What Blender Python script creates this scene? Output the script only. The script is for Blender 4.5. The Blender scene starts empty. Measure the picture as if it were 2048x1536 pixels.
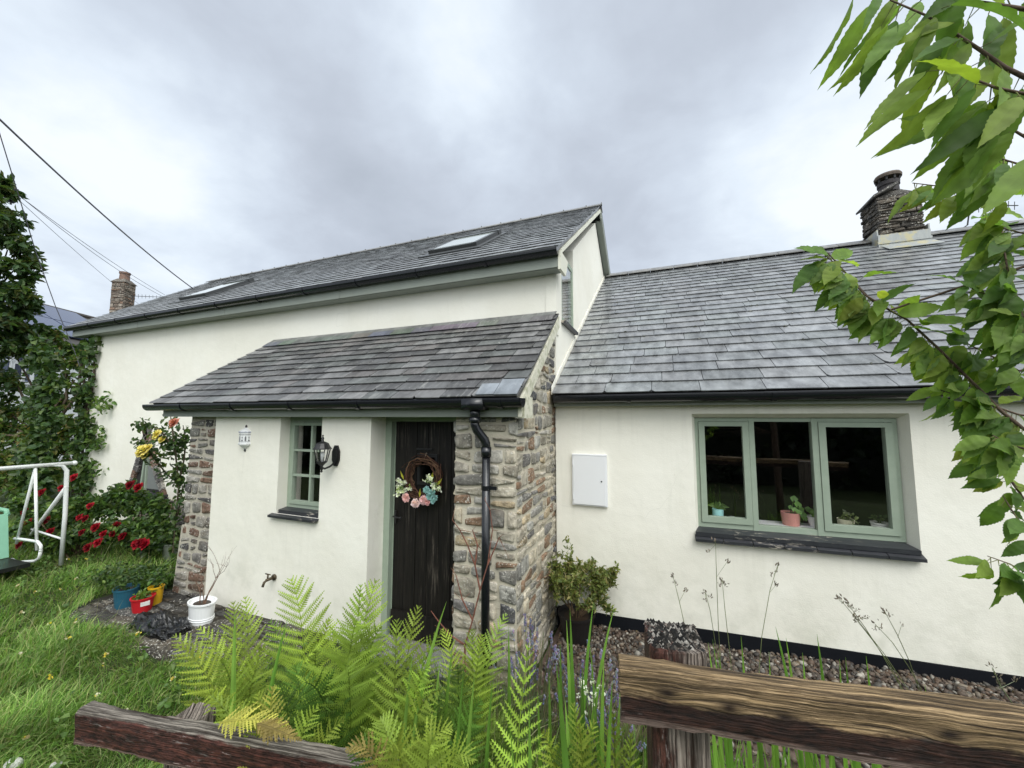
import bpy, math, random
import numpy as np
from mathutils import Matrix, Vector

rad = math.radians
sc = bpy.context.scene

# ------------------------------------------------------------------ camera
F, CX, CY, H = 769.0, 1024.0, 768.0, 1.98          # focal length in pixels of the 2048 wide photograph, eye height
YAW, PIT = rad(21.3), rad(4.8)
FW = np.array([-math.sin(YAW) * math.cos(PIT), math.cos(YAW) * math.cos(PIT), math.sin(PIT)])
RT = np.array([math.cos(YAW), math.sin(YAW), 0.0])
UP = np.cross(RT, FW)
EYE = np.array([0, 0, H])
cam_data = bpy.data.cameras.new("camera")
cam_data.sensor_width = 36.0
cam_data.lens = F / 2048.0 * 36.0
cam_data.clip_start, cam_data.clip_end = 0.02, 2000.0
cam = bpy.data.objects.new("camera", cam_data)
sc.collection.objects.link(cam)
cam.matrix_world = Matrix(((RT[0], UP[0], -FW[0], 0), (RT[1], UP[1], -FW[1], 0), (RT[2], UP[2], -FW[2], H), (0, 0, 0, 1)))
sc.camera = cam


def ray(u, v): return RT * (u - CX) + UP * (CY - v) + FW * F
def on_y(u, v, y): d = ray(u, v); return EYE + d * (y / d[1])
def on_z(u, v, z): d = ray(u, v); return EYE + d * ((z - H) / d[2])
def on_d(u, v, d): return EYE + ray(u, v) * (d / F)
def unit(a): a = np.asarray(a, float); return a / (np.linalg.norm(a) + 1e-12)


# ------------------------------------------------------------------ world: overcast sky
SUN_DIR = unit((0.50, -0.70, 1.0))
SUN_EL, SUN_AZ = math.asin(SUN_DIR[2]), math.atan2(SUN_DIR[0], SUN_DIR[1])
world = bpy.data.worlds.new("World")
sc.world = world
world.use_nodes = True
wt = world.node_tree
wt.nodes.clear()


class NT:
    """small helper that adds nodes to a tree"""
    def __init__(self, tree): self.t = tree

    def n(self, kind, out=0, props=None, **ins):
        nd = self.t.nodes.new(kind)
        for k, v in (props or {}).items(): setattr(nd, k, v)
        for k, v in ins.items():
            key = int(k[1:]) if k[0] == 'i' and k[1:].isdigit() else k.replace('_', ' ')
            s = nd.inputs[key]
            if isinstance(v, bpy.types.NodeSocket): self.t.links.new(v, s)
            else: s.default_value = v
        return nd.outputs[out]

    def math(self, op, a, b=0.0, c=0.0, clamp=False):
        return self.n('ShaderNodeMath', props={'operation': op, 'use_clamp': clamp}, i0=a, i1=b, i2=c)

    def vmath(self, op, a, b=(0, 0, 0), out=0):
        return self.n('ShaderNodeVectorMath', out=out, props={'operation': op}, i0=a, i1=b)

    def mix(self, f, a, b, blend='MIX'):
        nd = self.t.nodes.new('ShaderNodeMix'); nd.data_type = 'RGBA'; nd.blend_type = blend
        for s, v in ((nd.inputs[0], f), (nd.inputs[6], a), (nd.inputs[7], b)):
            if isinstance(v, bpy.types.NodeSocket): self.t.links.new(v, s)
            else: s.default_value = (*v, 1) if isinstance(v, tuple) and len(v) == 3 else v
        return nd.outputs[2]

    def step(self, x, lo, hi, a=0.0, b=1.0):
        return self.n('ShaderNodeMapRange', props={'interpolation_type': 'SMOOTHSTEP'}, Value=x, From_Min=lo, From_Max=hi, To_Min=a, To_Max=b)

    def noise(self, vec, scale, detail=4, rough=0.55, dist=0.0):
        return self.n('ShaderNodeTexNoise', Vector=vec, Scale=scale, Detail=detail, Roughness=rough, Distortion=dist)

    def scale(self, vec, s):
        return self.n('ShaderNodeMapping', Vector=vec, Scale=s)


W = NT(wt)
wdir = W.n('ShaderNodeTexCoord', out=0)                       # the viewing direction in a world shader
sep = wt.nodes.new('ShaderNodeSeparateXYZ'); wt.links.new(wdir, sep.inputs[0])
zz = W.math('MAXIMUM', sep.outputs[2], 0.0)
den = W.math('ADD', zz, 0.28)
plane = W.n('ShaderNodeCombineXYZ', X=W.math('DIVIDE', sep.outputs[0], den), Y=W.math('DIVIDE', sep.outputs[1], den), Z=0.0)
n1 = W.noise(plane, 2.6, 8, 0.54, 0.3)
n2 = W.noise(plane, 7.0, 6, 0.58, 0.3)
cl = W.math('ADD', W.math('MULTIPLY', n1, 0.75), W.math('MULTIPLY', n2, 0.25))
warp = W.vmath('ADD', wdir, W.vmath('SCALE', W.vmath('SUBTRACT', W.n('ShaderNodeTexNoise', out=1, Vector=wdir, Scale=4.5, Detail=4.0), (0.5, 0.5, 0.5)), (0, 0, 0)))
wt.nodes[-1]
for nd in wt.nodes:
    if nd.type == 'VECT_MATH' and nd.operation == 'SCALE': nd.inputs['Scale'].default_value = 0.17
warp = W.vmath('NORMALIZE', warp)
fac = W.math('MULTIPLY', W.math('SUBTRACT', cl, 0.5), 1.2)
for (u, v, w, amp) in [(870, 40, 0.15, .30), (990, 190, 0.15, .22), (800, 130, .1, .12), (150, 215, .17, .34), (420, 280, .14, .20), (300, 240, .1, .10), (690, 360, .20, -.24),
                       (1150, 150, .22, -.14), (1400, 120, .2, -.12), (420, 70, .18, -.16), (60, 60, .2, -.12), (1250, 240, .10, .14), (1560, 340, .15, .32), (1480, 260, .1, .06), (1850, 360, .22, .34), (1700, 150, .2, -.12),
                       (1330, 430, .16, -.16), (330, 470, .2, .02), (130, 470, .2, .10), (950, 400, .2, -.10), (560, 200, .12, -.06)]:
    d = unit(ray(u, v))
    dot = W.vmath('DOT_PRODUCT', warp, tuple(float(x) for x in d), out=1)
    ang = W.math('DIVIDE', W.math('SUBTRACT', 1.0, dot), w * w)
    fac = W.math('ADD', fac, W.math('MULTIPLY', W.math('EXPONENT', W.math('MULTIPLY', ang, -1.0)), amp * 1.35))
ramp = wt.nodes.new('ShaderNodeValToRGB')
cr = ramp.color_ramp
cr.elements[0].position = 0.0; cr.elements[0].color = (0.41, 0.455, 0.525, 1)
cr.elements[1].position = 1.0; cr.elements[1].color = (0.82, 0.87, 0.92, 1)
for pos, c in ((0.3, (0.485, 0.535, 0.615)), (0.55, (0.575, 0.64, 0.73)), (0.78, (0.69, 0.765, 0.85))):
    e = cr.elements.new(pos); e.color = (*c, 1)
wt.links.new(W.math('ADD', fac, 0.50, clamp=True), ramp.inputs[0])
glow = W.step(W.vmath('DOT_PRODUCT', wdir, tuple(float(x) for x in SUN_DIR), out=1), 0.42, 1.0, 1.0, 3.6)   # cloud lit from behind around the hidden sun
warm = W.mix(W.step(W.vmath('DOT_PRODUCT', wdir, tuple(float(x) for x in SUN_DIR), out=1), 0.2, 0.8), (1.0, 1.0, 1.0), (1.0, 0.95, 0.84))
cloud_bg = W.n('ShaderNodeBackground', Color=W.mix(1.0, ramp.outputs[0], warm, 'MULTIPLY'), Strength=glow)
sky = wt.nodes.new('ShaderNodeTexSky'); sky.sky_type = 'NISHITA'; sky.sun_disc = False
sky.sun_elevation, sky.sun_rotation = SUN_EL, SUN_AZ
sky_bg = W.n('ShaderNodeBackground', Color=sky.outputs[0], Strength=0.08)
ms = W.n('ShaderNodeMixShader', Fac=0.94, i1=sky_bg, i2=cloud_bg)
out = wt.nodes.new('ShaderNodeOutputWorld'); wt.links.new(ms, out.inputs[0])

sun_data = bpy.data.lights.new("sun", 'SUN')
sun_data.energy, sun_data.angle, sun_data.color = 1.3, rad(35), (1.0, 0.97, 0.92)
sun = bpy.data.objects.new("sun", sun_data)
sc.collection.objects.link(sun)
sun.rotation_euler = Vector(tuple(-SUN_DIR)).to_track_quat('-Z', 'Y').to_euler()
sc.view_settings.view_transform = 'Standard'
sc.view_settings.look = 'None'
sc.view_settings.exposure = 0.30
sc.view_settings.gamma = 1.0
sc.cycles.max_bounces = 6
sc.cycles.transparent_max_bounces = 12

# ------------------------------------------------------------------ mesh and object helpers
rng = random.Random(7)
nrng = np.random.default_rng(7)


class MB:
    """collects polygons with one colour each and links them as ONE mesh object"""
    def __init__(self): self.v, self.f, self.c, self.n = [], [], [], 0

    def add(self, verts, faces, col=(1, 1, 1)):
        verts = np.asarray(verts, float).reshape(-1, 3)
        o = self.n
        self.v.append(verts); self.n += len(verts)
        many = isinstance(col, list)
        for i, f in enumerate(faces):
            self.f.append([a + o for a in f]); self.c.append(col[i] if many else col)

    def box(self, lo, hi, col=(1, 1, 1), M=None):
        x0, y0, z0 = lo; x1, y1, z1 = hi
        v = np.array([(x0, y0, z0), (x1, y0, z0), (x1, y1, z0), (x0, y1, z0), (x0, y0, z1), (x1, y0, z1), (x1, y1, z1), (x0, y1, z1)], float)
        if M is not None: v = v @ np.asarray(M)[:3, :3].T + np.asarray(M)[:3, 3]
        self.add(v, [(0, 3, 2, 1), (4, 5, 6, 7), (0, 1, 5, 4), (1, 2, 6, 5), (2, 3, 7, 6), (3, 0, 4, 7)], col)

    def hexa(self, v8, col=(1, 1, 1)):
        self.add(v8, [(0, 3, 2, 1), (4, 5, 6, 7), (0, 1, 5, 4), (1, 2, 6, 5), (2, 3, 7, 6), (3, 0, 4, 7)], col)

    def prism(self, poly, ext, col=(1, 1, 1)):
        p = np.asarray(poly, float); n = len(p); e = np.asarray(ext, float)
        self.add(np.vstack([p, p + e]), [tuple(range(n))[::-1], tuple(range(n, 2 * n))] + [(i, (i + 1) % n, n + (i + 1) % n, n + i) for i in range(n)], col)

    def tube(self, pts, r, seg=8, col=(1, 1, 1), cap=True, flat=1.0):
        pts = [np.asarray(p, float) for p in pts]; n = len(pts)
        rr = r if hasattr(r, '__len__') else [r] * n
        V = []; prev = None
        for i, p in enumerate(pts):
            t = unit(pts[min(i + 1, n - 1)] - pts[max(i - 1, 0)])
            if prev is None:
                a = np.array((0, 0, 1.)) if abs(t[2]) < 0.9 else np.array((1., 0, 0))
                x = unit(np.cross(t, a))
            else:
                x = unit(prev - t * (prev @ t))
            prev = x; y = np.cross(t, x)
            for k in range(seg):
                an = 2 * math.pi * k / seg
                V.append(p + (x * math.cos(an) + y * math.sin(an) * flat) * rr[i])
        fs = [(i * seg + k, i * seg + (k + 1) % seg, (i + 1) * seg + (k + 1) % seg, (i + 1) * seg + k) for i in range(n - 1) for k in range(seg)]
        if cap: fs += [tuple(range(seg))[::-1], tuple(range((n - 1) * seg, n * seg))]
        self.add(V, fs, col)

    def lathe(self, prof, c, seg=20, col=(1, 1, 1), sx=1.0, sy=1.0):
        """prof: (radius, z) pairs round a vertical axis through c"""
        V = [(c[0] + r * sx * math.cos(2 * math.pi * k / seg), c[1] + r * sy * math.sin(2 * math.pi * k / seg), c[2] + z) for r, z in prof for k in range(seg)]
        n = len(prof)
        fs = [(i * seg + k, i * seg + (k + 1) % seg, (i + 1) * seg + (k + 1) % seg, (i + 1) * seg + k) for i in range(n - 1) for k in range(seg)]
        if prof[0][0] > 0: fs.append(tuple(range(seg))[::-1])
        if prof[-1][0] > 0: fs.append(tuple(range((n - 1) * seg, n * seg)))
        self.add(V, fs, col)

    def ball(self, c, r, col=(1, 1, 1), nu=8, nv=6, jit=0.0):
        r = np.asarray(r, float) * np.ones(3)
        V = []
        for j in range(nv + 1):
            for i in range(nu):
                th = math.pi * j / nv; ph = 2 * math.pi * i / nu
                k = 1 + jit * (rng.random() - .5) * 2
                V.append(np.asarray(c) + r * k * np.array((math.sin(th) * math.cos(ph), math.sin(th) * math.sin(ph), math.cos(th))))
        self.add(V, [(j * nu + i, (j + 1) * nu + i, (j + 1) * nu + (i + 1) % nu, j * nu + (i + 1) % nu) for j in range(nv) for i in range(nu)], col)

    def build(self, name, mat, parent=None, world=True, smooth=False):
        V = np.vstack(self.v) if self.v else np.zeros((0, 3))
        if parent is not None and world:
            Mi = np.array(WM[parent].inverted())
            V = V @ Mi[:3, :3].T + Mi[:3, 3]
        me = bpy.data.meshes.new(name)
        nf = len(self.f)
        ln = np.array([len(f) for f in self.f], np.int32)
        me.vertices.add(len(V)); me.vertices.foreach_set('co', V.astype(np.float32).ravel())
        me.loops.add(int(ln.sum())); me.loops.foreach_set('vertex_index', np.array([i for f in self.f for i in f], np.int32))
        me.polygons.add(nf)
        st = np.zeros(nf, np.int32); st[1:] = np.cumsum(ln)[:-1]
        me.polygons.foreach_set('loop_start', st); me.polygons.foreach_set('loop_total', ln)
        me.polygons.foreach_set('use_smooth', np.full(nf, bool(smooth)))
        me.update(calc_edges=True)
        C4 = np.ones((nf, 4), np.float32); C4[:, :3] = np.array(self.c, np.float32).reshape(nf, 3)
        at = me.attributes.new('col', 'FLOAT_COLOR', 'FACE'); at.data.foreach_set('color', C4.ravel())
        me.validate()
        if mat: me.materials.append(mat)
        o = bpy.data.objects.new(name, me)
        sc.collection.objects.link(o)
        if parent is not None: o.parent = parent
        WM[o] = WM[parent].copy() if parent is not None else Matrix.Identity(4)
        return o


WM = {}


def tag(o, label=None, cat=None, group=None, kind=None):
    for k, v in (('label', label), ('category', cat), ('group', group), ('kind', kind)):
        if v: o[k] = v
    return o


def thing(name, loc, label, cat, group=None, rz=0.0):
    o = bpy.data.objects.new(name, None)
    sc.collection.objects.link(o)
    o.empty_display_size = 0.1
    o.location = tuple(float(x) for x in loc); o.rotation_euler = (0, 0, rz)
    WM[o] = Matrix.Translation(o.location) @ Matrix.Rotation(rz, 4, 'Z')
    return tag(o, label, cat, group)


def copy_tree(o, parent=None):
    c = o.copy(); sc.collection.objects.link(c)
    if parent is not None: c.parent = parent
    for ch in list(o.children): copy_tree(ch, c)
    return c


# ------------------------------------------------------------------ materials
def material(name, fn):
    m = bpy.data.materials.new(name); m.use_nodes = True
    t = m.node_tree; t.nodes.clear()
    k = NT(t)
    s = fn(k)
    o = t.nodes.new('ShaderNodeOutputMaterial'); t.links.new(s, o.inputs[0])
    return m


def bsdf(k, color, rough=0.6, bump=None, bstr=0.3, bdist=0.01, spec=0.5, metal=0.0, **kw):
    ins = dict(Base_Color=color if not isinstance(color, tuple) else (*color, 1), Roughness=rough, Metallic=metal)
    ins['Specular_IOR_Level'] = spec
    if bump is not None: ins['Normal'] = k.n('ShaderNodeBump', Height=bump, Strength=bstr, Distance=bdist)
    ins.update(kw)
    return k.n('ShaderNodeBsdfPrincipled', **ins)


def attr(k): return k.n('ShaderNodeAttribute', props={'attribute_name': 'col'})
def obj_co(k): return k.n('ShaderNodeTexCoord', out=3)
def geo_pos(k): return k.n('ShaderNodeNewGeometry', out=0)


def plain(name, c, rough=0.5, var=0.08, sc_=8.0, spec=0.5, metal=0.0, bstr=0.15):
    def fn(k):
        p = obj_co(k); n = k.noise(p, sc_, 5)
        col = k.mix(n, tuple(x * (1 - var) for x in c), tuple(min(1, x * (1 + var)) for x in c))
        return bsdf(k, col, rough, k.noise(p, sc_ * 6, 3), bstr, 0.004, spec, metal)
    return material(name, fn)


def tinted(name, rough=0.6, var=0.25, sc_=20.0, bstr=0.3, bdist=0.005, spec=0.4):
    def fn(k):
        p = obj_co(k); n = k.noise(p, sc_, 5, 0.6)
        f = k.step(n, 0.25, 0.75, 1 - var, 1 + var)
        col = k.vmath('SCALE', attr(k)); col.node.inputs['Scale'].default_value = 1.0
        k.t.links.new(f, col.node.inputs['Scale'])
        return bsdf(k, col, rough, n, bstr, bdist, spec)
    return material(name, fn)


def leafy(name, rough=0.42, trans=0.35, var=0.2, sc_=14.0, spec=0.4):
    def fn(k):
        n = k.noise(geo_pos(k), sc_, 3)
        col = k.vmath('SCALE', attr(k)); k.t.links.new(k.step(n, 0.3, 0.7, 1 - var, 1 + var), col.node.inputs['Scale'])
        a = bsdf(k, col, rough, spec=spec)
        tcol = k.mix(1.0, col, (1.25, 1.3, 0.55), 'MULTIPLY')
        b = k.n('ShaderNodeBsdfTranslucent', Color=tcol)
        return k.n('ShaderNodeMixShader', Fac=trans, i1=a, i2=b)
    return material(name, fn)


def m_render(k):
    p = geo_pos(k)
    big = k.noise(p, 0.9, 5, 0.6)
    streak = k.noise(k.scale(p, (5.0, 5.0, 0.7)), 1.4, 5, 0.6)
    col = k.mix(k.step(big, 0.35, 0.7), (0.815, 0.79, 0.70), (0.87, 0.85, 0.77))
    col = k.mix(k.step(streak, 0.56, 0.80, 0.0, 0.17), col, (0.55, 0.55, 0.46))
    sx = k.t.nodes.new('ShaderNodeSeparateXYZ'); k.t.links.new(p, sx.inputs[0])
    low = k.math('MULTIPLY', k.step(sx.outputs[2], 0.95, 0.0), k.step(k.noise(p, 3.2, 6, 0.65), 0.42, 0.72))
    col = k.mix(k.math('MULTIPLY', low, 0.36), col, (0.40, 0.41, 0.32))               # splash and algae stains of the wall itself
    spk = k.step(k.noise(p, 28, 3, 0.6), 0.70, 0.78)
    col = k.mix(k.math('MULTIPLY', spk, 0.22), col, (0.45, 0.43, 0.36))
    crack = k.n('ShaderNodeTexVoronoi', props={'feature': 'DISTANCE_TO_EDGE'}, Vector=k.vmath('ADD', p, k.vmath('SCALE', k.n('ShaderNodeTexNoise', out=1, Vector=p, Scale=2.0), (0, 0, 0))), Scale=0.42)
    for nd in k.t.nodes:
        if nd.type == 'VECT_MATH' and nd.operation == 'SCALE': nd.inputs['Scale'].default_value = 0.5
    cm = k.math('MULTIPLY', k.step(crack, 0.0022, 0.0), k.step(big, 0.5, 0.62))
    col = k.mix(k.math('MULTIPLY', cm, 0.12), col, (0.35, 0.34, 0.30))
    drip = k.step(k.noise(k.scale(p, (11, 11, 0.45)), 1.5, 5, .65), .50, .68)
    for (xa, xb, zt) in ((.3, 1.9, .84), (-3.8, -3.15, .95), (-4.35, -4.17, 1.58), (-5.0, -2.4, 1.98), (-1.0, 3.5, 2.1)):
        inx = k.math('MULTIPLY', k.step(sx.outputs[0], xa, xa + .08), k.step(sx.outputs[0], xb, xb - .08))
        inz = k.math('MULTIPLY', k.step(sx.outputs[2], zt + .01, zt), k.step(sx.outputs[2], zt - .85, zt - .1))
        col = k.mix(k.math('MULTIPLY', k.math('MULTIPLY', inx, inz), k.math('MULTIPLY', drip, .075)), col, (0.34, 0.33, 0.28))
    h = k.math('ADD', k.math('MULTIPLY', k.noise(p, 90, 3), 0.35), k.math('ADD', k.noise(p, 7, 4), k.math('MULTIPLY', k.noise(p, 2.2, 3), 2.5)))
    return bsdf(k, col, 0.85, h, 0.35, 0.012, 0.2)


def slate_mat(name, lichen, sheen, streaky=.25):
    def fn(k):
        p = geo_pos(k)
        n = k.noise(k.scale(p, (1.0, 0.45, 0.45)), 9, 6, 0.65)
        base = k.vmath('SCALE', attr(k)); k.t.links.new(k.step(n, 0.2, 0.8, 0.5, 1.5), base.node.inputs['Scale'])
        patch = k.math('MULTIPLY', k.step(k.noise(p, 26, 5, 0.7), 0.58, 0.68), k.step(k.noise(p, 1.6, 4), 0.38, 0.62))
        col = k.mix(k.math('MULTIPLY', patch, lichen), base, (0.36, 0.36, 0.33))
        wh = k.math('MULTIPLY', k.step(k.noise(p, 45, 3, 0.5), 0.69, 0.75), lichen)
        col = k.mix(wh, col, (0.55, 0.55, 0.52))
        st = k.math('MULTIPLY', k.step(k.noise(k.scale(p, (34, 3.2, 3.2)), 1.0, 6, .72), .53, .66), k.step(k.noise(p, 1.3, 5, .6), .42, .60))
        col = k.mix(k.math('MULTIPLY', st, streaky), col, (0.30, 0.30, 0.285))
        dark = k.step(k.noise(p, 2.3, 5, 0.6), 0.5, 0.75, 0.0, 0.45)
        col = k.mix(dark, col, (0.03, 0.03, 0.032))
        rough = k.step(k.noise(p, 5.0, 4), 0.3, 0.7, sheen, sheen + 0.22)
        return bsdf(k, col, rough, n, 0.35, 0.004, 0.75)
    return material(name, fn)


def m_stone(k):
    p = geo_pos(k)
    n = k.noise(p, 16, 7, 0.65); n2 = k.noise(p, 55, 4, 0.6)
    base = k.vmath('SCALE', attr(k)); k.t.links.new(k.step(n, 0.25, 0.75, 0.5, 1.45), base.node.inputs['Scale'])
    col = k.mix(k.step(k.noise(p, 5, 5, 0.6), 0.52, 0.75, 0, .5), base, (0.20, 0.155, 0.105))
    lich = k.math('MULTIPLY', k.step(n2, 0.57, 0.64), k.step(k.noise(p, 4.5, 3), 0.38, 0.58))
    col = k.mix(k.math('MULTIPLY', lich, 0.9), col, (0.66, 0.64, 0.57))
    return bsdf(k, col, 0.78, k.math('ADD', n, k.math('MULTIPLY', n2, 0.4)), 0.75, 0.02, 0.3)


def m_mortar(k):
    p = geo_pos(k); n = k.noise(p, 22, 6, 0.65)
    col = k.mix(n, attr(k), (0.62, 0.57, 0.46))
    return bsdf(k, col, 0.9, k.math('ADD', n, k.math('MULTIPLY', k.noise(p, 90, 3), .5)), 0.6, 0.015, 0.2)


def m_door(k):
    p = obj_co(k)
    g = k.noise(k.scale(p, (34, 34, 1.6)), 1.6, 6, 0.7)
    worn = k.math('MULTIPLY', k.step(g, 0.52, 0.68), k.step(k.noise(k.scale(p, (3.0, 3.0, 1.2)), 1.5, 4), 0.46, 0.68))
    col = k.mix(k.step(g, 0.3, 0.7), (0.004, 0.0035, 0.0035), (0.015, 0.012, 0.010))
    col = k.mix(k.math('MULTIPLY', worn, .75), col, (0.17, 0.145, 0.12))
    return bsdf(k, col, 0.55, g, 0.6, 0.006, 0.3)


def wood_rail(name, knots, top_gold, z0, z1, zlow=-9.0, dark_red=(0.070, 0.030, 0.020), flake=.35, upright=False):
    """long grain along local X, knots as (x, z), weathered gold above and old red-brown stain below"""
    def fn(k):
        p = obj_co(k)
        sx = k.t.nodes.new('ShaderNodeSeparateXYZ'); k.t.links.new(p, sx.inputs[0])
        x, y, z = sx.outputs
        if upright: x, z = z, x; p = k.n('ShaderNodeCombineXYZ', X=x, Y=y, Z=z)
        g = k.math('ADD', z, k.math('MULTIPLY', y, 0.7))
        g = k.math('ADD', g, k.math('MULTIPLY', k.math('SUBTRACT', k.noise(k.scale(p, (1.3, 1, 1)), 3.0, 3), 0.5), 0.018))
        kn = 0.0
        for (kx, kz) in knots:
            dx = k.math('SUBTRACT', x, kx); dz = k.math('SUBTRACT', z, kz)
            d2 = k.math('ADD', k.math('MULTIPLY', k.math('MULTIPLY', dx, dx), 0.28), k.math('MULTIPLY', dz, dz))
            w = k.math('EXPONENT', k.math('MULTIPLY', d2, -1.0 / 0.0009))
            g = k.math('ADD', g, k.math('MULTIPLY', w, k.math('ADD', k.math('MULTIPLY', dz, -0.55), 0.006)))
            core = k.math('EXPONENT', k.math('MULTIPLY', d2, -1.0 / 0.00022))
            kn = k.math('ADD', kn, core)
        vec = k.n('ShaderNodeCombineXYZ', X=k.math('MULTIPLY', x, 2.4), Y=k.math('MULTIPLY', y, 2.0), Z=k.math('MULTIPLY', g, 135.0))
        fib = k.noise(vec, 1.0, 7, 0.68)
        fine = k.noise(k.scale(p, (14, 260, 260)), 1.0, 5, 0.65)
        patch = k.noise(k.scale(p, (3, 14, 14)), 1.4, 5, 0.65)
        groove = k.step(fib, 0.36, 0.58)
        gold = k.mix(groove, (0.022, 0.012, 0.007), top_gold)
        gold = k.mix(k.math('MULTIPLY', groove, k.step(fine, 0.42, 0.75, 0, 0.8)), gold, tuple(min(.6, c * 1.55 + .05) for c in top_gold))
        gold = k.mix(k.step(patch, 0.5, 0.72, 0, 0.6), gold, tuple(c * .42 for c in top_gold))
        red = k.mix(k.step(k.noise(k.scale(p, (22, 60, 60)), 1.0, 6, .7), 0.3, 0.7), (0.012, 0.0065, 0.005), dark_red)
        red = k.mix(k.step(fib, .40, .5, .45, 0), red, (0.010, 0.006, 0.005))
        red = k.mix(k.math('MULTIPLY', k.step(k.noise(k.scale(p, (16, 110, 110)), 1.0, 6, .7), 0.55, 0.63, 0, flake), k.step(k.noise(k.scale(p, (2.2, 12, 12)), 1.3, 3), .48, .6)), red, (0.42, 0.36, 0.33))
        blot = k.math('MULTIPLY', k.math('SUBTRACT', k.noise(k.scale(p, (2.2, 9, 9)), 1.6, 6, 0.7), 0.5), 2.6)
        f = k.math('ADD', k.step(z, z0, z1), blot, clamp=True)
        col = k.mix(k.step(f, 0.3, 0.7), red, gold)
        col = k.mix(k.math('MINIMUM', kn, 1.0), col, (0.02, 0.010, 0.006))
        edge = k.math('MULTIPLY', k.step(z, zlow + .012, zlow), k.step(k.noise(k.scale(p, (6, 30, 30)), 2.0, 4), .35, .55))
        col = k.mix(k.math('MULTIPLY', edge, .75), col, (0.30, 0.22, 0.18))
        h = k.math('ADD', k.math('MULTIPLY', groove, 0.8), k.math('MULTIPLY', fine, 0.4))
        return bsdf(k, col, k.step(fib, .3, .7, .75, .5), h, 0.9, 0.008, 0.35)
    return material(name, fn)


def m_glass(k):
    f = k.n('ShaderNodeLayerWeight', out=1, Blend=0.5)
    fr = k.math('ADD', k.math('MULTIPLY', k.math('POWER', f, 5.0), 0.93), 0.07)
    return k.n('ShaderNodeMixShader', Fac=fr, i1=k.n('ShaderNodeBsdfTransparent', Color=(1, 1, 1, 1)),
               i2=k.n('ShaderNodeBsdfGlossy', Color=(1, 1, 1, 1), Roughness=0.02))


def m_frame(k):
    p = geo_pos(k)
    n = k.noise(k.scale(p, (2, 2, 2)), 6, 5, 0.6)
    col = k.mix(n, (0.255, 0.315, 0.245), (0.345, 0.405, 0.325))
    col = k.mix(k.step(k.noise(p, 17, 5, 0.7), 0.62, 0.75, 0, .5), col, (0.42, 0.43, 0.38))
    return bsdf(k, col, 0.55, n, 0.2, 0.004, 0.35)


def m_sill(k):
    p = geo_pos(k)
    n = k.noise(k.scale(p, (3, 9, 9)), 3, 5, .65)
    peel = k.math('MULTIPLY', k.step(k.noise(k.scale(p, (7, 26, 26)), 1.5, 5, 0.7), 0.56, 0.62), k.step(k.noise(p, 1.9, 2), 0.44, 0.6))
    col = k.mix(peel, k.mix(n, (0.012, 0.013, 0.017), (0.045, 0.047, 0.054)), (0.42, 0.38, 0.32))
    return bsdf(k, col, 0.4, n, 0.4, 0.005, 0.5)


def m_ground(k):
    p = geo_pos(k); n = k.noise(p, 2.5, 8, 0.65)
    col = k.mix(k.step(n, 0.35, 0.65), (0.030, 0.045, 0.014), (0.050, 0.075, 0.022))
    col = k.mix(k.step(k.noise(p, 9, 5), 0.55, 0.7), col, (0.035, 0.028, 0.018))
    return bsdf(k, col, 0.95, k.noise(p, 30, 5), 0.8, 0.04, 0.2)


def m_lead(k):
    p = geo_pos(k); n = k.noise(k.scale(p, (6, 6, 1.5)), 3, 5, .7)
    col = k.mix(n, (0.22, 0.24, 0.25), (0.42, 0.43, 0.41))
    col = k.mix(k.step(k.noise(p, 7, 5), .48, .62, 0, .75), col, (0.45, 0.40, 0.22))
    return bsdf(k, col, 0.5, n, .3, .005, .5, .25)


def m_flash(k):
    p = geo_pos(k); n = k.noise(p, 18, 5, .6)
    col = k.mix(k.step(n, .45, .65), (0.66, 0.64, 0.53), (0.45, 0.45, 0.33))
    return bsdf(k, col, .7, n, .3, .004, .3)


def m_solar(k):
    p = obj_co(k)
    br = k.n('ShaderNodeTexNoise', Vector=k.scale(p, (1, 14, 1)), Scale=1.2)
    col = k.mix(br, (0.030, 0.045, 0.10), (0.055, 0.075, 0.15))
    return bsdf(k, col, 0.10, spec=0.8)


def m_ceramic(k):
    p = obj_co(k)
    return bsdf(k, k.mix(k.noise(p, 30, 3), (0.78, 0.79, 0.80), (0.86, 0.87, 0.87)), 0.15, spec=.6)


def m_bag(k):
    p = obj_co(k); n = k.noise(p, 14, 6, .6, .8)
    return bsdf(k, (0.004, 0.004, 0.005), 0.16, n, .5, .01, .5)


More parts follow.
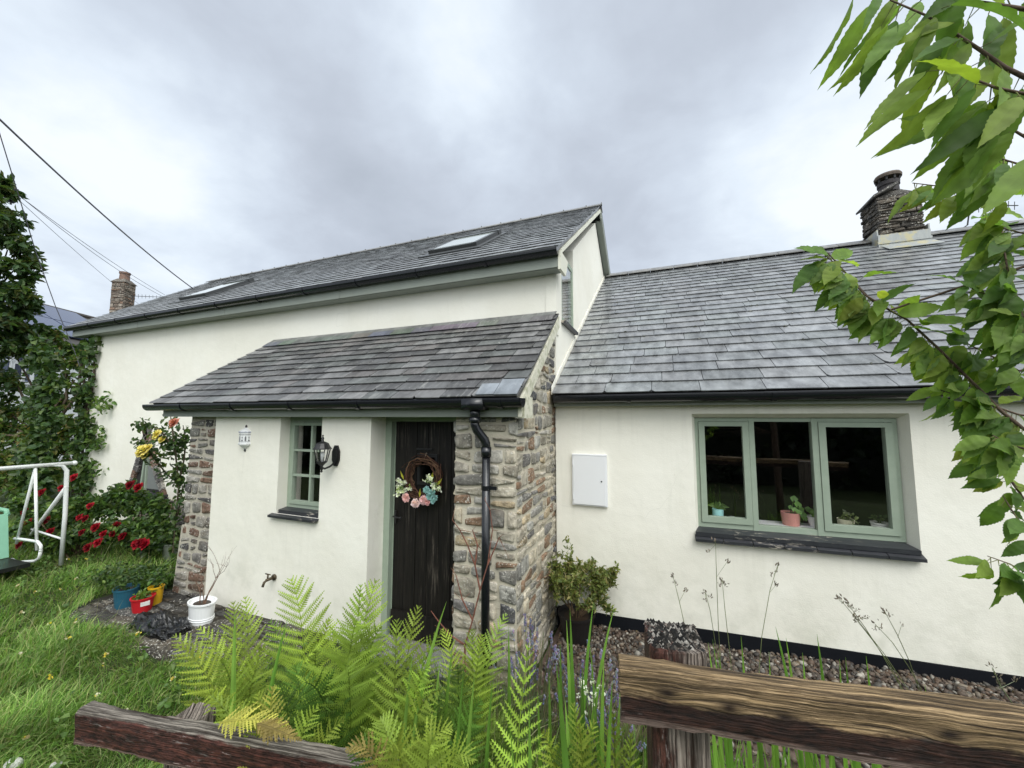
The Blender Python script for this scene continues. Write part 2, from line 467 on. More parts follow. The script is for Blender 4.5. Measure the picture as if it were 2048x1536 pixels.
M = dict(
    render=material('lime_render', m_render), slate=slate_mat('wet_slate', 0.25, 0.20), slate_old=slate_mat('lichen_slate', 0.62, 0.30, .8),
    stone=material('rubble_stone', m_stone), mortar=material('lime_mortar', m_mortar), door=material('black_boards', m_door),
    glass=material('window_glass', m_glass), frame=material('sage_paint', m_frame), sill=material('black_sill', m_sill),
    ground=material('earth', m_ground), lead=material('lead_flashing', m_lead), flash=material('cream_flashing', m_flash), solar=material('solar_cells', m_solar),
    ceramic=material('white_ceramic', m_ceramic), bag=material('black_plastic', m_bag),
    gutter=plain('black_gutter_plastic', (0.010, 0.011, 0.014), 0.22, .3, 6, .6), plinth=plain('plinth_paint', (0.009, 0.010, 0.013), .75, .4, 5, .08),
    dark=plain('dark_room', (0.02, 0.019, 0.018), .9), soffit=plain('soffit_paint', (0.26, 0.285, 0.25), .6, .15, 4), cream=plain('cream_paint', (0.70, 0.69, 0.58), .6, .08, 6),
    white=plain('white_plastic', (0.80, 0.81, 0.83), .35, .03, 4), iron=plain('black_iron', (0.012, 0.012, 0.013), .42, .4, 20), bronze=plain('bronze_tap', (0.09, 0.07, 0.045), .45, .4, 40, .5, .6),
    cable=plain('cable_sheath', (0.11, 0.11, 0.13), .5), tint=tinted('painted', .45, .08, 12, .1), bark=tinted('bark', .85, .35, 30, .7, .01, .2),
    leaf=leafy('foliage'), broad=leafy('broad_leaf', .5, .52, .2, 30, .25), fern=leafy('fern_frond', .5, .24, .16, 10, .3), grass=leafy('grass_blade', .5, .35, .25, 3.0, .3),
    petal=leafy('petal', .6, .3, .12, 40, .2), pebble=tinted('pebble', .6, .3, 40, .3, .004, .35), chimney=material('chimney_stone', m_stone), clay=tinted('terracotta', .8, .25, 14, .3),
    skylight=plain('skylight_glass', (0.46, 0.50, 0.48), .06, .05, 2, .9, 0, .0), greypane=plain('grey_pane', (0.20, 0.21, 0.21), .25, .15, 5, .6),  # skylight: the sky's reflection is painted in as a pale base colour
    greyframe=plain('grey_frame', (0.055, 0.058, 0.06), .4, .2, 8),
    tube=plain('white_tube', (0.76, 0.78, 0.77), .38, .14, 14), green=plain('mint_plastic', (0.24, 0.50, 0.35), .4, .12, 5), wood_grey=tinted('weathered_wood', .8, .35, 40, .8, .01, .2),
)

# ------------------------------------------------------------------ the ground
XG, YP, YW, YT = -1.09, 2.90, 4.10, 4.15          # gable plane, porch front, wing front, tall front wall


def ground_z(x, y):
    z = -0.10 + 0.02 * math.sin(x * 1.3 + y * 0.7) + 0.015 * math.sin(y * 2.1 - x * 0.6)
    if y < 1.9 and x > -2.6:                       # the bank rises towards the lane the camera stands on
        z += 0.34 * min(1, (1.9 - y) / 1.6) * min(1, (x + 2.6) / 1.2)
    if x > -1.3 and y > 2.45: z -= .14             # dug out for the gravel
    return z


def grid(name, x0, x1, y0, y1, nx, ny, zf, mat, skirt=None):
    mb = MB()
    V = [(x0 + (x1 - x0) * i / nx, y0 + (y1 - y0) * j / ny) for j in range(ny + 1) for i in range(nx + 1)]
    mb.add([(x, y, zf(x, y)) for x, y in V], [(j * (nx + 1) + i, j * (nx + 1) + i + 1, (j + 1) * (nx + 1) + i + 1, (j + 1) * (nx + 1) + i) for j in range(ny) for i in range(nx)])
    return mb, tag(mb.build(name, mat, smooth=True), kind='structure')


def far_z(x, y):
    if -16 < x < 8 and -2 < y < 12: return ground_z(x, y)
    return -0.12


gx = sorted(set([-400, -150, -60, -30] + [round(-16 + .4 * i, 2) for i in range(61)] + [14, 30, 60, 150, 400]))
gy = sorted(set([-400, -150, -60, -30, -12, -6] + [round(-2 + .4 * i, 2) for i in range(36)] + [20, 40, 80, 200, 400]))
mb = MB()
mb.add([(x, y, far_z(x, y)) for y in gy for x in gx], [(j * len(gx) + i, j * len(gx) + i + 1, (j + 1) * len(gx) + i + 1, (j + 1) * len(gx) + i) for j in range(len(gy) - 1) for i in range(len(gx) - 1)])
tag(mb.build('ground', M['ground'], smooth=True), kind='structure')

# ------------------------------------------------------------------ rubble masonry and slates
PAL_WARM = [(.46, .42, .35), (.50, .45, .36), (.38, .36, .32), (.42, .37, .28), (0.27, 0.25, 0.21), (0.33, 0.30, 0.24), (0.21, 0.20, 0.18), (0.17, 0.16, 0.15), (0.26, 0.17, 0.11), (0.22, 0.14, 0.09), (0.36, 0.29, 0.19), (0.30, 0.29, 0.26), (0.11, 0.11, 0.115), (0.25, 0.24, 0.22), (0.38, 0.34, 0.27)]
PAL_GREY = [(0.20, 0.19, 0.175), (0.25, 0.235, 0.21), (0.14, 0.13, 0.12), (0.17, 0.105, 0.075), (0.12, 0.075, 0.055), (0.28, 0.26, 0.23), (0.22, 0.21, 0.19), (0.09, 0.085, 0.085)]
PAL_DARK = [(0.070, 0.062, 0.055), (0.10, 0.085, 0.07), (0.05, 0.046, 0.043), (0.13, 0.11, 0.09), (0.085, 0.07, 0.06)]


def rubble(mb, P, U0, U1, V0, V1, hr, wr, pal, inside=lambda u, v: True, gap=0.011, proj=0.022, over=(0, 0), keep=1.0):
    """coursed random rubble: P(u, v, d) gives the point at u, v on the face and d proud of it"""
    v = V0; row = 0
    while v < V1 - 0.03:
        h = min(rng.uniform(*hr), V1 - v)
        if V1 - (v + h) < hr[0] * .6: h = V1 - v
        u = U0 - over[0]
        pu = rng.uniform(0, 9)
        wob = lambda uu, r: 0.014 * math.sin(uu * 7 + r * 2.3) + 0.009 * math.sin(uu * 17 + r * 5.1)
        end = U1 + over[1]
        while u < end - 0.02:
            w = rng.uniform(*wr) * (1.25 if h < sum(hr) / 2 else 0.95)
            if end - (u + w) < wr[0] * .7: w = end - u
            cells = [(v, v + h)]
            if h > .11 and rng.random() < .28: m = v + h * rng.uniform(.38, .62); cells = [(v, m), (m, v + h)]
            for (a, b) in cells:
                if not inside(u + w / 2, (a + b) / 2) or rng.random() > keep: continue
                la = wob(u, row) if a == v else wob(u, row + .5); lb = wob(u, row + 1) if b == v + h else wob(u, row + .5)
                ra = wob(u + w, row) if a == v else wob(u + w, row + .5); rb = wob(u + w, row + 1) if b == v + h else wob(u + w, row + .5)
                if row == 0 and a == v: la = ra = 0
                g = gap * rng.uniform(.6, 1.3)
                j = lambda s: rng.uniform(-s, s)
                q = [(u + g, a + la + g), (u + w - g, a + ra + g), (u + w - g, b + rb - g), (u + g, b + lb - g)]
                q = [(x + j(.012), y + j(.008)) for x, y in q]
                n = 14; ring = []
                ex = rng.uniform(.20, .36)
                for i in range(n):
                    t = 2 * math.pi * (i + .5) / n
                    cx_ = math.copysign(abs(math.cos(t)) ** ex, math.cos(t)); cy_ = math.copysign(abs(math.sin(t)) ** ex, math.sin(t))
                    k = rng.uniform(.94, 1.02); s, tt = (cx_ * k + 1) / 2, (cy_ * k + 1) / 2
                    ring.append(((1 - s) * (1 - tt) * q[0][0] + s * (1 - tt) * q[1][0] + s * tt * q[2][0] + (1 - s) * tt * q[3][0],
                                 (1 - s) * (1 - tt) * q[0][1] + s * (1 - tt) * q[1][1] + s * tt * q[2][1] + (1 - s) * tt * q[3][1]))
                cu, cv = sum(x for x, _ in ring) / n, sum(y for _, y in ring) / n
                pr = proj * rng.uniform(.55, 1.25); tu, tv = rng.uniform(-.12, .12), rng.uniform(-.15, .15)
                V = []
                for sc_, dd in ((1, -0.012), (.97, .55), (.86, .92), (.5, 1.0)):
                    for (x, y) in ring:
                        xx, yy = cu + (x - cu) * sc_, cv + (y - cv) * sc_
                        d = dd if dd < 0 else pr * dd + (tu * (xx - cu) + tv * (yy - cv)) * .4 + rng.uniform(-.0035, .0035)
                        V.append(P(xx, yy, d))
                V.append(P(cu, cv, pr + rng.uniform(-.004, .004)))
                fs = [(r * n + i, r * n + (i + 1) % n, (r + 1) * n + (i + 1) % n, (r + 1) * n + i) for r in range(3) for i in range(n)]
                fs += [(3 * n + i, 3 * n + (i + 1) % n, 4 * n) for i in range(n)]
                c = rng.choice(pal); k = rng.uniform(.75, 1.25)
                mb.add(V, fs, tuple(x * k for x in c))
            u += w
        v += h; row += 1


def slates(mb, p0, ud, sd, nd, length, e, wr, ul, ur, pal, holes=(), t=0.007):
    """courses of single slates: p0 eave corner, ud along the eave, sd up the slope; ul(s), ur(s) are the verges"""
    p0, ud, sd, nd = map(np.asarray, (p0, ud, sd, nd))
    s = -0.04; row = 0
    lift = 2.4 * t
    while s < length - 0.03:
        a, b = ul(max(s, 0)), ur(max(s, 0))
        u = a - (rng.uniform(.3, .7) * sum(wr) / 2 if row % 2 else rng.uniform(0, .12))
        while u < b:
            w = rng.uniform(*wr)
            x0, x1 = max(u, a) + .0028, min(u + w, b) - .0028
            u += w
            if x1 - x0 < .04: continue
            s0 = s + rng.uniform(-.006, .006); s1 = min(s0 + e * 1.32, length)
            if any(h[0] < (x0 + x1) / 2 < h[1] and h[2] < s + e * .5 < h[3] for h in holes): continue
            l0, l1 = lift + rng.uniform(-.002, .003), lift + rng.uniform(-.002, .003)
            sk = rng.uniform(-.004, .004)
            c1, c2 = (rng.uniform(.01, .035) if rng.random() < .13 else 0.0), (rng.uniform(.01, .035) if rng.random() < .13 else 0.0)
            low = [(x0, s0 + c1), (x0 + c1 * .8, s0 + rng.uniform(0, .003)), ((x0 + x1) / 2, s0 + rng.uniform(-.002, .003) + sk / 2), (x1 - c2 * .8, s0 + sk), (x1, s0 + c2 + sk)]
            hi = [(x1, s1), (x0, s1)]
            top = [p0 + ud * x + sd * y + nd * (l0 + (l1 - l0) * (x - x0) / (x1 - x0) + t) for x, y in low] + [p0 + ud * x + sd * y + nd * (.0015 + t) for x, y in hi]
            bot = [p0 + ud * x + sd * y + nd * (l0 + (l1 - l0) * (x - x0) / (x1 - x0)) for x, y in low] + [p0 + ud * x + sd * y + nd * .0015 for x, y in hi]
            n = 7
            c = rng.choice(pal); k = rng.uniform(.86, 1.14); c = tuple((x + .185) / 2 * f for x, f in zip(c, (1.04, 1.07, 1.07))) if pal is SL else c
            mb.add(top + bot, [tuple(range(n))] + [(i, i + n, (i + 1) % n + n, (i + 1) % n) for i in range(n)], tuple(x * k for x in c))
        s += e; row += 1


SL = [(0.172, 0.176, 0.188), (0.212, 0.214, 0.232), (0.145, 0.150, 0.158), (0.235, 0.235, 0.250), (0.185, 0.195, 0.20), (0.19, 0.186, 0.196)]
SLO = [(0.090, 0.090, 0.092), (0.135, 0.132, 0.132), (0.068, 0.067, 0.069), (0.17, 0.168, 0.168), (0.11, 0.115, 0.113), (0.12, 0.112, 0.110)]

cottage = thing('cottage', (-4, 4.1, -0.1), 'long white rendered cottage with slate roofs, lean-to stone porch and black plank door', 'house')


def cpart(name, mb, mat, parent=None, **kw): return mb.build(name, M[mat], parent or cottage, **kw)


# --- rendered walls, each front built round its openings
TE, TR_Y, TR_Z, TS = 3.93, 7.2, 6.02, 0.667        # tall roof: eave Y, ridge Y and Z, slope
XL = -10.8
mb = MB()
mb.box((XL, YT, -0.3), (XG - .4, YT + .45, 3.62))                                      # front
mb.box((XL + .0, YT + .45, -0.3), (XL + .4, 10.25, 3.62))                                # far end
mb.box((XL + .4, 9.9, -0.3), (XG - .4, 10.25, 3.62))
# gable over the porch and wing roofs, with the small window opening
gy0, gy1, gz0, gz1 = 4.44, 5.12, 3.12, 4.0
gable = [(YT, -.3), (YT, 3.62), (TR_Y, 3.62 + (TR_Y - YT) * .667 + .03), (10.25, 3.62), (10.25, -.3)]
def gpr(poly): mb.prism([(XG, y, z) for y, z in poly], (-.4, 0, 0))
zt = lambda y: 3.62 + (y - YT) * .677
gpr([(YT, -.3), (YT, zt(YT)), (gy0, zt(gy0)), (gy0, -.3)])
gpr([(gy0, -.3), (gy0, gz0), (gy1, gz0), (gy1, -.3)])
gpr([(gy1, -.3), (gy1, zt(gy1)), (TR_Y, zt(TR_Y)), (10.25, 3.62), (10.25, -.3)])
# a slightly proud corner strip
mb.box((XG - .0, YT - .012, 2.9), (XG + .012, YT + .10, 3.60))
mb.box((XG - .11, YT - .012, 2.9), (XG, YT - .001, 3.60))
cpart('tall_wall', mb, 'render')

# porch front wall
PF = 1.975
mb = MB()
def wallbox(x0, x1, z0, z1, y0=YP, y1=YP + .28): mb.box((x0, y0, z0), (x1, y1, z1))
wallbox(-4.78, -3.74, -.3, PF)
wallbox(-3.74, -3.16, -.3, .985)
wallbox(-3.16, -2.55, -.3, PF)
mb.box((-5.25, YP + .34, -.3), (-4.9, YT, 2.1))
cpart('porch_wall', mb, 'render')
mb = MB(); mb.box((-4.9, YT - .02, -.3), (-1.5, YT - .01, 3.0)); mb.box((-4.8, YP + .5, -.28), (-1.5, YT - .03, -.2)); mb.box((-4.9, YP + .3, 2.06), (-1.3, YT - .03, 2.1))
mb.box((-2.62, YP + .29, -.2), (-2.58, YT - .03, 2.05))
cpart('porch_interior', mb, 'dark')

# wing wall with the wide window opening
WX1 = 7.2
wx0, wx1, wz0, wz1, fz_top = .262, 1.842, .86, 2.005, 1.966
mb = MB()
def wpoly(poly):   # splayed panels: polygon on the front plane, same polygon behind
    mb.prism(poly, (0, .3, 0))
mb.box((XG + .003, YW, .005), (wx0, YW + .3, 2.25)); mb.box((wx1 + .03, YW, .005), (WX1, YW + .3, 2.25))
mb.box((wx0, YW, .005), (wx1 + .03, YW + .3, wz0)); mb.box((wx0, YW, wz1), (wx1 + .03, YW + .3, 2.25))
mb.hexa([(wx1 + .03, YW + .001, wz0), (wx1 + .031, YW + .3, wz0), (wx1 - .008, YW + .3, wz0), (wx1 - .008, YW + .12, wz0),
         (wx1 + .03, YW + .001, wz1), (wx1 + .031, YW + .3, wz1), (wx1 - .008, YW + .3, wz1), (wx1 - .008, YW + .12, wz1)])
mb.hexa([(wx0 - .001, YW + .002, wz0), (wx0 + .03, YW + .1, wz0), (wx0 + .03, YW + .3, wz0), (wx0 - .001, YW + .3, wz0),
         (wx0 - .001, YW + .002, wz1), (wx0 + .03, YW + .1, wz1), (wx0 + .03, YW + .3, wz1), (wx0 - .001, YW + .3, wz1)])
mb.hexa([(wx0, YW + .002, wz1 - .001), (wx1 + .03, YW + .002, wz1 - .001), (wx1 + .03, YW + .102, fz_top), (wx0, YW + .102, fz_top), (wx0, YW + .002, wz1 + .05), (wx1 + .03, YW + .002, wz1 + .05), (wx1 + .03, YW + .29, wz1 + .05), (wx0, YW + .29, wz1 + .05)])
mb.box((wx0, YW + .102, fz_top), (wx1 + .03, YW + .29, wz1))
mb.prism([(WX1, YW + .3, .005), (WX1, YW + .3, 2.25), (WX1, 8.4, 4.88), (WX1, 12.5, 2.25), (WX1, 12.5, .005)], (-.3, 0, 0))
mb.box((XG, 12.2, .005), (WX1 - .3, 12.5, 2.25))
cpart('wing_wall', mb, 'render')
mb = MB()
mb.hexa([(XG + .003, YW - .015, -.35), (WX1, YW - .015, -.35), (WX1, YW + .25, -.35), (XG + .003, YW + .25, -.35), (XG + .003, YW - .015, -.015), (WX1, YW - .015, .26), (WX1, YW + .25, .26), (XG + .003, YW + .25, -.015)])
cpart('plinth', mb, 'plinth')
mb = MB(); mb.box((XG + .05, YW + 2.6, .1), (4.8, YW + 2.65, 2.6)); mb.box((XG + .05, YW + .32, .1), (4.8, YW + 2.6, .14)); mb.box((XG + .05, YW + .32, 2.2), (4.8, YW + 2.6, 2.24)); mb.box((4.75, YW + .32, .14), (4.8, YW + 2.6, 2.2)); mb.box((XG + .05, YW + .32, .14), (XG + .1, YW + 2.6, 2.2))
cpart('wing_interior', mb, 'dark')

# --- stone faces of the porch
mb, mm = MB(), MB()
mm.box((-1.655, YP + .02, -.35), (XG - .02, YP + .45, PF), (0.50, 0.46, 0.37))
mm.box((-1.45, YP + .45, -.35), (XG - .02, YW + .05, PF), (0.50, 0.46, 0.37))
mm.prism([(XG - .02, YP + .02, PF), (XG - .02, YW + .03, PF), (XG - .02, YW + .03, 2.06 + 1.2 * .70), (XG - .02, YP + .02, 2.06)], (-.25, 0, 0), (0.50, 0.46, 0.37))
rubble(mb, lambda u, v, d: (u, YP + .02 - d, v), -1.655, XG - .01, -.3, PF, (.07, .17), (.11, .27), PAL_WARM, over=(.012, .012), proj=.022, gap=.014)
rubble(mb, lambda u, v, d: (XG - .02 + d, u, v), YP + .03, YW + .04, -.3, 2.85, (.055, .15), (.09, .24), PAL_WARM, inside=lambda u, v: v < 2.03 + (u - YP) * .68, proj=.017, gap=.013)
# stones that return into the door reveal
rubble(mb, lambda u, v, d: (-1.655 - d, u, v), YP + .02, YP + .26, -.3, PF - .02, (.07, .17), (.11, .2), PAL_WARM, proj=.028)
so = cpart('stone_pier', mb, 'stone', smooth=True); so['label'] = 'warm rubble stone pier with pale mortar right of the door'
cpart('mortar', mm, 'mortar', so)
mb, mm = MB(), MB()
mm.box((-5.30, YP + .045, -.35), (-4.76, YP + .34, PF), (0.24, 0.225, 0.20))
mm.hexa([(-5.40, YP - .0, -.35), (-4.782, YP + .03, -.35), (-4.782, YP + .3, -.35), (-5.40, YP + .3, -.35), (-5.33, YP + .03, .7), (-4.782, YP + .044, .7), (-4.782, YP + .3, .7), (-5.33, YP + .3, .7)], (0.24, 0.225, 0.20))
rubble(mb, lambda u, v, d: (u - .07 * max(0, .75 - v), YP + .045 - .045 * max(0, .75 - v) - d, v), -5.31, -4.80, -.3, PF - .03, (.07, .15), (.09, .24), PAL_GREY, proj=.016, gap=.017, over=(.02, 0))
so = cpart('stone_pier', mb, 'stone', smooth=True); so['label'] = 'grey and brown rubble stone pier at the left end of the porch'
cpart('mortar', mm, 'mortar', so)

# --- roofs
sd = unit((0, 1, TS)); nd = unit((0, -TS, 1))
tl = math.hypot(TR_Y - TE, (TR_Y - TE) * TS)
tp0 = np.array((0, TE - .03, 3.80))
mb = MB()
ulT, urT = (lambda s: -11.22 - 1.25 * s / tl), (lambda s: -0.97)
slates(mb, tp0, (1, 0, 0), sd, nd, tl, .185, (.24, .34), ulT, urT, SL)
und = [tp0 + np.array((ulT(0), 0, 0)), tp0 + np.array((-1.0, 0, 0)), tp0 + sd * tl + np.array((-1.0, 0, 0)), tp0 + sd * tl + np.array((ulT(tl), 0, 0))]
mb.prism(und, -nd * .05, (.05, .05, .05))
bk = [tp0 + sd * tl + np.array((ulT(tl), 0, 0)), tp0 + sd * tl + np.array((-.97, 0, 0)), np.array((-.97, 10.45, 3.83)), np.array((-11.22, 10.45, 3.83))]
mb.prism(bk, (0, .02, -.06), (.09, .09, .10))
main_roof = cpart('main_roof', mb, 'slate')
RZ = float((tp0 + sd * tl)[2])
mb = MB()
x = -12.5
while x < -.98:
    x2 = min(x + .45, -.96)
    c = rng.uniform(.8, 1.2)
    for sgn in (-1, 1):
        mb.prism([(x, TR_Y, RZ + .055), (x2 - .006, TR_Y, RZ + .055), (x2 - .006, TR_Y + sgn * .15, RZ - .045), (x, TR_Y + sgn * .15, RZ - .045)], (0, 0, .018), (.17 * c, .165 * c, .155 * c))
    mb.box((x2 - .012, TR_Y - .03, RZ + .03), (x2 + .004, TR_Y + .03, RZ + .076), (.13, .13, .12))
    x = x2
cpart('ridge_tile_row', mb, 'slate')
# soffit, fascia and gable boards
mb = MB()
mb.box((-11.2, TE + .05, 3.595), (-1.0, YT + .0, 3.615))
mb.box((-11.2, TE + .03, 3.60), (-1.0, TE + .05, 3.79))
for x0 in (-8.9, -6.5, -4.1):
    mb.box((x0, TE + .026, 3.60), (x0 + .012, TE + .052, 3.79))
cpart('fascia', mb, 'soffit')
mb = MB()
mb.prism([(-1.005, TE + .02, 3.57), (-1.005, YT + .04, 3.57), (-1.005, YT + .16, 3.78), (-1.005, TE + .02, 3.78)], (.03, 0, 0))
gp = lambda y, dz: (-.985, y, 3.79 + (y - TE) * TS + dz)
gq = lambda y, dz: (-.985, y, RZ - .02 - (y - TR_Y) * TS + dz)
mb.prism([gp(TE + .1, -.085), gp(TR_Y, -.10), gp(TR_Y, -.03), gp(TE + .1, -.03)], (-.025, 0, 0))
cpart('barge_board', mb, 'cream')
mb = MB()
mb.prism([(-.97, TR_Y, RZ - .03), (-.97, TR_Y, RZ - .23), (-.97, 9.2, RZ - .23 - 2.0 * TS), (-.97, 9.2, RZ - .03 - 2.0 * TS)], (-.03, 0, 0))
mb.prism([(XG, TR_Y + .06, RZ - .26), (-1.0, TR_Y + .06, RZ - .26), (-1.0, 9.2, RZ - .26 - 1.94 * TS), (XG, 9.2, RZ - .26 - 1.94 * TS)], (0, .0, .02))
o = cpart('barge_board', mb, 'soffit'); o['label'] = 'sage green gable board on the far roof slope'

# porch roof
PE, PEZ = 2.74, 2.135
pu = unit((0, YT - PE, 3.125 - PEZ)); pn = unit((0, -(3.125 - PEZ), YT - PE))
pl = math.hypot(YT - PE, 3.125 - PEZ)
pp0 = np.array((0, PE, PEZ))
mb = MB()
ulP, urP = (lambda s: -5.72 + .17 * s / pl), (lambda s: -1.0 - .05 * s / pl)
slates(mb, pp0, (1, 0, 0), pu, pn, pl, .142, (.22, .40), ulP, urP, SLO, t=.0085)
mb.prism([pp0 + np.array((ulP(0) + .02, 0, 0)), pp0 + np.array((-1.03, 0, 0)), pp0 + pu * pl + np.array((-1.06, 0, 0)), pp0 + pu * pl + np.array((ulP(pl) + .02, 0, 0))], -pn * .045, (.05, .05, .05))
# newer blue-grey replacement slates at the lower right corner and along the top
porch_roof = cpart('porch_roof', mb, 'slate_old')
mb = MB()
mb.prism([pp0 + pu * (pl - .13) + pn * .030 + np.array((-5.56, 0, 0)), pp0 + pu * (pl - .13) + pn * .030 + np.array((-1.07, 0, 0)), pp0 + pu * pl + pn * .034 + np.array((-1.07, 0, 0)), pp0 + pu * pl + pn * .034 + np.array((-5.56, 0, 0))], pn * .006, (.13, .135, .13))
x = -5.55
while x < -1.2:
    x2 = x + rng.uniform(.25, .4)
    a = pp0 + pu * (pl - .235) + pn * .030
    b = pp0 + pu * (pl - .10) + pn * .036
    cc = tuple(rng.uniform(.75, 1.15) * q for q in (.115, .125, .122))
    mb.prism([a + np.array((x, 0, 0)), a + np.array((min(x2, -1.07) - .004, 0, 0)), b + np.array((min(x2, -1.07) - .004, 0, 0)), b + np.array((x, 0, 0))], pn * .006, cc)
    x = x2
for (x0, x1, s0, s1) in ((-1.20, -1.01, -.035, .19), (-1.36, -1.204, -.03, .13)):
    a, b = pp0 + pu * s0 + pn * .034, pp0 + pu * s1 + pn * .037
    mb.prism([a + np.array((x0, 0, 0)), a + np.array((x1, 0, 0)), b + np.array((x1, 0, 0)), b + np.array((x0, 0, 0))], pn * .007, (.20, .22, .245))
o = cpart('top_slates', mb, 'slate_old', porch_roof); o['label'] = 'newer blue grey slates and flashing along the top of the porch roof'
mb = MB()
mb.box((-5.62, PE + .07, 1.975), (-1.03, PE + .095, 2.115)); mb.box((-5.6, PE + .095, 1.977), (-1.05, YP + .0, 1.995))
mb.box((-5.6, YP, 1.978), (-1.10, YP + .26, 1.997))
cpart('fascia', mb, 'soffit')
mb = MB()
a, b = pp0 + np.array((-1.005, .04, -.03)), pp0 + pu * (pl + .02) + np.array((-1.05, 0, -.03))
mb.prism([a, b, b + np.array((0, 0, -.13)), a + np.array((0, 0, -.13))], (-.03, 0, 0))
mb.box((-1.07, PE + .075, 1.965), (-.995, YP + .12, 2.135))
cpart('barge_board', mb, 'flash')
# wing roof
WE, WEZ, WRY, WRZ = 3.93, 2.215, 8.4, 5.0
wu = unit((0, WRY - WE, WRZ - WEZ)); wn = unit((0, -(WRZ - WEZ), WRY - WE)); wl = math.hypot(WRY - WE, WRZ - WEZ)
wp0 = np.array((0, WE, WEZ))
mb = MB()
slates(mb, wp0, (1, 0, 0), wu, wn, wl, .215, (.36, .54), lambda s: XG + .02, lambda s: WX1 + .2, SL, t=.0085)
mb.prism([wp0 + np.array((XG + .012, 0, 0)), wp0 + np.array((WX1 + .2, 0, 0)), wp0 + wu * wl + np.array((WX1 + .2, 0, 0)), wp0 + wu * wl + np.array((XG + .012, 0, 0))], -wn * .05, (.05, .05, .05))
mb.prism([wp0 + wu * wl + np.array((XG + .02, 0, 0)), wp0 + wu * wl + np.array((WX1 + .2, 0, 0)), (WX1 + .2, 12.7, 2.2), (XG + .02, 12.7, 2.2)], (0, .02, -.06), (.09, .09, .1))
# moss tufts caught between slates
for i in range(55):
    s, x_ = rng.uniform(.3, wl - .1), rng.uniform(XG + .1, 4.5)
    s = round((s + .04) / .215) * .215 - .04
    mb.ball(wp0 + wu * s + np.array((x_, 0, 0)) + wn * .02, (.018 * rng.uniform(.5, 1.4), .014, .014), (.03, .032, .02), 6, 4, .3)
wing_roof = cpart('wing_roof', mb, 'slate')
mb = MB()
x = XG + .05
while x < WX1 + .2:
    x2 = x + .45; c = rng.uniform(.8, 1.2)
    for sgn in (-1, 1):
        mb.prism([(x, WRY, WRZ + .075), (x2 - .006, WRY, WRZ + .075), (x2 - .006, WRY + sgn * .15, WRZ - .02), (x, WRY + sgn * .15, WRZ - .02)], (0, 0, .018), (.17 * c, .165 * c, .155 * c))
    x = x2
cpart('ridge_tile_row', mb, 'slate')
mb = MB()
mb.box((XG + .02, WE + .06, 2.085), (WX1 + .15, WE + .085, 2.20)); mb.box((XG + .02, WE + .085, 2.087), (WX1 + .15, YW - .001, 2.105))
cpart('fascia', mb, 'soffit')
# lead soaker up the gable beside the wing roof
mb = MB()
a = wp0 + wn * .03
for i in range(24):
    s0, s1 = i * wl / 24, (i + 1.12) * wl / 24
    q0, q1 = wp0 + wu * s0, wp0 + wu * min(s1, wl)
    mb.prism([q0 + np.array((XG + .004, 0, -.01)), q1 + np.array((XG + .004, 0, -.01)), q1 + np.array((XG + .004, 0, .085 + .012 * (i % 2))), q0 + np.array((XG + .004, 0, .075))], (.006 + .003 * (i % 2), 0, 0))
o = cpart('step_flashing', mb, 'render')


# --- gutters with brackets, and the downpipe
def gutter(x0, x1, y, z, r, brackets, dz=0.0):
    mb = MB()
    n = 10
    prof = [(math.cos(math.pi + math.pi * i / n) * r, math.sin(math.pi + math.pi * i / n) * r) for i in range(n + 1)]
    prof = [(-r, .012)] + prof + [(r, .012)]
    inn = [(a * .93, b * .93 + .004) for a, b in prof[::-1]]
    pr = prof + inn
    V = [(x0, y + a, z + b) for a, b in pr] + [(x1, y + a, z + b + dz) for a, b in pr]
    m = len(pr)
    mb.add(V, [(i, (i + 1) % m, m + (i + 1) % m, m + i) for i in range(m)] + [tuple(range(m)), tuple(range(m, 2 * m))[::-1]])
    for xe, zz in ((x0, z), (x1, z + dz)):
        mb.prism([(xe - .004, y + a, zz + b) for a, b in prof], (.008, 0, 0))
    g = cpart('gutter', mb, 'gutter', smooth=False)
    for xb in brackets:
        b_ = MB(); zz = z + dz * (xb - x0) / (x1 - x0)
        b_.add([(xb + dx, y + a * k, zz + b * k - (0 if k < 1.05 else .002)) for dx in (-.018, .018) for k in (1.01, 1.12) for a, b in prof], 
               [(i + s, i + 1 + s, i + 1 + len(prof) + s, i + len(prof) + s) for s in (0, 2 * len(prof)) for i in range(len(prof) - 1)] +
               [(i + len(prof), i + 1 + len(prof), i + 1 + 3 * len(prof), i + 3 * len(prof)) for i in range(len(prof) - 1)])
        b_.box((xb - .018, y + r, zz - r * .6), (xb + .018, y + r + .05, zz + .012))
        cpart('gutter_bracket', b_, 'gutter', g)
    return g


gutter(-11.30, -1.0, TE - .015, 3.775, .062, [-10.4 + i * .95 for i in range(10)])
gutter(-5.80, -.985, PE + .005, 2.105, .058, [-5.1, -4.25, -3.4, -2.55, -1.16])
gutter(XG + .04, WX1 + .1, WE - .005, 2.178, .060, [-.3, .9, 2.05, 3.2])
mb = MB()
xs, yy = -1.385, PE + .005
mb.box((xs - .09, yy - .066, 2.03), (xs + .09, yy + .062, 2.118))
mb.tube([(xs, yy, 2.05), (xs, yy, 1.955)], .041, 14)
mb.tube([(xs, yy, 1.97), (xs, yy, 1.93)], .047, 14)
path = [(xs, yy, 1.96), (xs, yy, 1.91), (xs + .012, yy + .01, 1.872), (xs + .055, yy + .05, 1.80), (xs + .068, yy + .06, 1.765), (xs + .070, yy + .063, 1.70)]
mb.tube(path, .036, 14)
mb.tube([(xs + .070, yy + .063, 1.735), (xs + .070, yy + .063, 1.66)], .042, 14)
mb.tube([(xs + .070, yy + .063, 1.70), (xs + .070, yy + .063, -.12)], .034, 14)
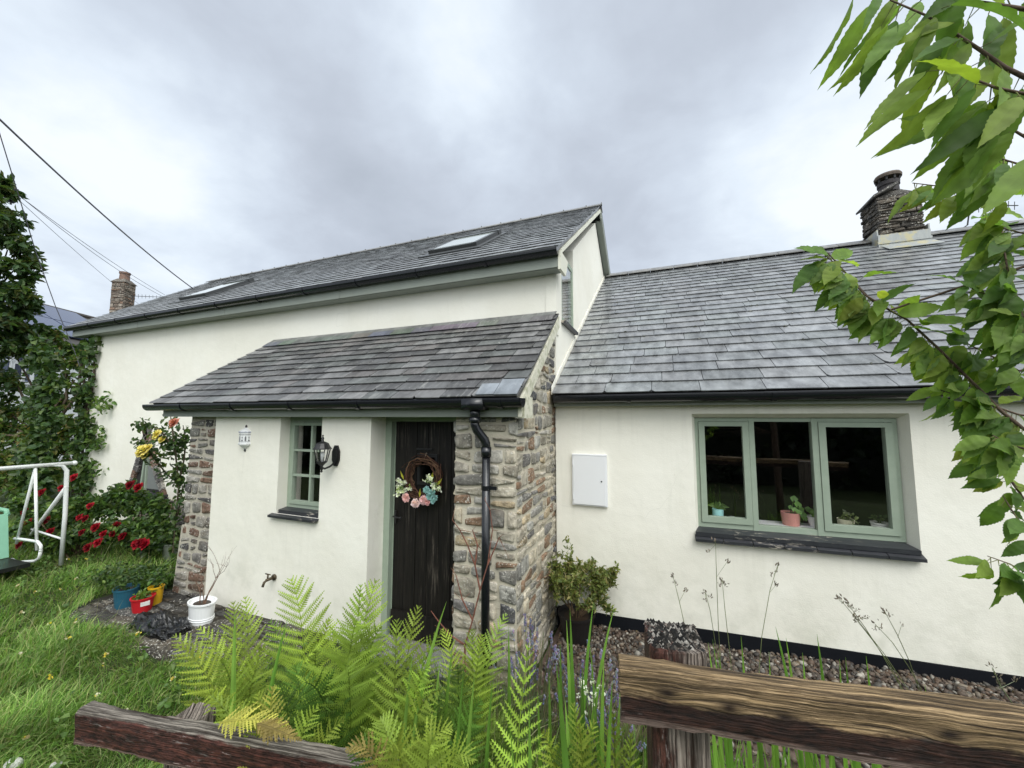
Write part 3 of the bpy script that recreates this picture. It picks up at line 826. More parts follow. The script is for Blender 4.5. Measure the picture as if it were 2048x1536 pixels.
dp = cpart('downpipe', mb, 'gutter', smooth=True)
for zb in (1.42, .12):
    mb = MB(); mb.tube([(xs + .07, yy + .063, zb - .016), (xs + .07, yy + .063, zb + .016)], .039, 14); mb.box((xs + .10, yy + .05, zb - .014), (xs + .165, yy + .075, zb + .014)); mb.box((xs + .05, yy + .09, zb - .014), (xs + .09, YP + .0, zb + .014))
    cpart('pipe_clip', mb, 'gutter', dp)


# --- roof windows
def roof_window(u0, u1, s0, s1):
    P = lambda u, s, h: tp0 + np.array((u, 0, 0)) + sd * s + nd * h
    fr = MB(); w = .065
    def bar(a0, a1, b0, b1, h0=.02, h1=.085):
        fr.hexa([P(a0, b0, h0), P(a1, b0, h0), P(a1, b1, h0), P(a0, b1, h0), P(a0, b0, h1), P(a1, b0, h1), P(a1, b1, h1), P(a0, b1, h1)])
    bar(u0, u0 + w, s0, s1); bar(u1 - w, u1, s0, s1); bar(u0 + w, u1 - w, s0, s0 + w, .02, .08); bar(u0 - .01, u1 + .01, s1 - w * 1.5, s1 + .02, .02, .10)
    bar(u0 - .1, u1 + .1, s0 - .16, s0 - .005, .018, .035); bar(u0 - .10, u0 - .002, s0, s1 + .1, .018, .034); bar(u1 + .002, u1 + .1, s0, s1 + .1, .018, .034)
    f = cpart('roof_window', fr, 'greyframe')
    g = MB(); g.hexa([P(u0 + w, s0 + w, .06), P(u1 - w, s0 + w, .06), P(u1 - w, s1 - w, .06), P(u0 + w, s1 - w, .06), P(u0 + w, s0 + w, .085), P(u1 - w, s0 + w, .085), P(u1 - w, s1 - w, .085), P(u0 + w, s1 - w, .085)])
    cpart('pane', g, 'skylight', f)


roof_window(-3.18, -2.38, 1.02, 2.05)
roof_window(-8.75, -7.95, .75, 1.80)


# --- windows, each a painted frame with its panes
def bars(mb, lst, y0, y1):
    for (x0, x1, z0, z1) in lst: mb.box((x0, y0, z0), (x1, y1, z1))


mb = MB()
fx0, fx1, fz1 = .292, 1.832, 1.962
fb = lambda x: .925 + .025 * (x - fx0) / (fx1 - fx0)          # the old frame has dropped at its left end
def fbar(mb, x0, x1, z0, z1, y0, y1):
    f0 = (lambda x: fb(x) + z0) if z0 < .5 else (lambda x: z0)
    f1 = (lambda x: fb(x) + z1) if z1 < .5 else (lambda x: z1)
    mb.hexa([(x0, y0, f0(x0)), (x1, y0, f0(x1)), (x1, y1, f0(x1)), (x0, y1, f0(x0)), (x0, y0, f1(x0)), (x1, y0, f1(x1)), (x1, y1, f1(x1)), (x0, y1, f1(x0))])
Y0 = YW + .10
fbar(mb, fx0, fx0 + .03, 0, fz1, Y0, Y0 + .07); fbar(mb, fx1 - .03, fx1, 0, fz1, Y0, Y0 + .07)
for a, b in ((fx0 + .03, .752), (.795, 1.238), (1.284, fx1 - .03)):
    fbar(mb, a, b, 0, .045, Y0, Y0 + .07); fbar(mb, a, b, fz1 - .032, fz1, Y0, Y0 + .07)
fbar(mb, .752, .795, 0, fz1, Y0 - .006, Y0 + .07); fbar(mb, 1.238, 1.284, 0, fz1, Y0 - .006, Y0 + .07)
wf = cpart('wide_window', mb, 'frame')
for a, b in ((fx0 + .033, .749), (1.287, fx1 - .033)):
    mb = MB(); s = .052
    fbar(mb, a, a + s, .048, fz1 - .035, Y0 - .014, Y0 + .05); fbar(mb, b - s, b, .048, fz1 - .035, Y0 - .014, Y0 + .05)
    fbar(mb, a + s, b - s, .048, .048 + s, Y0 - .014, Y0 + .05); fbar(mb, a + s, b - s, fz1 - .035 - s * .8, fz1 - .035, Y0 - .014, Y0 + .05)
    cpart('casement', mb, 'frame', wf)
    mb = MB(); fbar(mb, a + s - .004, b - s + .004, .095, fz1 - .072, Y0 + .016, Y0 + .022); cpart('pane', mb, 'glass', wf)
mb = MB(); fbar(mb, .791, 1.242, .042, fz1 - .028, Y0 + .028, Y0 + .034); cpart('pane', mb, 'glass', wf)
mb = MB()
mb.hexa([(wx0 - .005, YW - .03, .868), (wx1 + .02, YW - .03, .892), (wx1 - .02, Y0 + .0, .90), (wx0 + .02, Y0 + .0, .875), (wx0 - .005, YW - .03, .905), (wx1 + .02, YW - .03, .928), (wx1 - .02, Y0 + .0, .948), (wx0 + .02, Y0 + .0, .924)])
n = 7
for i in range(n):
    xa = wx0 - .01 + (wx1 + .05 - wx0) * i / n; xb = wx0 - .01 + (wx1 + .05 - wx0) * (i + 1) / n - .006
    za, zb_ = .838 + .024 * i / n, .838 + .024 * (i + 1) / n
    mb.hexa([(xa, YW - .065, za - .012), (xb, YW - .065, zb_ - .012), (xb, YW + .02, zb_), (xa, YW + .02, za), (xa, YW - .065, za + .012), (xb, YW - .065, zb_ + .012), (xb, YW + .02, zb_ + .042), (xa, YW + .02, za + .042)])
cpart('sill', mb, 'sill', wf)
mb = MB(); fbar(mb, fx0, fx1, 0, .040, Y0 + .071, Y0 + .26); cpart('inner_sill', mb, 'white', wf)

# small six-pane porch window
mb = MB()
Y1 = YP + .115
sx0, sx1, sz0, sz1 = -3.742, -3.10, 1.015, PF
s = .05
bars(mb, [(sx0, sx0 + .045, sz0, sz1), (sx1 - .03, sx1, sz0, sz1), (sx0 + .045, sx1 - .03, sz0, sz0 + .05), (sx0 + .045, sx1 - .03, sz1 - .055, sz1)], Y1, Y1 + .06)
pf = cpart('porch_window', mb, 'frame')
mb = MB()
i0, i1, j0, j1 = sx0 + .048, sx1 - .033, sz0 + .053, sz1 - .058
s = .034
bars(mb, [(i0, i0 + s, j0, j1), (i1 - s, i1, j0, j1), (i0 + s, i1 - s, j0, j0 + s), (i0 + s, i1 - s, j1 - s, j1)], Y1 - .012, Y1 + .04)
xm = (i0 + i1) / 2
bars(mb, [(xm - .012, xm + .012, j0 + s, j1 - s)], Y1 - .008, Y1 + .035)
zs = [j0 + s + (j1 - j0 - 2 * s) * k / 3 for k in (1, 2)]
for z in zs: bars(mb, [(i0 + s, xm - .012, z - .011, z + .011), (xm + .012, i1 - s, z - .011, z + .011)], Y1 - .007, Y1 + .034)
cpart('casement', mb, 'frame', pf)
zz_ = [j0 + s] + zs + [j1 - s]
for a, b in ((i0 + s - .003, xm - .009), (xm + .009, i1 - s + .003)):
    for k in range(3):
        mb = MB(); mb.box((a, Y1 + .012, zz_[k] - .002), (b, Y1 + .017, zz_[k + 1] + .002)); cpart('pane', mb, 'glass', pf)
mb = MB()
mb.hexa([(-3.735, YP + .02, .985), (-3.163, YP + .02, .985), (-3.163, Y1, 1.0), (-3.735, Y1, 1.0), (-3.735, YP + .02, 1.018), (-3.163, YP + .02, 1.018), (-3.163, Y1, 1.03), (-3.735, Y1, 1.03)])
for (a, b) in ((-3.80, -3.55), (-3.545, -3.36), (-3.355, -3.155)):
    mb.hexa([(a, YP - .05, .952), (b, YP - .05, .952), (b, YP + .03, .968), (a, YP + .03, .968), (a, YP - .05, .974), (b, YP - .05, .974), (b, YP + .03, .989), (a, YP + .03, .989)])
cpart('sill', mb, 'sill', pf)
# gable window
mb = MB()
for (y0, y1, z0, z1) in ((gy0, gy0 + .05, gz0, gz1), (gy1 - .06, gy1, gz0, gz1), (gy0 + .05, gy1 - .06, gz0, gz0 + .06), (gy0 + .05, gy1 - .06, gz1 - .06, gz1)):
    mb.box((XG - .06, y0, z0), (XG - .006, y1, z1))
gw = cpart('gable_window', mb, 'frame')
mb = MB(); mb.box((XG - .020, gy0 + .05, gz0 + .06), (XG - .015, gy1 - .06, gz1 - .06)); cpart('pane', mb, 'glass', gw)
mb = MB(); mb.box((XG - .035, gy0 - .04, gz0 - .035), (XG + .055, gy1 + .03, gz0)); cpart('sill', mb, 'sill', gw)

# --- plank door in its sage frame
mb = MB()
Y2 = YP + .21
dx0, dx1 = -2.555, -1.62
mb.box((dx0, Y2, -.12), (dx0 + .075, Y2 + .10, PF)); mb.box((dx0 + .075, Y2, PF - .045), (dx1, Y2 + .10, PF))
mb.box((dx0 + .075, Y2 + .055, -.12), (dx0 + .10, Y2 + .10, PF - .045))
df = cpart('door_frame', mb, 'frame')
mb = MB()
ex = [dx0 + .09 + (dx1 + .04 - dx0 - .09) * i / 7 for i in range(8)]
door_px = (-2.165, -2.0)                            # the little glazed opening behind the wreath
for i in range(7):
    y_ = Y2 + .045 + rng.uniform(-.003, .003)
    a, b = ex[i] + .0025, ex[i + 1] - .0025
    if b > door_px[0] and a < door_px[1]:
        mb.box((a, y_, -.07), (b, y_ + .035, 1.36)); mb.box((a, y_, 1.60), (b, y_ + .035, PF - .05))
        if a < door_px[0]: mb.box((a, y_, 1.36), (door_px[0], y_ + .035, 1.60))
        if b > door_px[1]: mb.box((door_px[1], y_, 1.36), (b, y_ + .035, 1.60))
    else:
        mb.box((a, y_, -.07), (b, y_ + .035, PF - .05))
mb.box((dx0 + .10, Y2 + .02, -.065), (dx1 + .02, Y2 + .042, .16))
dr = cpart('door', mb, 'door')
mb = MB(); mb.box((door_px[0], Y2 + .06, 1.36), (door_px[1], Y2 + .066, 1.60)); o = cpart('pane', mb, 'glass', dr)
mb = MB()
for q in ((door_px[0] - .03, door_px[1] + .03, 1.335, 1.365), (door_px[0] - .03, door_px[1] + .03, 1.595, 1.625)): mb.box((q[0], Y2 + .025, q[2]), (q[1], Y2 + .043, q[3]))
for q in (door_px[0] - .03, door_px[1]): mb.box((q, Y2 + .027, 1.365), (q + .03, Y2 + .043, 1.595))
mb.box((-2.21, Y2 + .03, 1.66), (-2.03, Y2 + .042, 1.675))
cpart('spyhole_frame', mb, 'iron', dr)
mb = MB(); mb.box((-2.45, Y2 + .03, .95), (-2.425, Y2 + .042, 1.07)); mb.tube([(-2.44, Y2 + .04, 1.02), (-2.44, Y2 + .005, 1.02), (-2.40, Y2 + .0, 1.018), (-2.35, Y2 + .003, 1.015)], .008, 8); mb.ball((-2.352, Y2 + .003, 1.015), .011)
cpart('handle', mb, 'iron', dr)
mb = MB(); mb.box((dx0 - .02, YP - .10, -.14), (dx1 + .02, Y2 + .08, -.075), (.2, .2, .19)); cpart('doorstep', mb, 'stone')

# --- triangular slate-headed window low in the tall wall (left of the porch)
tri = [(-9.15, .62), (-8.02, .62), (-8.70, 1.80)]
mb = MB()
def edge_stones(a, b, n):
    a, b = np.array(a), np.array(b)
    for i in range(n):
        p, q = a + (b - a) * i / n, a + (b - a) * (i + .92) / n
        w = rng.uniform(.09, .17); o_ = np.array((-(b - a)[1], (b - a)[0])); o_ = o_ / np.linalg.norm(o_) * w
        c = rng.choice(PAL_GREY)
        mb.prism([(p[0], YT - .05, p[1]), (q[0], YT - .05, q[1]), (q[0] + o_[0], YT - .05, q[1] + o_[1]), (p[0] + o_[0], YT - .05, p[1] + o_[1])], (0, .2, 0), c)
edge_stones(tri[2], tri[0], 9)
edge_stones((-7.98, .6), tri[2], 9)
tw = cpart('triangular_window', mb, 'stone')
mb = MB()
mb.prism([(x_, YT - .004, z_) for x_, z_ in tri], (0, .002, 0)); cpart('recess_shade', mb, 'dark', tw)  # flat dark sheet on the wall, painted shade in place of a deep opening
mb = MB(); mb.prism([(x_, YT - .012, z_) for x_, z_ in ((-8.66, .70), (-8.10, .70), (-8.62, 1.56))], (0, .004, 0)); cpart('pane', mb, 'greypane', tw)
mb = MB()
for a, b, w in (((-8.72, .66), (-8.62, 1.62), .05), ((-8.60, .66), (-8.60, 1.50), .03)):
    mb.prism([(a[0] - w, YT - .04, a[1]), (a[0], YT - .04, a[1]), (b[0], YT - .04, b[1]), (b[0] - w * .6, YT - .04, b[1])], (0, .03, 0))
cpart('frame', mb, 'frame', tw)
mb = MB(); mb.box((-8.95, YT - .13, .60), (-7.98, YT + .0, .64)); mb.box((-8.98, YT - .17, .545), (-7.96, YT + .0, .585)); cpart('sill', mb, 'sill', tw)
mb, mm = MB(), MB()
rubble(mb, lambda u, v, d: (u, YT - .02 - d, v), -9.1, -6.6, -.3, .56, (.1, .2), (.14, .32), PAL_GREY, proj=.02)
mm.box((-9.1, YT - .02, -.3), (-6.6, YT - .001, .56), (.28, .26, .22))
so = cpart('stone_base', mb, 'stone', smooth=True); cpart('mortar', mm, 'mortar', so)

# --- chimney on the wing ridge
mb = MB()
c0, c1, cy0, cy1, cz0, cz1 = 3.53, 4.10, 8.12, 8.68, 4.5, 5.72
mb.box((c0 + .02, cy0 + .02, cz0), (c1 - .02, cy1 - .02, cz1), (.05, .045, .04))
rubble(mb, lambda u, v, d: (u, cy0 + .02 - d, v), c0, c1, cz0 + .3, cz1, (.03, .07), (.10, .34), PAL_DARK, proj=.035, gap=.005, over=(.015, .015))
rubble(mb, lambda u, v, d: (c0 + .02 - d, u, v), cy0, cy1, cz0 + .3, cz1, (.03, .07), (.10, .34), PAL_DARK, proj=.035, gap=.005, over=(.015, .015))
rubble(mb, lambda u, v, d: (c1 - .02 + d, u, v), cy0, cy1, cz0 + .3, cz1, (.03, .07), (.10, .34), PAL_DARK, proj=.03, gap=.005)
for (a, b) in ((c0 - .06, c1 + .02),):
    mb.hexa([(a, cy0 - .05, cz1 - .01), (c0 + .28, cy0 - .05, cz1 + .16), (c0 + .28, cy1 + .05, cz1 + .16), (a, cy1 + .05, cz1 - .01), (a, cy0 - .05, cz1 + .025), (c0 + .26, cy0 - .05, cz1 + .195), (c0 + .26, cy1 + .05, cz1 + .195), (a, cy1 + .05, cz1 + .025)], (.10, .095, .09))
mb.hexa([(c0 + .05, cy0 + .04, cz1), (c1 - .03, cy0 + .04, cz1), (c1 - .03, cy1 - .04, cz1), (c0 + .05, cy1 - .04, cz1), (c0 + .27, cy0 + .2, cz1 + .18), (c1 - .2, cy0 + .2, cz1 + .18), (c1 - .2, cy1 - .2, cz1 + .18), (c0 + .27, cy1 - .2, cz1 + .18)], (.055, .05, .045))
ch = cpart('chimney', mb, 'chimney')
mb = MB()
pc = (c0 + .29, (cy0 + cy1) / 2, cz1 + .15)
mb.lathe([(.14, 0), (.135, .12), (.15, .13), (.15, .20), (.12, .205)], pc, 20, (.045, .04, .042))
for k in range(9):
    an = 2 * math.pi * k / 9
    mb.box((-.012, -.012, 0), (.012, .012, .08), (.04, .04, .04), Matrix.Translation((pc[0] + .15 * math.cos(an), pc[1] + .15 * math.sin(an), pc[2] + .20)))
mb.lathe([(.11, .27), (.18, .262), (.185, .30), (.17, .33), (.0, .352)], pc, 20, (.12, .095, .075))
cpart('chimney_pot', mb, 'clay', ch)
mb = MB()
for (y0, y1, x0, x1, z0, z1) in ((cy0 - .05, cy0 - .03, c0 - .05, c1 + .05, 4.66, 5.02),):
    mb.box((x0, y0, z0), (x1, y1 + .05, z1))
mb.box((c0 - .055, cy0 - .03, 4.7), (c0 - .035, cy1, 5.12)); mb.box((c1 + .035, cy0 - .03, 4.7), (c1 + .055, cy1, 5.12))
a = wp0 + wu * (wl - .72) + wn * .04
mb.prism([a + np.array((c0 - .05, 0, 0)), a + np.array((c1 + .05, 0, 0)), a + wu * .30 + np.array((c1 + .05, 0, 0)), a + wu * .30 + np.array((c0 - .05, 0, 0))], wn * .008)
mb.box((c0 - .06, cy0 - .06, 4.86), (c1 + .06, cy0 - .051, 4.90))
cpart('lead_flashing', mb, 'lead', ch)

# ------------------------------------------------------------------ plants: leaf helpers
def vecs(n, s=1.0): return nrng.normal(0, s, (n, 3))


def leaf_cloud(mb, pts, size, pal, droop=0.35, aspect=.5, up=(0, 0, 1), bias=.8):
    """small folded leaves at the given points"""
    for p in pts:
        L = size * rng.uniform(.6, 1.25)
        d = unit(vecs(1)[0] * .8 + np.array((0, 0, -droop)))
        nn = unit(vecs(1)[0] * .55 + np.asarray(up) * bias)
        s = unit(np.cross(d, nn)); nn = np.cross(s, d)
        w = L * aspect * .5
        c = rng.choice(pal); k = rng.uniform(.7, 1.3); c = tuple(x * k for x in c)
        fold = nn * w * rng.uniform(.2, .6)
        V = [p, p + d * L * .35 + s * w + fold, p + d * L * .72 + s * w * .75 + fold * .6, p + d * L - nn * L * .12, p + d * L * .72 - s * w * .75 + fold * .6, p + d * L * .35 - s * w + fold, p + d * L * .5]
        mb.add(V, [(0, 1, 2, 6), (6, 2, 3), (0, 6, 4, 5), (6, 3, 4)], c)


def blob_pts(c, r, n, shell=.55):
    r = np.asarray(r, float) * np.ones(3)
    d = vecs(n); d /= np.linalg.norm(d, axis=1)[:, None]
    k = shell + (1 - shell) * nrng.random(n) ** .6
    return np.asarray(c) + d * r * k[:, None]


G_DARK = [(0.050, 0.10, 0.025), (0.036, 0.075, 0.022), (0.07, 0.125, 0.03), (0.09, 0.135, 0.035), (0.055, 0.105, 0.04)]
G_MID = [(0.085, 0.17, 0.032), (0.12, 0.20, 0.04), (0.06, 0.125, 0.028), (0.15, 0.215, 0.05), (0.09, 0.155, 0.045)]
G_OLIVE = [(0.17, 0.17, 0.05), (0.13, 0.17, 0.04), (0.22, 0.18, 0.07), (0.08, 0.13, 0.03)]


def branchy(mb, p, d, L, r, depth, col, spread=.6, tips=None, seg=4):
    pts = [np.asarray(p, float)]; d = unit(d)
    for i in range(seg):
        d = unit(d + vecs(1)[0] * .16 + np.array((0, 0, .05)))
        pts.append(pts[-1] + d * L / seg)
    mb.tube(pts, [r * (1 - .55 * i / seg) for i in range(seg + 1)], 6, col, cap=False)
    if tips is not None and depth <= 1: tips.extend(pts[1:])
    if depth > 0:
        for k in range(rng.choice((2, 3))):
            branchy(mb, pts[rng.choice((seg - 1, seg))], d + vecs(1)[0] * spread, L * rng.uniform(.55, .8), r * .5, depth - 1, col, spread, tips, seg)


# ------------------------------------------------------------------ beyond the cottage: the neighbour's house
A = on_d(20, 592, 15.0); B = on_d(217, 622, 19.0)
rd = unit((B - A) * (1, 1, 0)); dn = np.array((rd[1], -rd[0], 0))                     # ridge direction, and towards us
A = A.copy(); B[2] = A[2] = 6.5
A = A - rd * 3.0
nb = thing('neighbour_house', (A[0], A[1], -.1), 'white rendered house with solar panels on its roof, half hidden behind the creeper', 'house')
rs = unit(dn - np.array((0, 0, .62)))                                           # down the slope that faces us
rl = 3.6
rn = unit(np.cross(rd, rs)); rn = rn if rn[2] > 0 else -rn
LN = np.linalg.norm(B - A) + .6
mb = MB()
mb.prism([A, A + rd * LN, A + rd * LN + rs * rl, A + rs * rl], rn * .08, (.07, .065, .06))
mb.prism([A + rn * .07 - rs * .05, A + rd * LN + rn * .07 - rs * .05, A + rd * LN + rn * .07 - dn * 2.8 - np.array((0, 0, 1.9)), A + rn * .07 - dn * 2.8 - np.array((0, 0, 1.9))], (0, 0, -.1), (.07, .065, .06))
mb.tube([A + rn * .1, A + rd * LN + rn * .1], .10, 8, (.09, .08, .07))
nrf = mb.build('roof', M['tint'], nb)
pw = 2.2
for i in range(3):
    mb = MB()
    o0 = A + rd * (LN - 2.2 - pw * (i + 1)) + rn * .14
    for j in range(2):
        q = o0 + rs * (.06 + j * 1.55)
        mb.prism([q, q + rd * (pw - .06), q + rd * (pw - .06) + rs * 1.5, q + rs * 1.5], rn * .04)
    mb.build('solar_panel', M['solar'], nb)
E0 = A + rs * (rl - .35); E0[2] -= .06
mb = MB()
wl_ = E0 - dn * .0
mb.prism([(wl_[0], wl_[1], -.2), tuple((wl_ + rd * LN)[:2]) + (-.2,), tuple(wl_ + rd * LN), tuple(wl_)], -dn * .3)
en = wl_ + rd * LN
mb.prism([(en[0], en[1], -.2), tuple((en - dn * 5.4)[:2]) + (-.2,), tuple(en - dn * 5.4), tuple(en - dn * 2.6 + np.array((0, 0, 1.75))), tuple(en)], -rd * .25)
mb.build('wall', M['white'], nb)
for (u, v, w_, h_) in ((62, 738, 1.25, 1.1), (20, 730, .8, 1.1)):
    r_ = ray(u, v); t = ((wl_ - EYE) @ dn) / (r_ @ dn); c = EYE + r_ * t + dn * .01
    mb = MB()
    def pq(a, b, k): return c + rd * a + np.array((0, 0, b)) + dn * k
    for a0, a1, b0, b1 in ((-w_ / 2, -w_ / 2 + .09, -h_ / 2, h_ / 2), (w_ / 2 - .09, w_ / 2, -h_ / 2, h_ / 2), (-w_ / 2, w_ / 2, -h_ / 2, -h_ / 2 + .09), (-w_ / 2, w_ / 2, h_ / 2 - .09, h_ / 2), (-.05, .05, -h_ / 2, h_ / 2), (-w_ / 2, w_ / 2, .12, .17)):
        mb.hexa([pq(a0, b0, .01), pq(a1, b0, .01), pq(a1, b0, .06), pq(a0, b0, .06), pq(a0, b1, .01), pq(a1, b1, .01), pq(a1, b1, .06), pq(a0, b1, .06)])
    wn_ = mb.build('window', M['white'], nb)
    mb = MB(); mb.add([pq(-w_ / 2 + .05, -h_ / 2 + .05, .02), pq(w_ / 2 - .05, -h_ / 2 + .05, .02), pq(w_ / 2 - .05, h_ / 2 - .05, .02), pq(-w_ / 2 + .05, h_ / 2 - .05, .02)], [(0, 1, 2, 3)])
    mb.build('pane', M['solar'], wn_)
# its stone chimney stack with one pot
cb = on_d(242, 640, 18.6); ct = on_d(242, 563, 18.6)
mb = MB()
Rm = Matrix.Translation((cb[0], cb[1], 0)) @ Matrix.Rotation(math.atan2(rd[1], rd[0]), 4, 'Z')
hw = .29
mb.box((-hw, -hw, 3.5), (hw, hw, ct[2] - .05), (.10, .085, .07), Rm)
Rn = np.array(Rm)
def wp(q): return Rn[:3, :3] @ np.asarray(q, float) + Rn[:3, 3]
for k in range(4):
    a = k * math.pi / 2
    rubble(mb, lambda u, v, d, a=a: wp((math.cos(a) * (hw + d) - math.sin(a) * u, math.sin(a) * (hw + d) + math.cos(a) * u, v)), -hw, hw, 4.6, ct[2] - .05, (.10, .18), (.15, .4), [(.19, .15, .12), (.27, .23, .19), (.14, .11, .09), (.22, .14, .10)], proj=.03, gap=.012)
mb.hexa([wp(q) for q in ((-hw - .05, -hw - .05, ct[2] - .06), (hw + .05, -hw - .05, ct[2] - .06), (hw + .05, hw + .05, ct[2] - .06), (-hw - .05, hw + .05, ct[2] - .06), (-hw * .6, -hw * .6, ct[2] + .14), (hw * .6, -hw * .6, ct[2] + .14), (hw * .6, hw * .6, ct[2] + .14), (-hw * .6, hw * .6, ct[2] + .14))], (.12, .105, .09))
nch = mb.build('chimney', M['chimney'], nb)
mb = MB(); mb.lathe([(.20, 0), (.18, .33), (.21, .34), (.21, .42), (.15, .42)], (cb[0], cb[1], ct[2] + .08), 16, (.20, .125, .095)); mb.build('chimney_pot', M['clay'], nch)


def aerial(base, direction, L, n, label, mast, el=.32):
    t = thing('tv_aerial', base, label, 'aerial')
    d = unit(direction); s = unit(np.cross(d, (0, 0, 1)))
    mb = MB(); mb.tube(mast, .016, 6); mb.build('mast', M['iron'], t)
    mb = MB(); top = np.asarray(mast[-1]); mb.tube([top - d * .1, top + d * L], .012, 6); mb.build('boom', M['iron'], t)
    mb = MB()
    for i in range(n):
        q = top + d * L * (i + .5) / n; up_ = np.array((0, 0, 1.))
        h = el * (1 - .5 * i / n)
        mb.tube([q - up_ * h / 2 - s * .02, q + up_ * h / 2], .007, 5)
    mb.build('element_row', M['iron'], t)


a0 = on_d(266, 585, 18.4)
aerial(a0 - (0, 0, .4), RT + FW * .2, 1.35, 9, 'small grey tv aerial beside the far stone chimney on the left', [a0 - np.array((0, 0, .45)), a0 - np.array((0, 0, .17))], .22)
a1 = on_d(1905, 470, 10.0); a2 = on_d(1935, 450, 10.0); a3 = on_d(1940, 411, 10.0)
aerial(a1, RT, 1.25, 8, 'tv aerial behind the cherry leaves right of the big chimney', [a1 - np.array((0.3, 0, .5)), a1, a2, a3], .38)

# ------------------------------------------------------------------ overhead lines
def cable(name, pts, r, label, cat='cable', sag=0.0, group=None, mat='cable', n=18):
    P = [np.asarray(p, float) for p in pts]
    if len(P) == 2:
        P = [P[0] + (P[1] - P[0]) * i / n - np.array((0, 0, sag * 4 * (i / n) * (1 - i / n))) for i in range(n + 1)]
    mb = MB(); mb.tube(P, r, 6)
    return tag(mb.build(name, M[mat], smooth=True), label, cat, group)


def roof_pt(u, v):
    d = ray(u, v); t = (3.80 - TS * (TE - .03) - H) / (d[2] - TS * d[1]); return EYE + d * t
hook = roof_pt(385, 578)
cable('overhead_cable', [on_d(-140, 105, 4.2), hook + np.array((0, 0, .02))], .013, 'thick black overhead cable running down to the cottage roof', 'cable', .12)
jb = on_d(36, 390, 9.5)
cable('telephone_wire', [jb, on_d(330, 590, 17.5)], .007, 'upper of the thin telephone wires beyond the chimney on the left', 'wire', .10)
cable('telephone_wire', [jb + np.array((0, 0, .01)), on_d(348, 604, 17.5)], .007, 'middle thin telephone wire passing above the left chimney', 'wire', .22)
cable('telephone_wire', [jb - np.array((0, 0, .1)), on_d(300, 625, 19.5)], .006, 'lowest thin telephone wire dropping behind the left chimney', 'wire', .1)
cable('stay_wire', [on_d(-6, 250, 6.5), on_d(40, 400, 7.6), on_d(72, 505, 8.2), on_d(110, 610, 8.7), on_d(150, 705, 8.9), on_d(182, 800, 9.0), on_d(198, 860, 9.05)], .008, 'pale wire slanting down in front of the creeper to the cottage wall', 'wire', mat='cable')
mb = MB(); mb.box((-.11, -.08, -.16), (.11, .08, .16), (1, 1, 1), Matrix.Translation(tuple(jb - np.array((0.02, 0.1, .05))))); mb.tube([jb + np.array((0, -.1, -.15)), jb + np.array((.02, -.1, -.3))], .02, 6)
tag(mb.build('junction_box', M['iron']), 'small black cable junction box hanging on the wires at far left', 'junction box')

# ------------------------------------------------------------------ the creeper, trees and shrubs on the left
def plant(name, base, label, cat, group=None): return thing(name, base, label, cat, group)


# tall leafy tree at the left edge of the picture
def leafy_tree(name, label, cat, base, blobs, n_per, size, pal, trunk_pts, r0):
    t = plant(name, base, label, cat)
    mb = MB(); mb.tube(trunk_pts, [r0 * (1 - .6 * i / (len(trunk_pts) - 1)) for i in range(len(trunk_pts))], 8, (.09, .07, .05))
    for c, r in blobs: mb.tube([trunk_pts[-2], (np.asarray(c) + trunk_pts[-2]) / 2 + vecs(1)[0] * .15, c], [.045, .03, .012], 5, (.09, .07, .05), cap=False)
    mb.build('trunk', M['bark'], t, smooth=True)
    mb = MB()
    for c, r in blobs:
        n = int(n_per * np.prod(np.asarray(r) * np.ones(3)) ** (2 / 3))
        sub = blob_pts(c, np.asarray(r) * .78, max(4, n // 38), .25)
        for q in sub:
            leaf_cloud(mb, blob_pts(q, np.asarray(r) * .36, 58, .25), size, pal)
    mb.build('foliage', M['leaf'], t)
    return t


bl = []
for (u, v, d, r) in ((-60, 400, 8.8, .85), (0, 455, 8.9, .62), (-30, 540, 8.9, .85), (28, 540, 9.0, .55), (-10, 640, 9.0, .8), (30, 610, 9.1, .5), (-70, 480, 9.2, 1.0), (5, 375, 9.0, .4), (-40, 330, 9.0, .5), (45, 655, 9.2, .5), (10, 700, 9.2, .55), (-50, 760, 9.3, .9), (15, 500, 9.0, .6), (40, 580, 9.0, .5), (10, 590, 9.0, .6), (-5, 415, 8.9, .55)):
    bl.append((on_d(u, v, d), (r, r * .8, r * .72)))
tb = on_d(-110, 900, 9.6)
leafy_tree('creeper_tree', 'tall leafy tree hung with creeper at the left edge, rising above the neighbour roof', 'tree', (tb[0], tb[1], -.1), bl, 900, .19, G_DARK + [(0.05, 0.10, 0.035), (0.085, 0.10, 0.03)],
           [np.array((tb[0], tb[1], -.2)), np.array((tb[0] + .1, tb[1], 1.5)), np.array((tb[0] + .3, tb[1], 3.0)), np.array((tb[0] + .4, tb[1], 4.5)), np.array((tb[0] + .5, tb[1], 6.0))], .2)

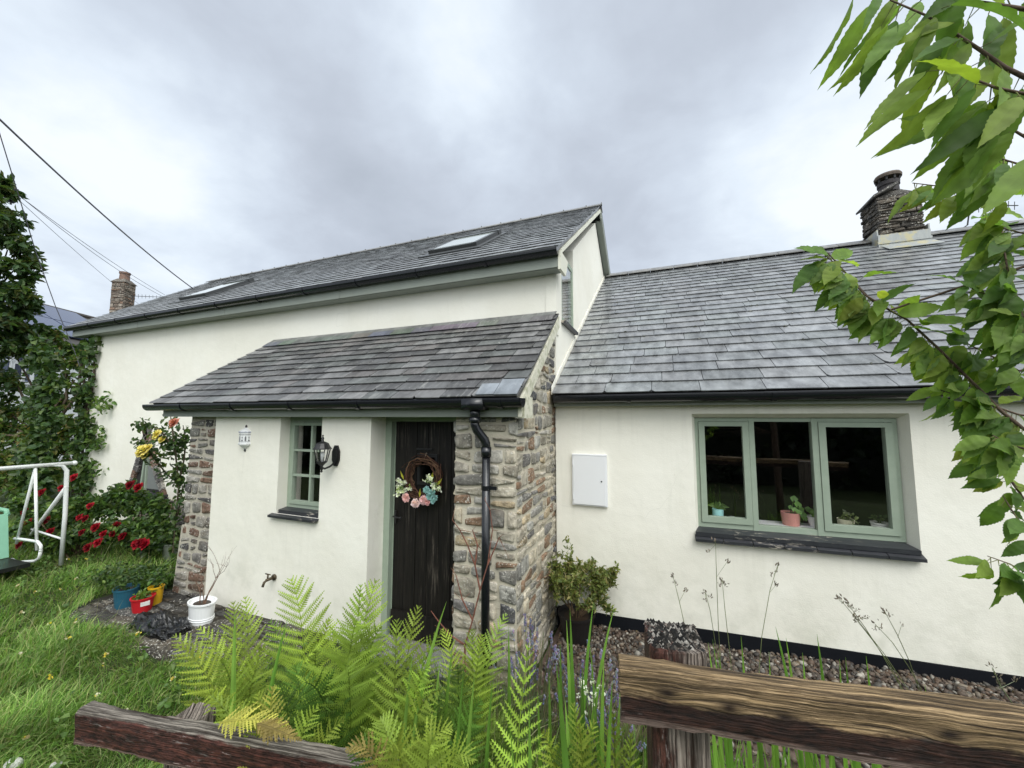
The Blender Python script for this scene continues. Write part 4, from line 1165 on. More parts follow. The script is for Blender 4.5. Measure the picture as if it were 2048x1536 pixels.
# creeper arch spanning from the tree to the corner of the cottage
bl = []
for (u, v, d, r) in ((20, 690, 9.6, .55), (70, 680, 9.7, .42), (110, 675, 9.8, .42), (140, 690, 9.9, .42), (130, 720, 9.8, .45), (150, 760, 9.8, .5), (120, 800, 9.7, .45), (30, 760, 9.7, .35), (10, 820, 9.6, .6), (90, 775, 9.9, .22), (60, 880, 9.5, .75), (0, 900, 9.3, .8), (70, 830, 9.6, .45), (20, 850, 9.5, .5), (165, 720, 9.7, .35), (90, 720, 9.8, .4), (110, 880, 9.5, .6), (128, 910, 9.4, .5), (155, 935, 9.3, .42), (150, 850, 9.6, .5), (20, 960, 9.2, .9), (100, 960, 9.2, .8)):
    bl.append((on_d(u, v, d), (r, r * .7, r * .75)))
tb = on_d(70, 1000, 9.6)
leafy_tree('creeper_hedge', 'thick creeper hedge with a ragged gap, left of the cottage corner', 'hedge', (tb[0], tb[1], -.1), bl, 1150, .15, G_MID + G_OLIVE + G_DARK[:2],
           [np.array((tb[0], tb[1], -.2)), np.array((tb[0], tb[1], .6)), np.array((tb[0] + .1, tb[1], 1.4)), np.array((tb[0] + .1, tb[1], 2.0))], .12)

# dark ivy up the end of the wall
t = plant('ivy', (-10.7, 4.1, -.1), 'dark green ivy climbing the far end corner of the cottage wall', 'climber')
mb = MB()
for k in range(4):
    q = [np.array((-10.75 - .12 * k + .1 * math.sin(i * 1.3 + k), YT - .03, -.2 + i * .5)) for i in range(8)]
    mb.tube(q, [.022] * 7 + [.008], 5, (.07, .055, .04))
mb.build('stem', M['bark'], t, smooth=True)
mb = MB()
for i in range(115):
    z = rng.uniform(.1, 3.5); edge = -10.45 + .24 * math.sin(z * 2.1) + .14 * math.sin(z * 5.3) - .10 * (z - 1.8)
    x = rng.uniform(-11.9, edge)
    leaf_cloud(mb, blob_pts((x, YT - .10 - (.35 if x < -10.9 else 0), z), (.26, .12, .26), 26, .2), .125, G_DARK, up=(0.3, -1, .4), aspect=.75)
for i in range(40):
    leaf_cloud(mb, blob_pts((-10.15 + .22 * math.sin(i), YT - .09, rng.choice((2.25, 1.85, 1.5, 1.0)) + rng.uniform(-.15, .1)), .12, 4, .2), .10, G_MID, up=(0.2, -1, .4), aspect=.6)
mb.build('foliage', M['leaf'], t)


def bush(name, label, cat, base, blobs, size, pal, per=26, stems=7, aspect=.6, group=None):
    t = plant(name, base, label, cat, group)
    mb = MB()
    for i in range(stems):
        c = np.asarray(blobs[i % len(blobs)][0], float)
        b0 = np.array((base[0] + rng.uniform(-.15, .15), base[1] + rng.uniform(-.1, .1), base[2] - .05))
        mb.tube([b0, (b0 + c) / 2 + vecs(1)[0] * .06 + np.array((0, 0, .1)), c], [.014, .010, .004], 5, (.10, .075, .045), cap=False)
    mb.build('stem', M['bark'], t, smooth=True)
    mb = MB()
    for c, r, n in blobs:
        for q in blob_pts(c, np.asarray(r) * .85, n, .2): leaf_cloud(mb, blob_pts(q, np.asarray(r) * .3 + .03, per, .2), size, pal, aspect=aspect)
    mb.build('foliage', M['leaf'], t)
    return t


def bloom(parent, c, r, col, name='bloom', face=(0, -.8, .5), petals=16):
    mb = MB(); f = unit(face); s = unit(np.cross(f, (0.1, 0.2, 1))); w = np.cross(s, f)
    c = np.asarray(c, float)
    for ringi, (k, rr, lift) in enumerate(((petals, 1.0, .0), (petals - 4, .72, .28), (max(5, petals - 9), .42, .5))):
        for i in range(k):
            a = 2 * math.pi * (i + rng.random() * .6) / k
            d = s * math.cos(a) + w * math.sin(a); e = -s * math.sin(a) + w * math.cos(a)
            p0 = c + f * lift * r * .5; L = r * rr * rng.uniform(.85, 1.15); ww = L * .42
            kk = rng.uniform(.6, 1.25)
            mb.add([p0, p0 + d * L * .6 - e * ww + f * r * (.18 + lift * .6), p0 + d * L + f * r * (.10 + lift), p0 + d * L * .6 + e * ww + f * r * (.18 + lift * .6), p0 + d * L * .62 + f * r * (lift * .5)], [(0, 1, 2, 4), (0, 4, 2, 3)], tuple(min(1, x * kk) for x in col))
    return mb.build(name, M['petal'], parent)


# red rose bushes in front of the wall
RED = [(0.34, 0.006, 0.018), (0.24, 0.005, 0.014), (0.42, 0.012, 0.03)]
rb = []
for (u, v, d, r, n) in ((60, 1010, 6.13, .45, 22), (110, 1040, 6.02, .4, 22), (60, 1060, 5.91, .4, 16), (160, 1020, 5.97, .42, 26), (160, 1070, 5.69, .34, 22), (215, 1010, 5.97, .42, 26), (220, 1060, 5.69, .36, 24), (110, 1085, 5.69, .3, 16)):
    rb.append((on_d(u, v, d), (r * .78, r * .5, r * .55), n))
b0 = on_z(150, 1110, -.1)
rose1 = bush('rose_bush', 'red rose bush full of blooms behind the white swing seat', 'rose bush', (b0[0], b0[1], -.1), rb, .085, G_MID + G_DARK, stems=9)
for (u, v, d) in ((182, 1012, 5.64), (160, 1035, 5.58), (172, 1037, 5.55), (193, 1055, 5.50), (165, 1065, 5.47), (208, 1068, 5.42), (236, 1050, 5.53), (227, 1068, 5.42), (246, 1073, 5.39), (198, 1085, 5.36), (178, 1095, 5.36), (96, 1040, 5.80), (58, 1045, 5.91), (103, 1063, 5.69), (125, 976, 5.97), (52, 1024, 6.02), (85, 985, 6.13), (40, 1090, 5.80), (150, 955, 6.13)):
    bloom(rose1, on_d(u, v, d), rng.uniform(.05, .075), rng.choice(RED), petals=15)
rb = []
for (u, v, d, r, n) in ((270, 1005, 5.80, .38, 26), (265, 1060, 5.58, .38, 26), (310, 1050, 5.64, .32, 24), (250, 985, 5.97, .3, 18), (320, 1010, 5.80, .28, 16), (300, 1085, 5.42, .26, 18), (335, 1070, 5.58, .22, 12)):
    rb.append((on_d(u, v, d), (r * .78, r * .5, r * .55), n))
b0 = on_z(285, 1110, -.1)
rose2 = bush('rose_bush', 'darker rose bush under the triangular window, with few red blooms', 'rose bush', (b0[0], b0[1], -.1), rb, .08, G_DARK + G_MID[:2], stems=8)
for (u, v, d) in ((283, 1086, 5.20), (262, 970, 5.75), (279, 975, 5.69), (275, 1088, 5.22), (292, 1088, 5.20)):
    bloom(rose2, on_d(u, v, d), .075, rng.choice(RED), petals=16)

# climbing rose with yellow and pink flowers by the porch
t = plant('climbing_rose', on_z(345, 1110, -.1) + np.array((0, .3, 0)), 'thin climbing rose with yellow and pink blooms left of the porch', 'rose')
mb = MB(); lv = MB()
stems = [[(345, 1110), (352, 1040), (358, 965), (350, 900), (344, 850), (340, 825)], [(358, 965), (335, 950), (315, 925), (300, 905), (290, 895)], [(358, 965), (368, 920), (372, 880), (366, 850)], [(350, 900), (330, 880), (312, 870)], [(352, 1040), (362, 1000), (365, 970)], [(350, 900), (320, 860), (290, 848), (268, 850)], [(300, 905), (285, 885), (270, 885)]]
for st in stems:
    P = [on_d(u, v, 5.55 + .1 * math.sin(u)) for u, v in st]
    mb.tube(P, [.011] * (len(P) - 1) + [.004], 5, (.09, .075, .05), cap=False)
    for i in range(len(P) - 1):
        for k in range(7):
            q = P[i] + (P[i + 1] - P[i]) * rng.random()
            leaf_cloud(lv, blob_pts(q, .09, rng.choice((2, 4, 6)), .3), .078, G_DARK, aspect=.62, up=(0, -.6, .8))
for (u, v, r, n) in ((345, 900, .16, 46), (330, 870, .15, 36), (360, 885, .13, 34), (358, 935, .08, 12)):
    leaf_cloud(lv, blob_pts(on_d(u, v, 5.55), r, n, .2), .08, G_DARK, aspect=.62, up=(0, -.6, .8))
mb.build('stem', M['bark'], t, smooth=True); lv.build('foliage', M['leaf'], t)
for (u, v, r) in ((282, 907, .075), (293, 900, .085), (285, 898, .07), (299, 895, .06), (290, 912, .06), (316, 868, .07), (325, 880, .06), (312, 875, .05)): bloom(t, on_d(u, v, 5.42), r, (.90, .78, .28))
bloom(t, on_d(350, 846, 5.14), .075, (.72, .32, .24))
# bare cane leaning on the wall under the wire
cable('rose_cane', [on_d(198, 860, 9.0), on_d(210, 900, 8.8), on_d(224, 935, 8.6), on_d(238, 968, 8.4), on_d(256, 1030, 7.6), on_d(275, 1090, 7.0)], .018, 'bare brown cane leaning against the wall left of the triangular window', 'stem', mat='bark')

# ------------------------------------------------------------------ white garden swing seat
foot = on_z(122, 1130, -.1)
t = thing('garden_swing', foot, 'white tubular garden swing with a mint green seat on the lawn', 'swing seat')
S = unit(on_z(39, 1102, -.1) - foot); Bd = np.array((-S[1], S[0], 0.)); Bd = Bd if Bd @ FW < 0 else -Bd      # S: spread of the legs, Bd: along the bar towards us
sp = np.linalg.norm(on_z(39, 1102, -.1) - foot)
zt_ = np.array((0, 0, 1.))
Wd = 1.55; HT = 1.40
def end(off, nm=True):
    f0 = foot + Bd * off; f1 = f0 + S * sp
    mb = MB(); top = f0 + S * .10 + zt_ * HT
    mb.tube([f0, f0 + S * .02 + zt_ * .7, top - zt_ * .10, top + zt_ * -.02 + Bd * .05, top + Bd * .14], .026, 10); mb.build('leg', M['tube'], t, smooth=True)
    mb = MB(); mb.tube([f1, f0 + S * .05 + zt_ * 1.08], .024, 10); mb.build('leg', M['tube'], t, smooth=True)
    mb = MB(); mb.tube([f0 + S * .02 + zt_ * .35, f1 - S * .16 + zt_ * .37], .014, 8); mb.build('brace', M['tube'], t, smooth=True)
    return top
tp1 = end(0); tp2 = end(Wd)
mb = MB(); mb.tube([tp1 - Bd * .06, tp2 + Bd * .06], .027, 10); mb.ball(tp1 - Bd * .07, .034, (1, 1, 1), 10, 8); mb.build('top_bar', M['tube'], t, smooth=True)
hp = tp1 + Bd * .34
for o_ in (.30, Wd - .30):
    h0 = tp1 + Bd * o_ - zt_ * .03
    for sg in (-.30, .36):
        q = h0 + S * sg; q = np.array((q[0], q[1], .32 - .1))
        mb = MB(); mb.tube([h0, q], .017, 8); mb.build('hanger', M['tube'], t, smooth=True)
    a_ = [np.array(((h0 + S * s)[0], (h0 + S * s)[1], z)) for s, z in ((-.42, .24), (-.40, .14), (-.28, .08), (.30, -.02), (.46, .0))]
    c_ = [np.array(((h0 + S * s)[0], (h0 + S * s)[1], z)) for s, z in ((.44, .28), (.2, .30), (-.30, .33), (-.41, .29), (-.42, .22))]
    mb = MB(); mb.tube(a_, .018, 8); mb.tube(c_, .018, 8); mb.build('arm_rest', M['tube'], t, smooth=True)
sb = tp1 + Bd * .36
def sq(b, s, z): q = sb + Bd * b + S * s; return (q[0], q[1], z)
L_ = Wd - .72
mb = MB(); mb.hexa([sq(0, -.36, .04), sq(L_, -.36, .04), sq(L_, .36, .0), sq(0, .36, .0), sq(0, -.36, .09), sq(L_, -.36, .09), sq(L_, .36, .05), sq(0, .36, .05)]); mb.build('seat', M['iron'], t)
mb = MB(); mb.hexa([sq(0, .34, .06), sq(L_, .34, .06), sq(L_, .40, .06), sq(0, .40, .06), sq(0, .52, .62), sq(L_, .52, .62), sq(L_, .57, .62), sq(0, .57, .62)])
mb.build('backrest', M['green'], t)
mb = MB(); mb.tube([sq(0, .54, .60), sq(0, .60, .66), sq(.08, .61, .70), sq(L_, .61, .70)], .03, 8); mb.build('back_roll', M['green'], t, smooth=True)

# ------------------------------------------------------------------ dark slate path and things standing on it
mb = MB()
pz = -.060
mb.prism([(-6.0, 2.3, pz - .03), (-5.5, 2.12, pz - .03), (-3.3, 2.12, pz - .03), (-3.1, 2.3, pz - .03), (-3.0, 2.92, pz - .03), (-5.9, 2.95, pz - .03)], (0, 0, .03), (.040, .034, .027))
rubble(mb, lambda u, v, d: (u, v, pz + d * .4), -5.85, -3.2, 2.18, 2.90, (.10, .2), (.14, .34), [(.065, .058, .048), (.09, .078, .062), (.045, .042, .038), (.07, .068, .064)], proj=.03, gap=.010)
tag(mb.build('path', M['stone'], smooth=True), kind='structure')


def pot(name, c, r0, r1, h, col, label, cat='plant pot', rim=.012, soil=True, sx=1.0, sy=1.0, rz=0.0, ribs=0, mat='tint', group=None):
    t = thing(name, c, label, cat, group, rz)
    mb = MB()
    prof = [(r0 * .98, 0), (r0, .006)]
    n = 6
    for i in range(1, n + 1):
        k = i / n
        prof.append((r0 + (r1 - r0) * k, h * (.93 if rim else 1.0) * k))
    if ribs:
        prof = [(r0, 0)]
        for i in range(ribs * 2 + 1): k = i / (ribs * 2); prof.append((r0 + (r1 - r0) * k + (.004 if i % 2 else 0), h * .92 * k))
    if rim: prof += [(r1 + rim, h * .925), (r1 + rim, h), (r1 - .004, h), (r1 - .012, h * .88)]
    else: prof += [(r1 - .01, h), (r1 - .014, h * .85)]
    prof += [(0, h * .86)]
    mb.lathe(prof, (0, 0, 0), 28, col, sx, sy)
    mb.build('pot', M[mat], t, world=False, smooth=False)
    if soil:
        mb = MB(); mb.lathe([(r1 * .96, h * .86), (r1 * .5, h * .885), (0, h * .89)], (0, 0, 0), 16, (.035, .022, .014), sx, sy); mb.build('soil', M['tint'], t, world=False)
    return t


def foliage_part(t, c, r, n, size, pal, name='foliage', **kw):
    mb = MB(); leaf_cloud(mb, blob_pts(c, r, n, .2), size, pal, **kw); return mb.build(name, M['leaf'], t)


c = on_z(402, 1243, pz); c = np.array((c[0], c[1], pz))
t = pot('oval_planter', c, .108, .120, .20, (.80, .81, .83), 'glossy white oval planter holding bare twigs at the porch corner', 'planter', rim=.012, sx=1.15, sy=.8, mat='ceramic')
mb = MB()
for z in (.035, .055): mb.lathe([(.109, z - .005), (.118, z), (.109, z + .005)], tuple(c), 28, (1, 1, 1), 1.15, .8)
mb.build('band', M['ceramic'], t)
mb = MB()
for k, (dx, hh) in enumerate(((-.04, .34), (.03, .62), (.045, .5), (.02, .36))):
    branchy(mb, c + np.array((dx, 0, .17)), (dx * .8 + .05, 0, 1), hh * .5, .006, 2, (.16, .10, .07), .5, None, 4)
mb.build('twigs', M['bark'], t, smooth=True)
def onz3(u, v, z): q = on_z(u, v, z); return np.array((q[0], q[1], z))
c = onz3(284, 1222, pz)
t = pot('bucket', c, .075, .095, .15, (.46, .012, .02), 'small red plastic bucket with a white label, full of green seedlings', 'bucket', rim=.008)
mb = MB(); f_ = unit((-c[0], -c[1], 0)); s_ = np.array((-f_[1], f_[0], 0))
q0 = c + f_ * .090 + s_ * .02
mb.hexa([tuple(q0 + s_ * a + f_ * (d - abs(a) * .0) + np.array((0, 0, z))) for z, a, d in ((.075, -.036, -.002), (.075, .036, -.006), (.075, .036, -.02), (.075, -.036, -.02), (.118, -.036, .006), (.118, .036, .002), (.118, .036, -.02), (.118, -.036, -.02))], (.82, .82, .80)); mb.build('paper_label', M['tint'], t)
foliage_part(t, c + (0, 0, .165), (.085, .085, .03), 80, .045, [(0.12, .20, .03), (.08, .15, .03)])
c = onz3(252, 1212, pz); t = pot('bucket', c, .09, .11, .20, (.02, .10, .155), 'dark blue plastic bucket half hidden in long grass', 'bucket', rim=.008)
foliage_part(t, c + (0, 0, .30), (.19, .16, .12), 170, .055, G_DARK)
c = onz3(310, 1208, pz); t = pot('bucket', c, .055, .066, .19, (.62, .36, .015), 'tall yellow plastic tub behind the red bucket', 'tub', rim=.006)
foliage_part(t, c + (-.06, .03, .26), (.16, .14, .09), 130, .055, G_DARK + G_MID[:1])
c = onz3(343, 1118, -.1); t = pot('bucket', c, .10, .125, .24, (.20, .23, .19), 'grey green bucket of herbs standing against the porch corner', 'bucket', rim=.010)
foliage_part(t, c + (0, 0, .33), (.2, .2, .12), 150, .06, G_DARK)
# low herb clump spilling over the buckets
bush('herb_clump', 'dense low green herb clump overhanging the row of coloured buckets', 'herb', (-6.0, 2.85, -.1), [((-5.95, 2.80, .06), (.30, .24, .16), 36), ((-5.62, 2.80, .06), (.22, .18, .13), 26), ((-6.35, 2.85, .02), (.3, .26, .15), 30), ((-5.85, 3.0, .03), (.36, .22, .13), 26)], .05, G_DARK + G_MID, 24, 8)
# black plastic sack
mb = MB()
c = onz3(318, 1256, pz)
nu, nv = 84, 34
V = []
fold = [(nrng.normal(0, 1, 3) * nrng.uniform(9, 34), rng.uniform(0, 6), rng.uniform(.3, 1)) for _ in range(16)]
for j in range(nv + 1):
    for i in range(nu):
        th = .5 * math.pi * j / nv; ph = 2 * math.pi * i / nu
        q = np.array((.36 * math.sin(th) * math.cos(ph), .15 * math.sin(th) * math.sin(ph), .13 * math.cos(th) ** .7))
        w = sum(a * (abs(math.sin(f @ q + o_)) - .6) for f, o_, a in fold) / 5.0
        lump = 1 + .35 * math.sin(q[0] * 17 + 1) * math.sin(q[1] * 21 + 2)
        V.append((c[0] + .03 + q[0] * (1 + .22 * w), c[1] + q[1] * (1 + .3 * w), c[2] - .02 + q[2] * lump * (1 + .4 * w) + .018 * w))
mb.add(V, [(j * nu + i, (j + 1) * nu + i, (j + 1) * nu + (i + 1) % nu, j * nu + (i + 1) % nu) for j in range(nv) for i in range(nu)])
tag(mb.build('plastic_sack', M['bag']), 'crumpled black plastic sack lying on the path edge beside the white planter', 'sack')

# ------------------------------------------------------------------ things fixed to the walls
# white and blue ceramic lantern, a half lantern hung flat on the wall
lc = np.array((-4.262, YP, 1.60))
t = thing('ceramic_lantern', lc, 'small white ceramic wall lantern painted with blue and black patterns', 'wall lantern')
def half_lathe(mb, prof, c, seg=6, col=(1, 1, 1), ph0=0.0):
    V = [(c[0] - r * math.cos(math.pi * k / seg), c[1] - r * .75 * math.sin(math.pi * k / seg), c[2] + z) for r, z in prof for k in range(seg + 1)]
    m = seg + 1
    mb.add(V, [(i * m + k, i * m + k + 1, (i + 1) * m + k + 1, (i + 1) * m + k) for i in range(len(prof) - 1) for k in range(seg)], col)
mb = MB(); half_lathe(mb, [(.010, .022), (.06, .058), (.075, .070), (.082, .075), (.082, .092), (.074, .098), (.074, .198), (.082, .204), (.080, .214), (.062, .226), (.045, .236), (.012, .256), (0, .257)], lc, 6)
mb.build('body', M['ceramic'], t)
mb = MB()
half_lathe(mb, [(.0, .256), (.012, .257), (.016, .27), (.01, .285), (0, .288)], lc, 8, (.06, .05, .05)); half_lathe(mb, [(0, -.008), (.012, -.002), (.017, .012), (.012, .024), (0, .024)], lc, 8, (.05, .05, .05))
mb.build('finial', M['tint'], t)
mb = MB()
def facet(k, seg=6, r=.074):
    a0, a1 = math.pi * k / seg, math.pi * (k + 1) / seg
    p = lambda a: np.array((lc[0] - r * math.cos(a), lc[1] - r * .75 * math.sin(a), lc[2])); return p(a0), p(a1)
for k in range(6):
    a, b = facet(k); o_ = unit(np.cross(b - a, (0, 0, 1))) * .0012; u_ = (b - a)
    arch = [(.28, .112), (.72, .112), (.72, .150), (.66, .160), (.5, .166), (.34, .160), (.28, .150)]
    if k % 2 == 0:
        mb.prism([a + u_ * s + np.array((0, 0, z)) + o_ for s, z in arch], o_ * .6, (.16, .16, .17))
    else:
        for z0, z1, s0, s1 in ((.112, .122, .25, .75), (.122, .150, .44, .56), (.15, .158, .34, .66)): mb.prism([a + u_ * s0 + np.array((0, 0, z0)) + o_, a + u_ * s1 + np.array((0, 0, z0)) + o_, a + u_ * s1 + np.array((0, 0, z1)) + o_, a + u_ * s0 + np.array((0, 0, z1)) + o_], o_ * .6, (.1, .1, .11))
    for s in (.12, .38, .62, .88):
        for z, h_, cc in ((.176, .010, (.05, .05, .06)), (.100, .008, (.06, .06, .07))):
            w = rng.uniform(.05, .10); mb.prism([a + u_ * (s - w) + np.array((0, 0, z)) + o_, a + u_ * (s + w) + np.array((0, 0, z)) + o_, a + u_ * (s + w * .4) + np.array((0, 0, z + h_)) + o_, a + u_ * (s - w * .7) + np.array((0, 0, z + h_ * .8)) + o_], o_ * .6, cc)
    a2, b2 = facet(k, r=.083)
    for s in (.2, .5, .8):
        mb.prism([a2 + (b2 - a2) * (s - .12) + np.array((0, 0, .206)) + o_ * .3 - np.array((0, 0, 0)), a2 + (b2 - a2) * (s + .12) + np.array((0, 0, .206)) + o_ * .3, a2 + (b2 - a2) * (s + .06) + np.array((0, 0, .214)) + o_ * .3, a2 + (b2 - a2) * (s - .06) + np.array((0, 0, .214)) + o_ * .3], o_ * .6, (.03, .05, .22))
mb.build('painted_pattern', M['tint'], t)

# black coach lantern on a bracket
pl_ = np.array((-2.955, YP, 1.60))
t = thing('coach_lamp', pl_, 'black coach lantern on a swan neck bracket right of the small window', 'wall lamp')
mb = MB(); hexp = [(math.sin(math.pi * k / 4 + .39) * .055, math.cos(math.pi * k / 4 + .39) * .135) for k in range(8)]
mb.prism([(pl_[0] + a, YP - .002, pl_[2] + b * .9) for a, b in hexp], (0, -.018, 0)); mb.prism([(pl_[0] + a * .7, YP - .02, pl_[2] + b * .62) for a, b in hexp], (0, -.014, 0)); mb.build('wall_plate', M['iron'], t)
lx, ly = pl_[0] - .03, YP - .17
mb = MB(); mb.tube([(pl_[0], YP - .02, 1.53), (pl_[0] - .01, YP - .08, 1.49), (lx + .01, ly + .03, 1.475), (lx, ly, 1.49), (lx, ly, 1.53)], .011, 8); mb.lathe([(0, 1.435), (.013, 1.445), (.009, 1.46), (.016, 1.475), (.014, 1.50), (.02, 1.515)], (lx, ly, 0), 10); mb.build('bracket', M['iron'], t, smooth=True)
mb = MB(); mb.lathe([(.018, 1.51), (.045, 1.535), (.055, 1.545), (.055, 1.553), (0, 1.553)], (lx, ly, 0), 6)
mb.lathe([(.10, 1.685), (.088, 1.695), (.072, 1.72), (.062, 1.745), (.035, 1.758), (.015, 1.765), (.010, 1.785), (.016, 1.795), (.010, 1.806), (.006, 1.818), (.010, 1.826), (0, 1.838)], (lx, ly, 0), 12)
mb.lathe([(.0, 1.684), (.10, 1.684)], (lx, ly, 0), 12)
for k in range(6):
    a = 2 * math.pi * k / 6; mb.tube([(lx + .05 * math.cos(a), ly + .05 * math.sin(a), 1.55), (lx + .082 * math.cos(a), ly + .082 * math.sin(a), 1.688)], .0055, 5)
mb.build('lantern_frame', M['iron'], t)
mb = MB(); mb.lathe([(.046, 1.553), (.077, 1.684)], (lx, ly, 0), 6); mb.build('lantern_glass', M['glass'], t)
mb = MB(); mb.lathe([(.013, 1.553), (.013, 1.59), (.026, 1.61), (.028, 1.63), (.015, 1.652), (0, 1.656)], (lx, ly, 0), 10); mb.build('bulb', M['white'], t, smooth=True)
t.scale = (.88, .88, .88)
# brass outside tap
tc = np.array((-3.715, YP, .355))
t = thing('garden_tap', tc, 'old brass garden tap sticking out of the white porch wall', 'tap')
mb = MB(); mb.tube([tc, tc + (0, -.015, 0)], .03, 12); mb.tube([tc, tc + (0, -.09, 0)], .014, 10); mb.tube([tc + (0, -.075, -.0), tc + (-.0, -.11, -.01), tc + (0, -.125, -.05)], .012, 8); mb.build('spout', M['bronze'], t, smooth=True)
mb = MB(); mb.tube([tc + (0, -.075, .0), tc + (0, -.075, .05)], .008, 8); mb.tube([tc + (-.035, -.075, .055), tc + (.035, -.075, .055)], .006, 8); mb.build('handle', M['bronze'], t, smooth=True)
# white electricity meter box
x0, x1, z0, z1 = -.905, -.545, 1.06, 1.585
t = thing('meter_box', ((x0 + x1) / 2, YW, z0), 'flat white meter box with a small black lock on the wing wall', 'meter box')
mb = MB(); mb.box((x0, YW - .035, z0), (x1, YW - .001, z1)); mb.box((x0 + .006, YW - .042, z1 - .012), (x1 - .006, YW - .035, z1 - .004)); mb.build('case', M['white'], t)
mb = MB(); mb.box((x0 + .014, YW - .046, z0 + .014), (x1 - .016, YW - .038, z1 - .016)); d_ = mb.build('door', M['white'], t)
mb = MB(); mb.tube([(x1 - .055, YW - .050, 1.315), (x1 - .055, YW - .044, 1.315)], .008, 10); mb.build('lock', M['iron'], d_)
mb = MB()
for z in (z0 + .09, z1 - .09): mb.tube([(x0 + .010, YW - .044, z - .03), (x0 + .010, YW - .044, z + .03)], .006, 6)
mb.build('hinge_pair', M['white'], d_)

# ------------------------------------------------------------------ wreath hung on the door
wc = np.array((-2.105, Y2 + .0, 1.40)); R0 = .165
t = thing('door_wreath', wc, 'twig wreath with pink, white and teal flowers hanging on the black door', 'wreath')
mb = MB()
for i in range(46):
    a0 = rng.uniform(0, 2 * math.pi); ln = rng.uniform(1.2, 3.4); r_ = R0 + rng.uniform(-.032, .032); y_ = rng.uniform(-.025, .02)
    P = []
    for k in range(9):
        a = a0 + ln * k / 8; rr = r_ + .012 * math.sin(k * 1.7 + i) + (.05 * max(0, k - 6) / 2 if i % 7 == 0 else 0)
        P.append(wc + np.array((rr * math.cos(a), y_ + .008 * math.sin(k * 2 + i), rr * math.sin(a) * 1.02)))
    c_ = rng.choice([(.085, .045, .028), (.06, .03, .02), (.13, .075, .045), (.10, .05, .035)])
    mb.tube(P, rng.uniform(.003, .0055), 5, c_, cap=False)
mb.build('twig_ring', M['bark'], t, smooth=True)
mb = MB(); mb.tube([wc + np.array((.0, .0, R0)), wc + np.array((.012, .03, R0 + .07))], .005, 6, (.25, .2, .15)); mb.build('hanging_loop', M['bark'], t)
def wpt(px_, py_):      # from the zoomed photograph (1365 x 1536 over 160 x 180 px)
    return on_y(760 + px_ / 8.531, 880 + py_ / 8.533, Y2 - .05)
for px_, py_, r, col in ((450, 990, .040, (.82, .52, .54)), (610, 1080, .043, (.80, .62, .66)), (745, 1020, .040, (.82, .54, .57)), (810, 1060, .026, (.72, .40, .42))):
    bloom(t, wpt(px_, py_), r * 1.18, tuple(min(.92, x * 1.12) for x in col), 'rose_bloom', (0, -1, .1), 13)
for px_, py_, r in ((790, 850, .034), (900, 900, .042), (850, 960, .04), (950, 990, .03), (900, 1050, .026)):
    bloom(t, wpt(px_, py_), r * 1.1, (.32, .55, .57), 'teal_bloom', (rng.uniform(-.3, .3), -1, .2), 7)
mb = MB()
for px_, py_, dx, dz in ((375, 600, -.012, .045), (1015, 715, .035, .035), (680, 900, .012, .045), (895, 600, .012, .03)):
    c_ = wpt(px_, py_); d_ = np.array((dx, -.012, dz)); s_ = unit(np.cross(d_, (0, 1, 0))) * .013
    mb.add([c_ - d_, c_ - d_ * .2 + s_, c_ + d_, c_ - d_ * .2 - s_, c_ + np.array((0, .006, 0))], [(0, 1, 4), (1, 2, 4), (2, 3, 4), (3, 0, 4)], (.52, .50, .06))
mb.build('yellow_leaf_set', M['petal'], t)
mb = MB()
for (px_, py_, n) in ((320, 680, 12), (390, 720, 14), (320, 790, 8), (400, 850, 14), (330, 880, 8), (290, 945, 3), (820, 610, 10), (860, 680, 12), (920, 760, 14), (930, 810, 10), (1010, 840, 9), (780, 690, 3), (490, 830, 8)):
    for q in blob_pts(wpt(px_, py_), (.025, .015, .022), n, .1): leaf_cloud(mb, [q, q, q], .023, [(.80, .82, .74), (.74, .80, .58)], aspect=.8, up=(0, -1, .2))
mb.build('white_blossom', M['petal'], t)
mb = MB()
for (px_, py_, n) in ((370, 820, 16), (840, 720, 10), (480, 800, 8), (950, 740, 6)): leaf_cloud(mb, blob_pts(wpt(px_, py_), .025, n, .1), .03, [(.12, .20, .05), (.2, .27, .07)], up=(0, -1, .2))
mb.build('foliage', M['leaf'], t)

# ------------------------------------------------------------------ pots on the inner sill of the wide window
SY = Y0 + .15
def sill_c(u, v=1050):
    q = on_y(u, v, SY); x = q[0]; return np.array((x, SY, fb(x) + .041))
def px_r(w): return w / 2 * SY * 1.08 / F            # pixel width at the sill to radius


def petiole_leaf(mb, p, c, r, nrm, col):
    f = unit(nrm); s = unit(np.cross(f, (.2, .1, 1))); w = np.cross(s, f)
    n = 9; V = [c - w * r * .15]
    for i in range(n):
        a = 2 * math.pi * (i + .5) / n - math.pi / 2; k = r * (1 + .1 * (-1) ** i); V.append(c + (s * math.cos(a) + w * math.sin(a)) * k + f * .12 * r)
    mb.add(V, [(0, 1 + i, 1 + (i + 1) % n) for i in range(n - 1)], col)


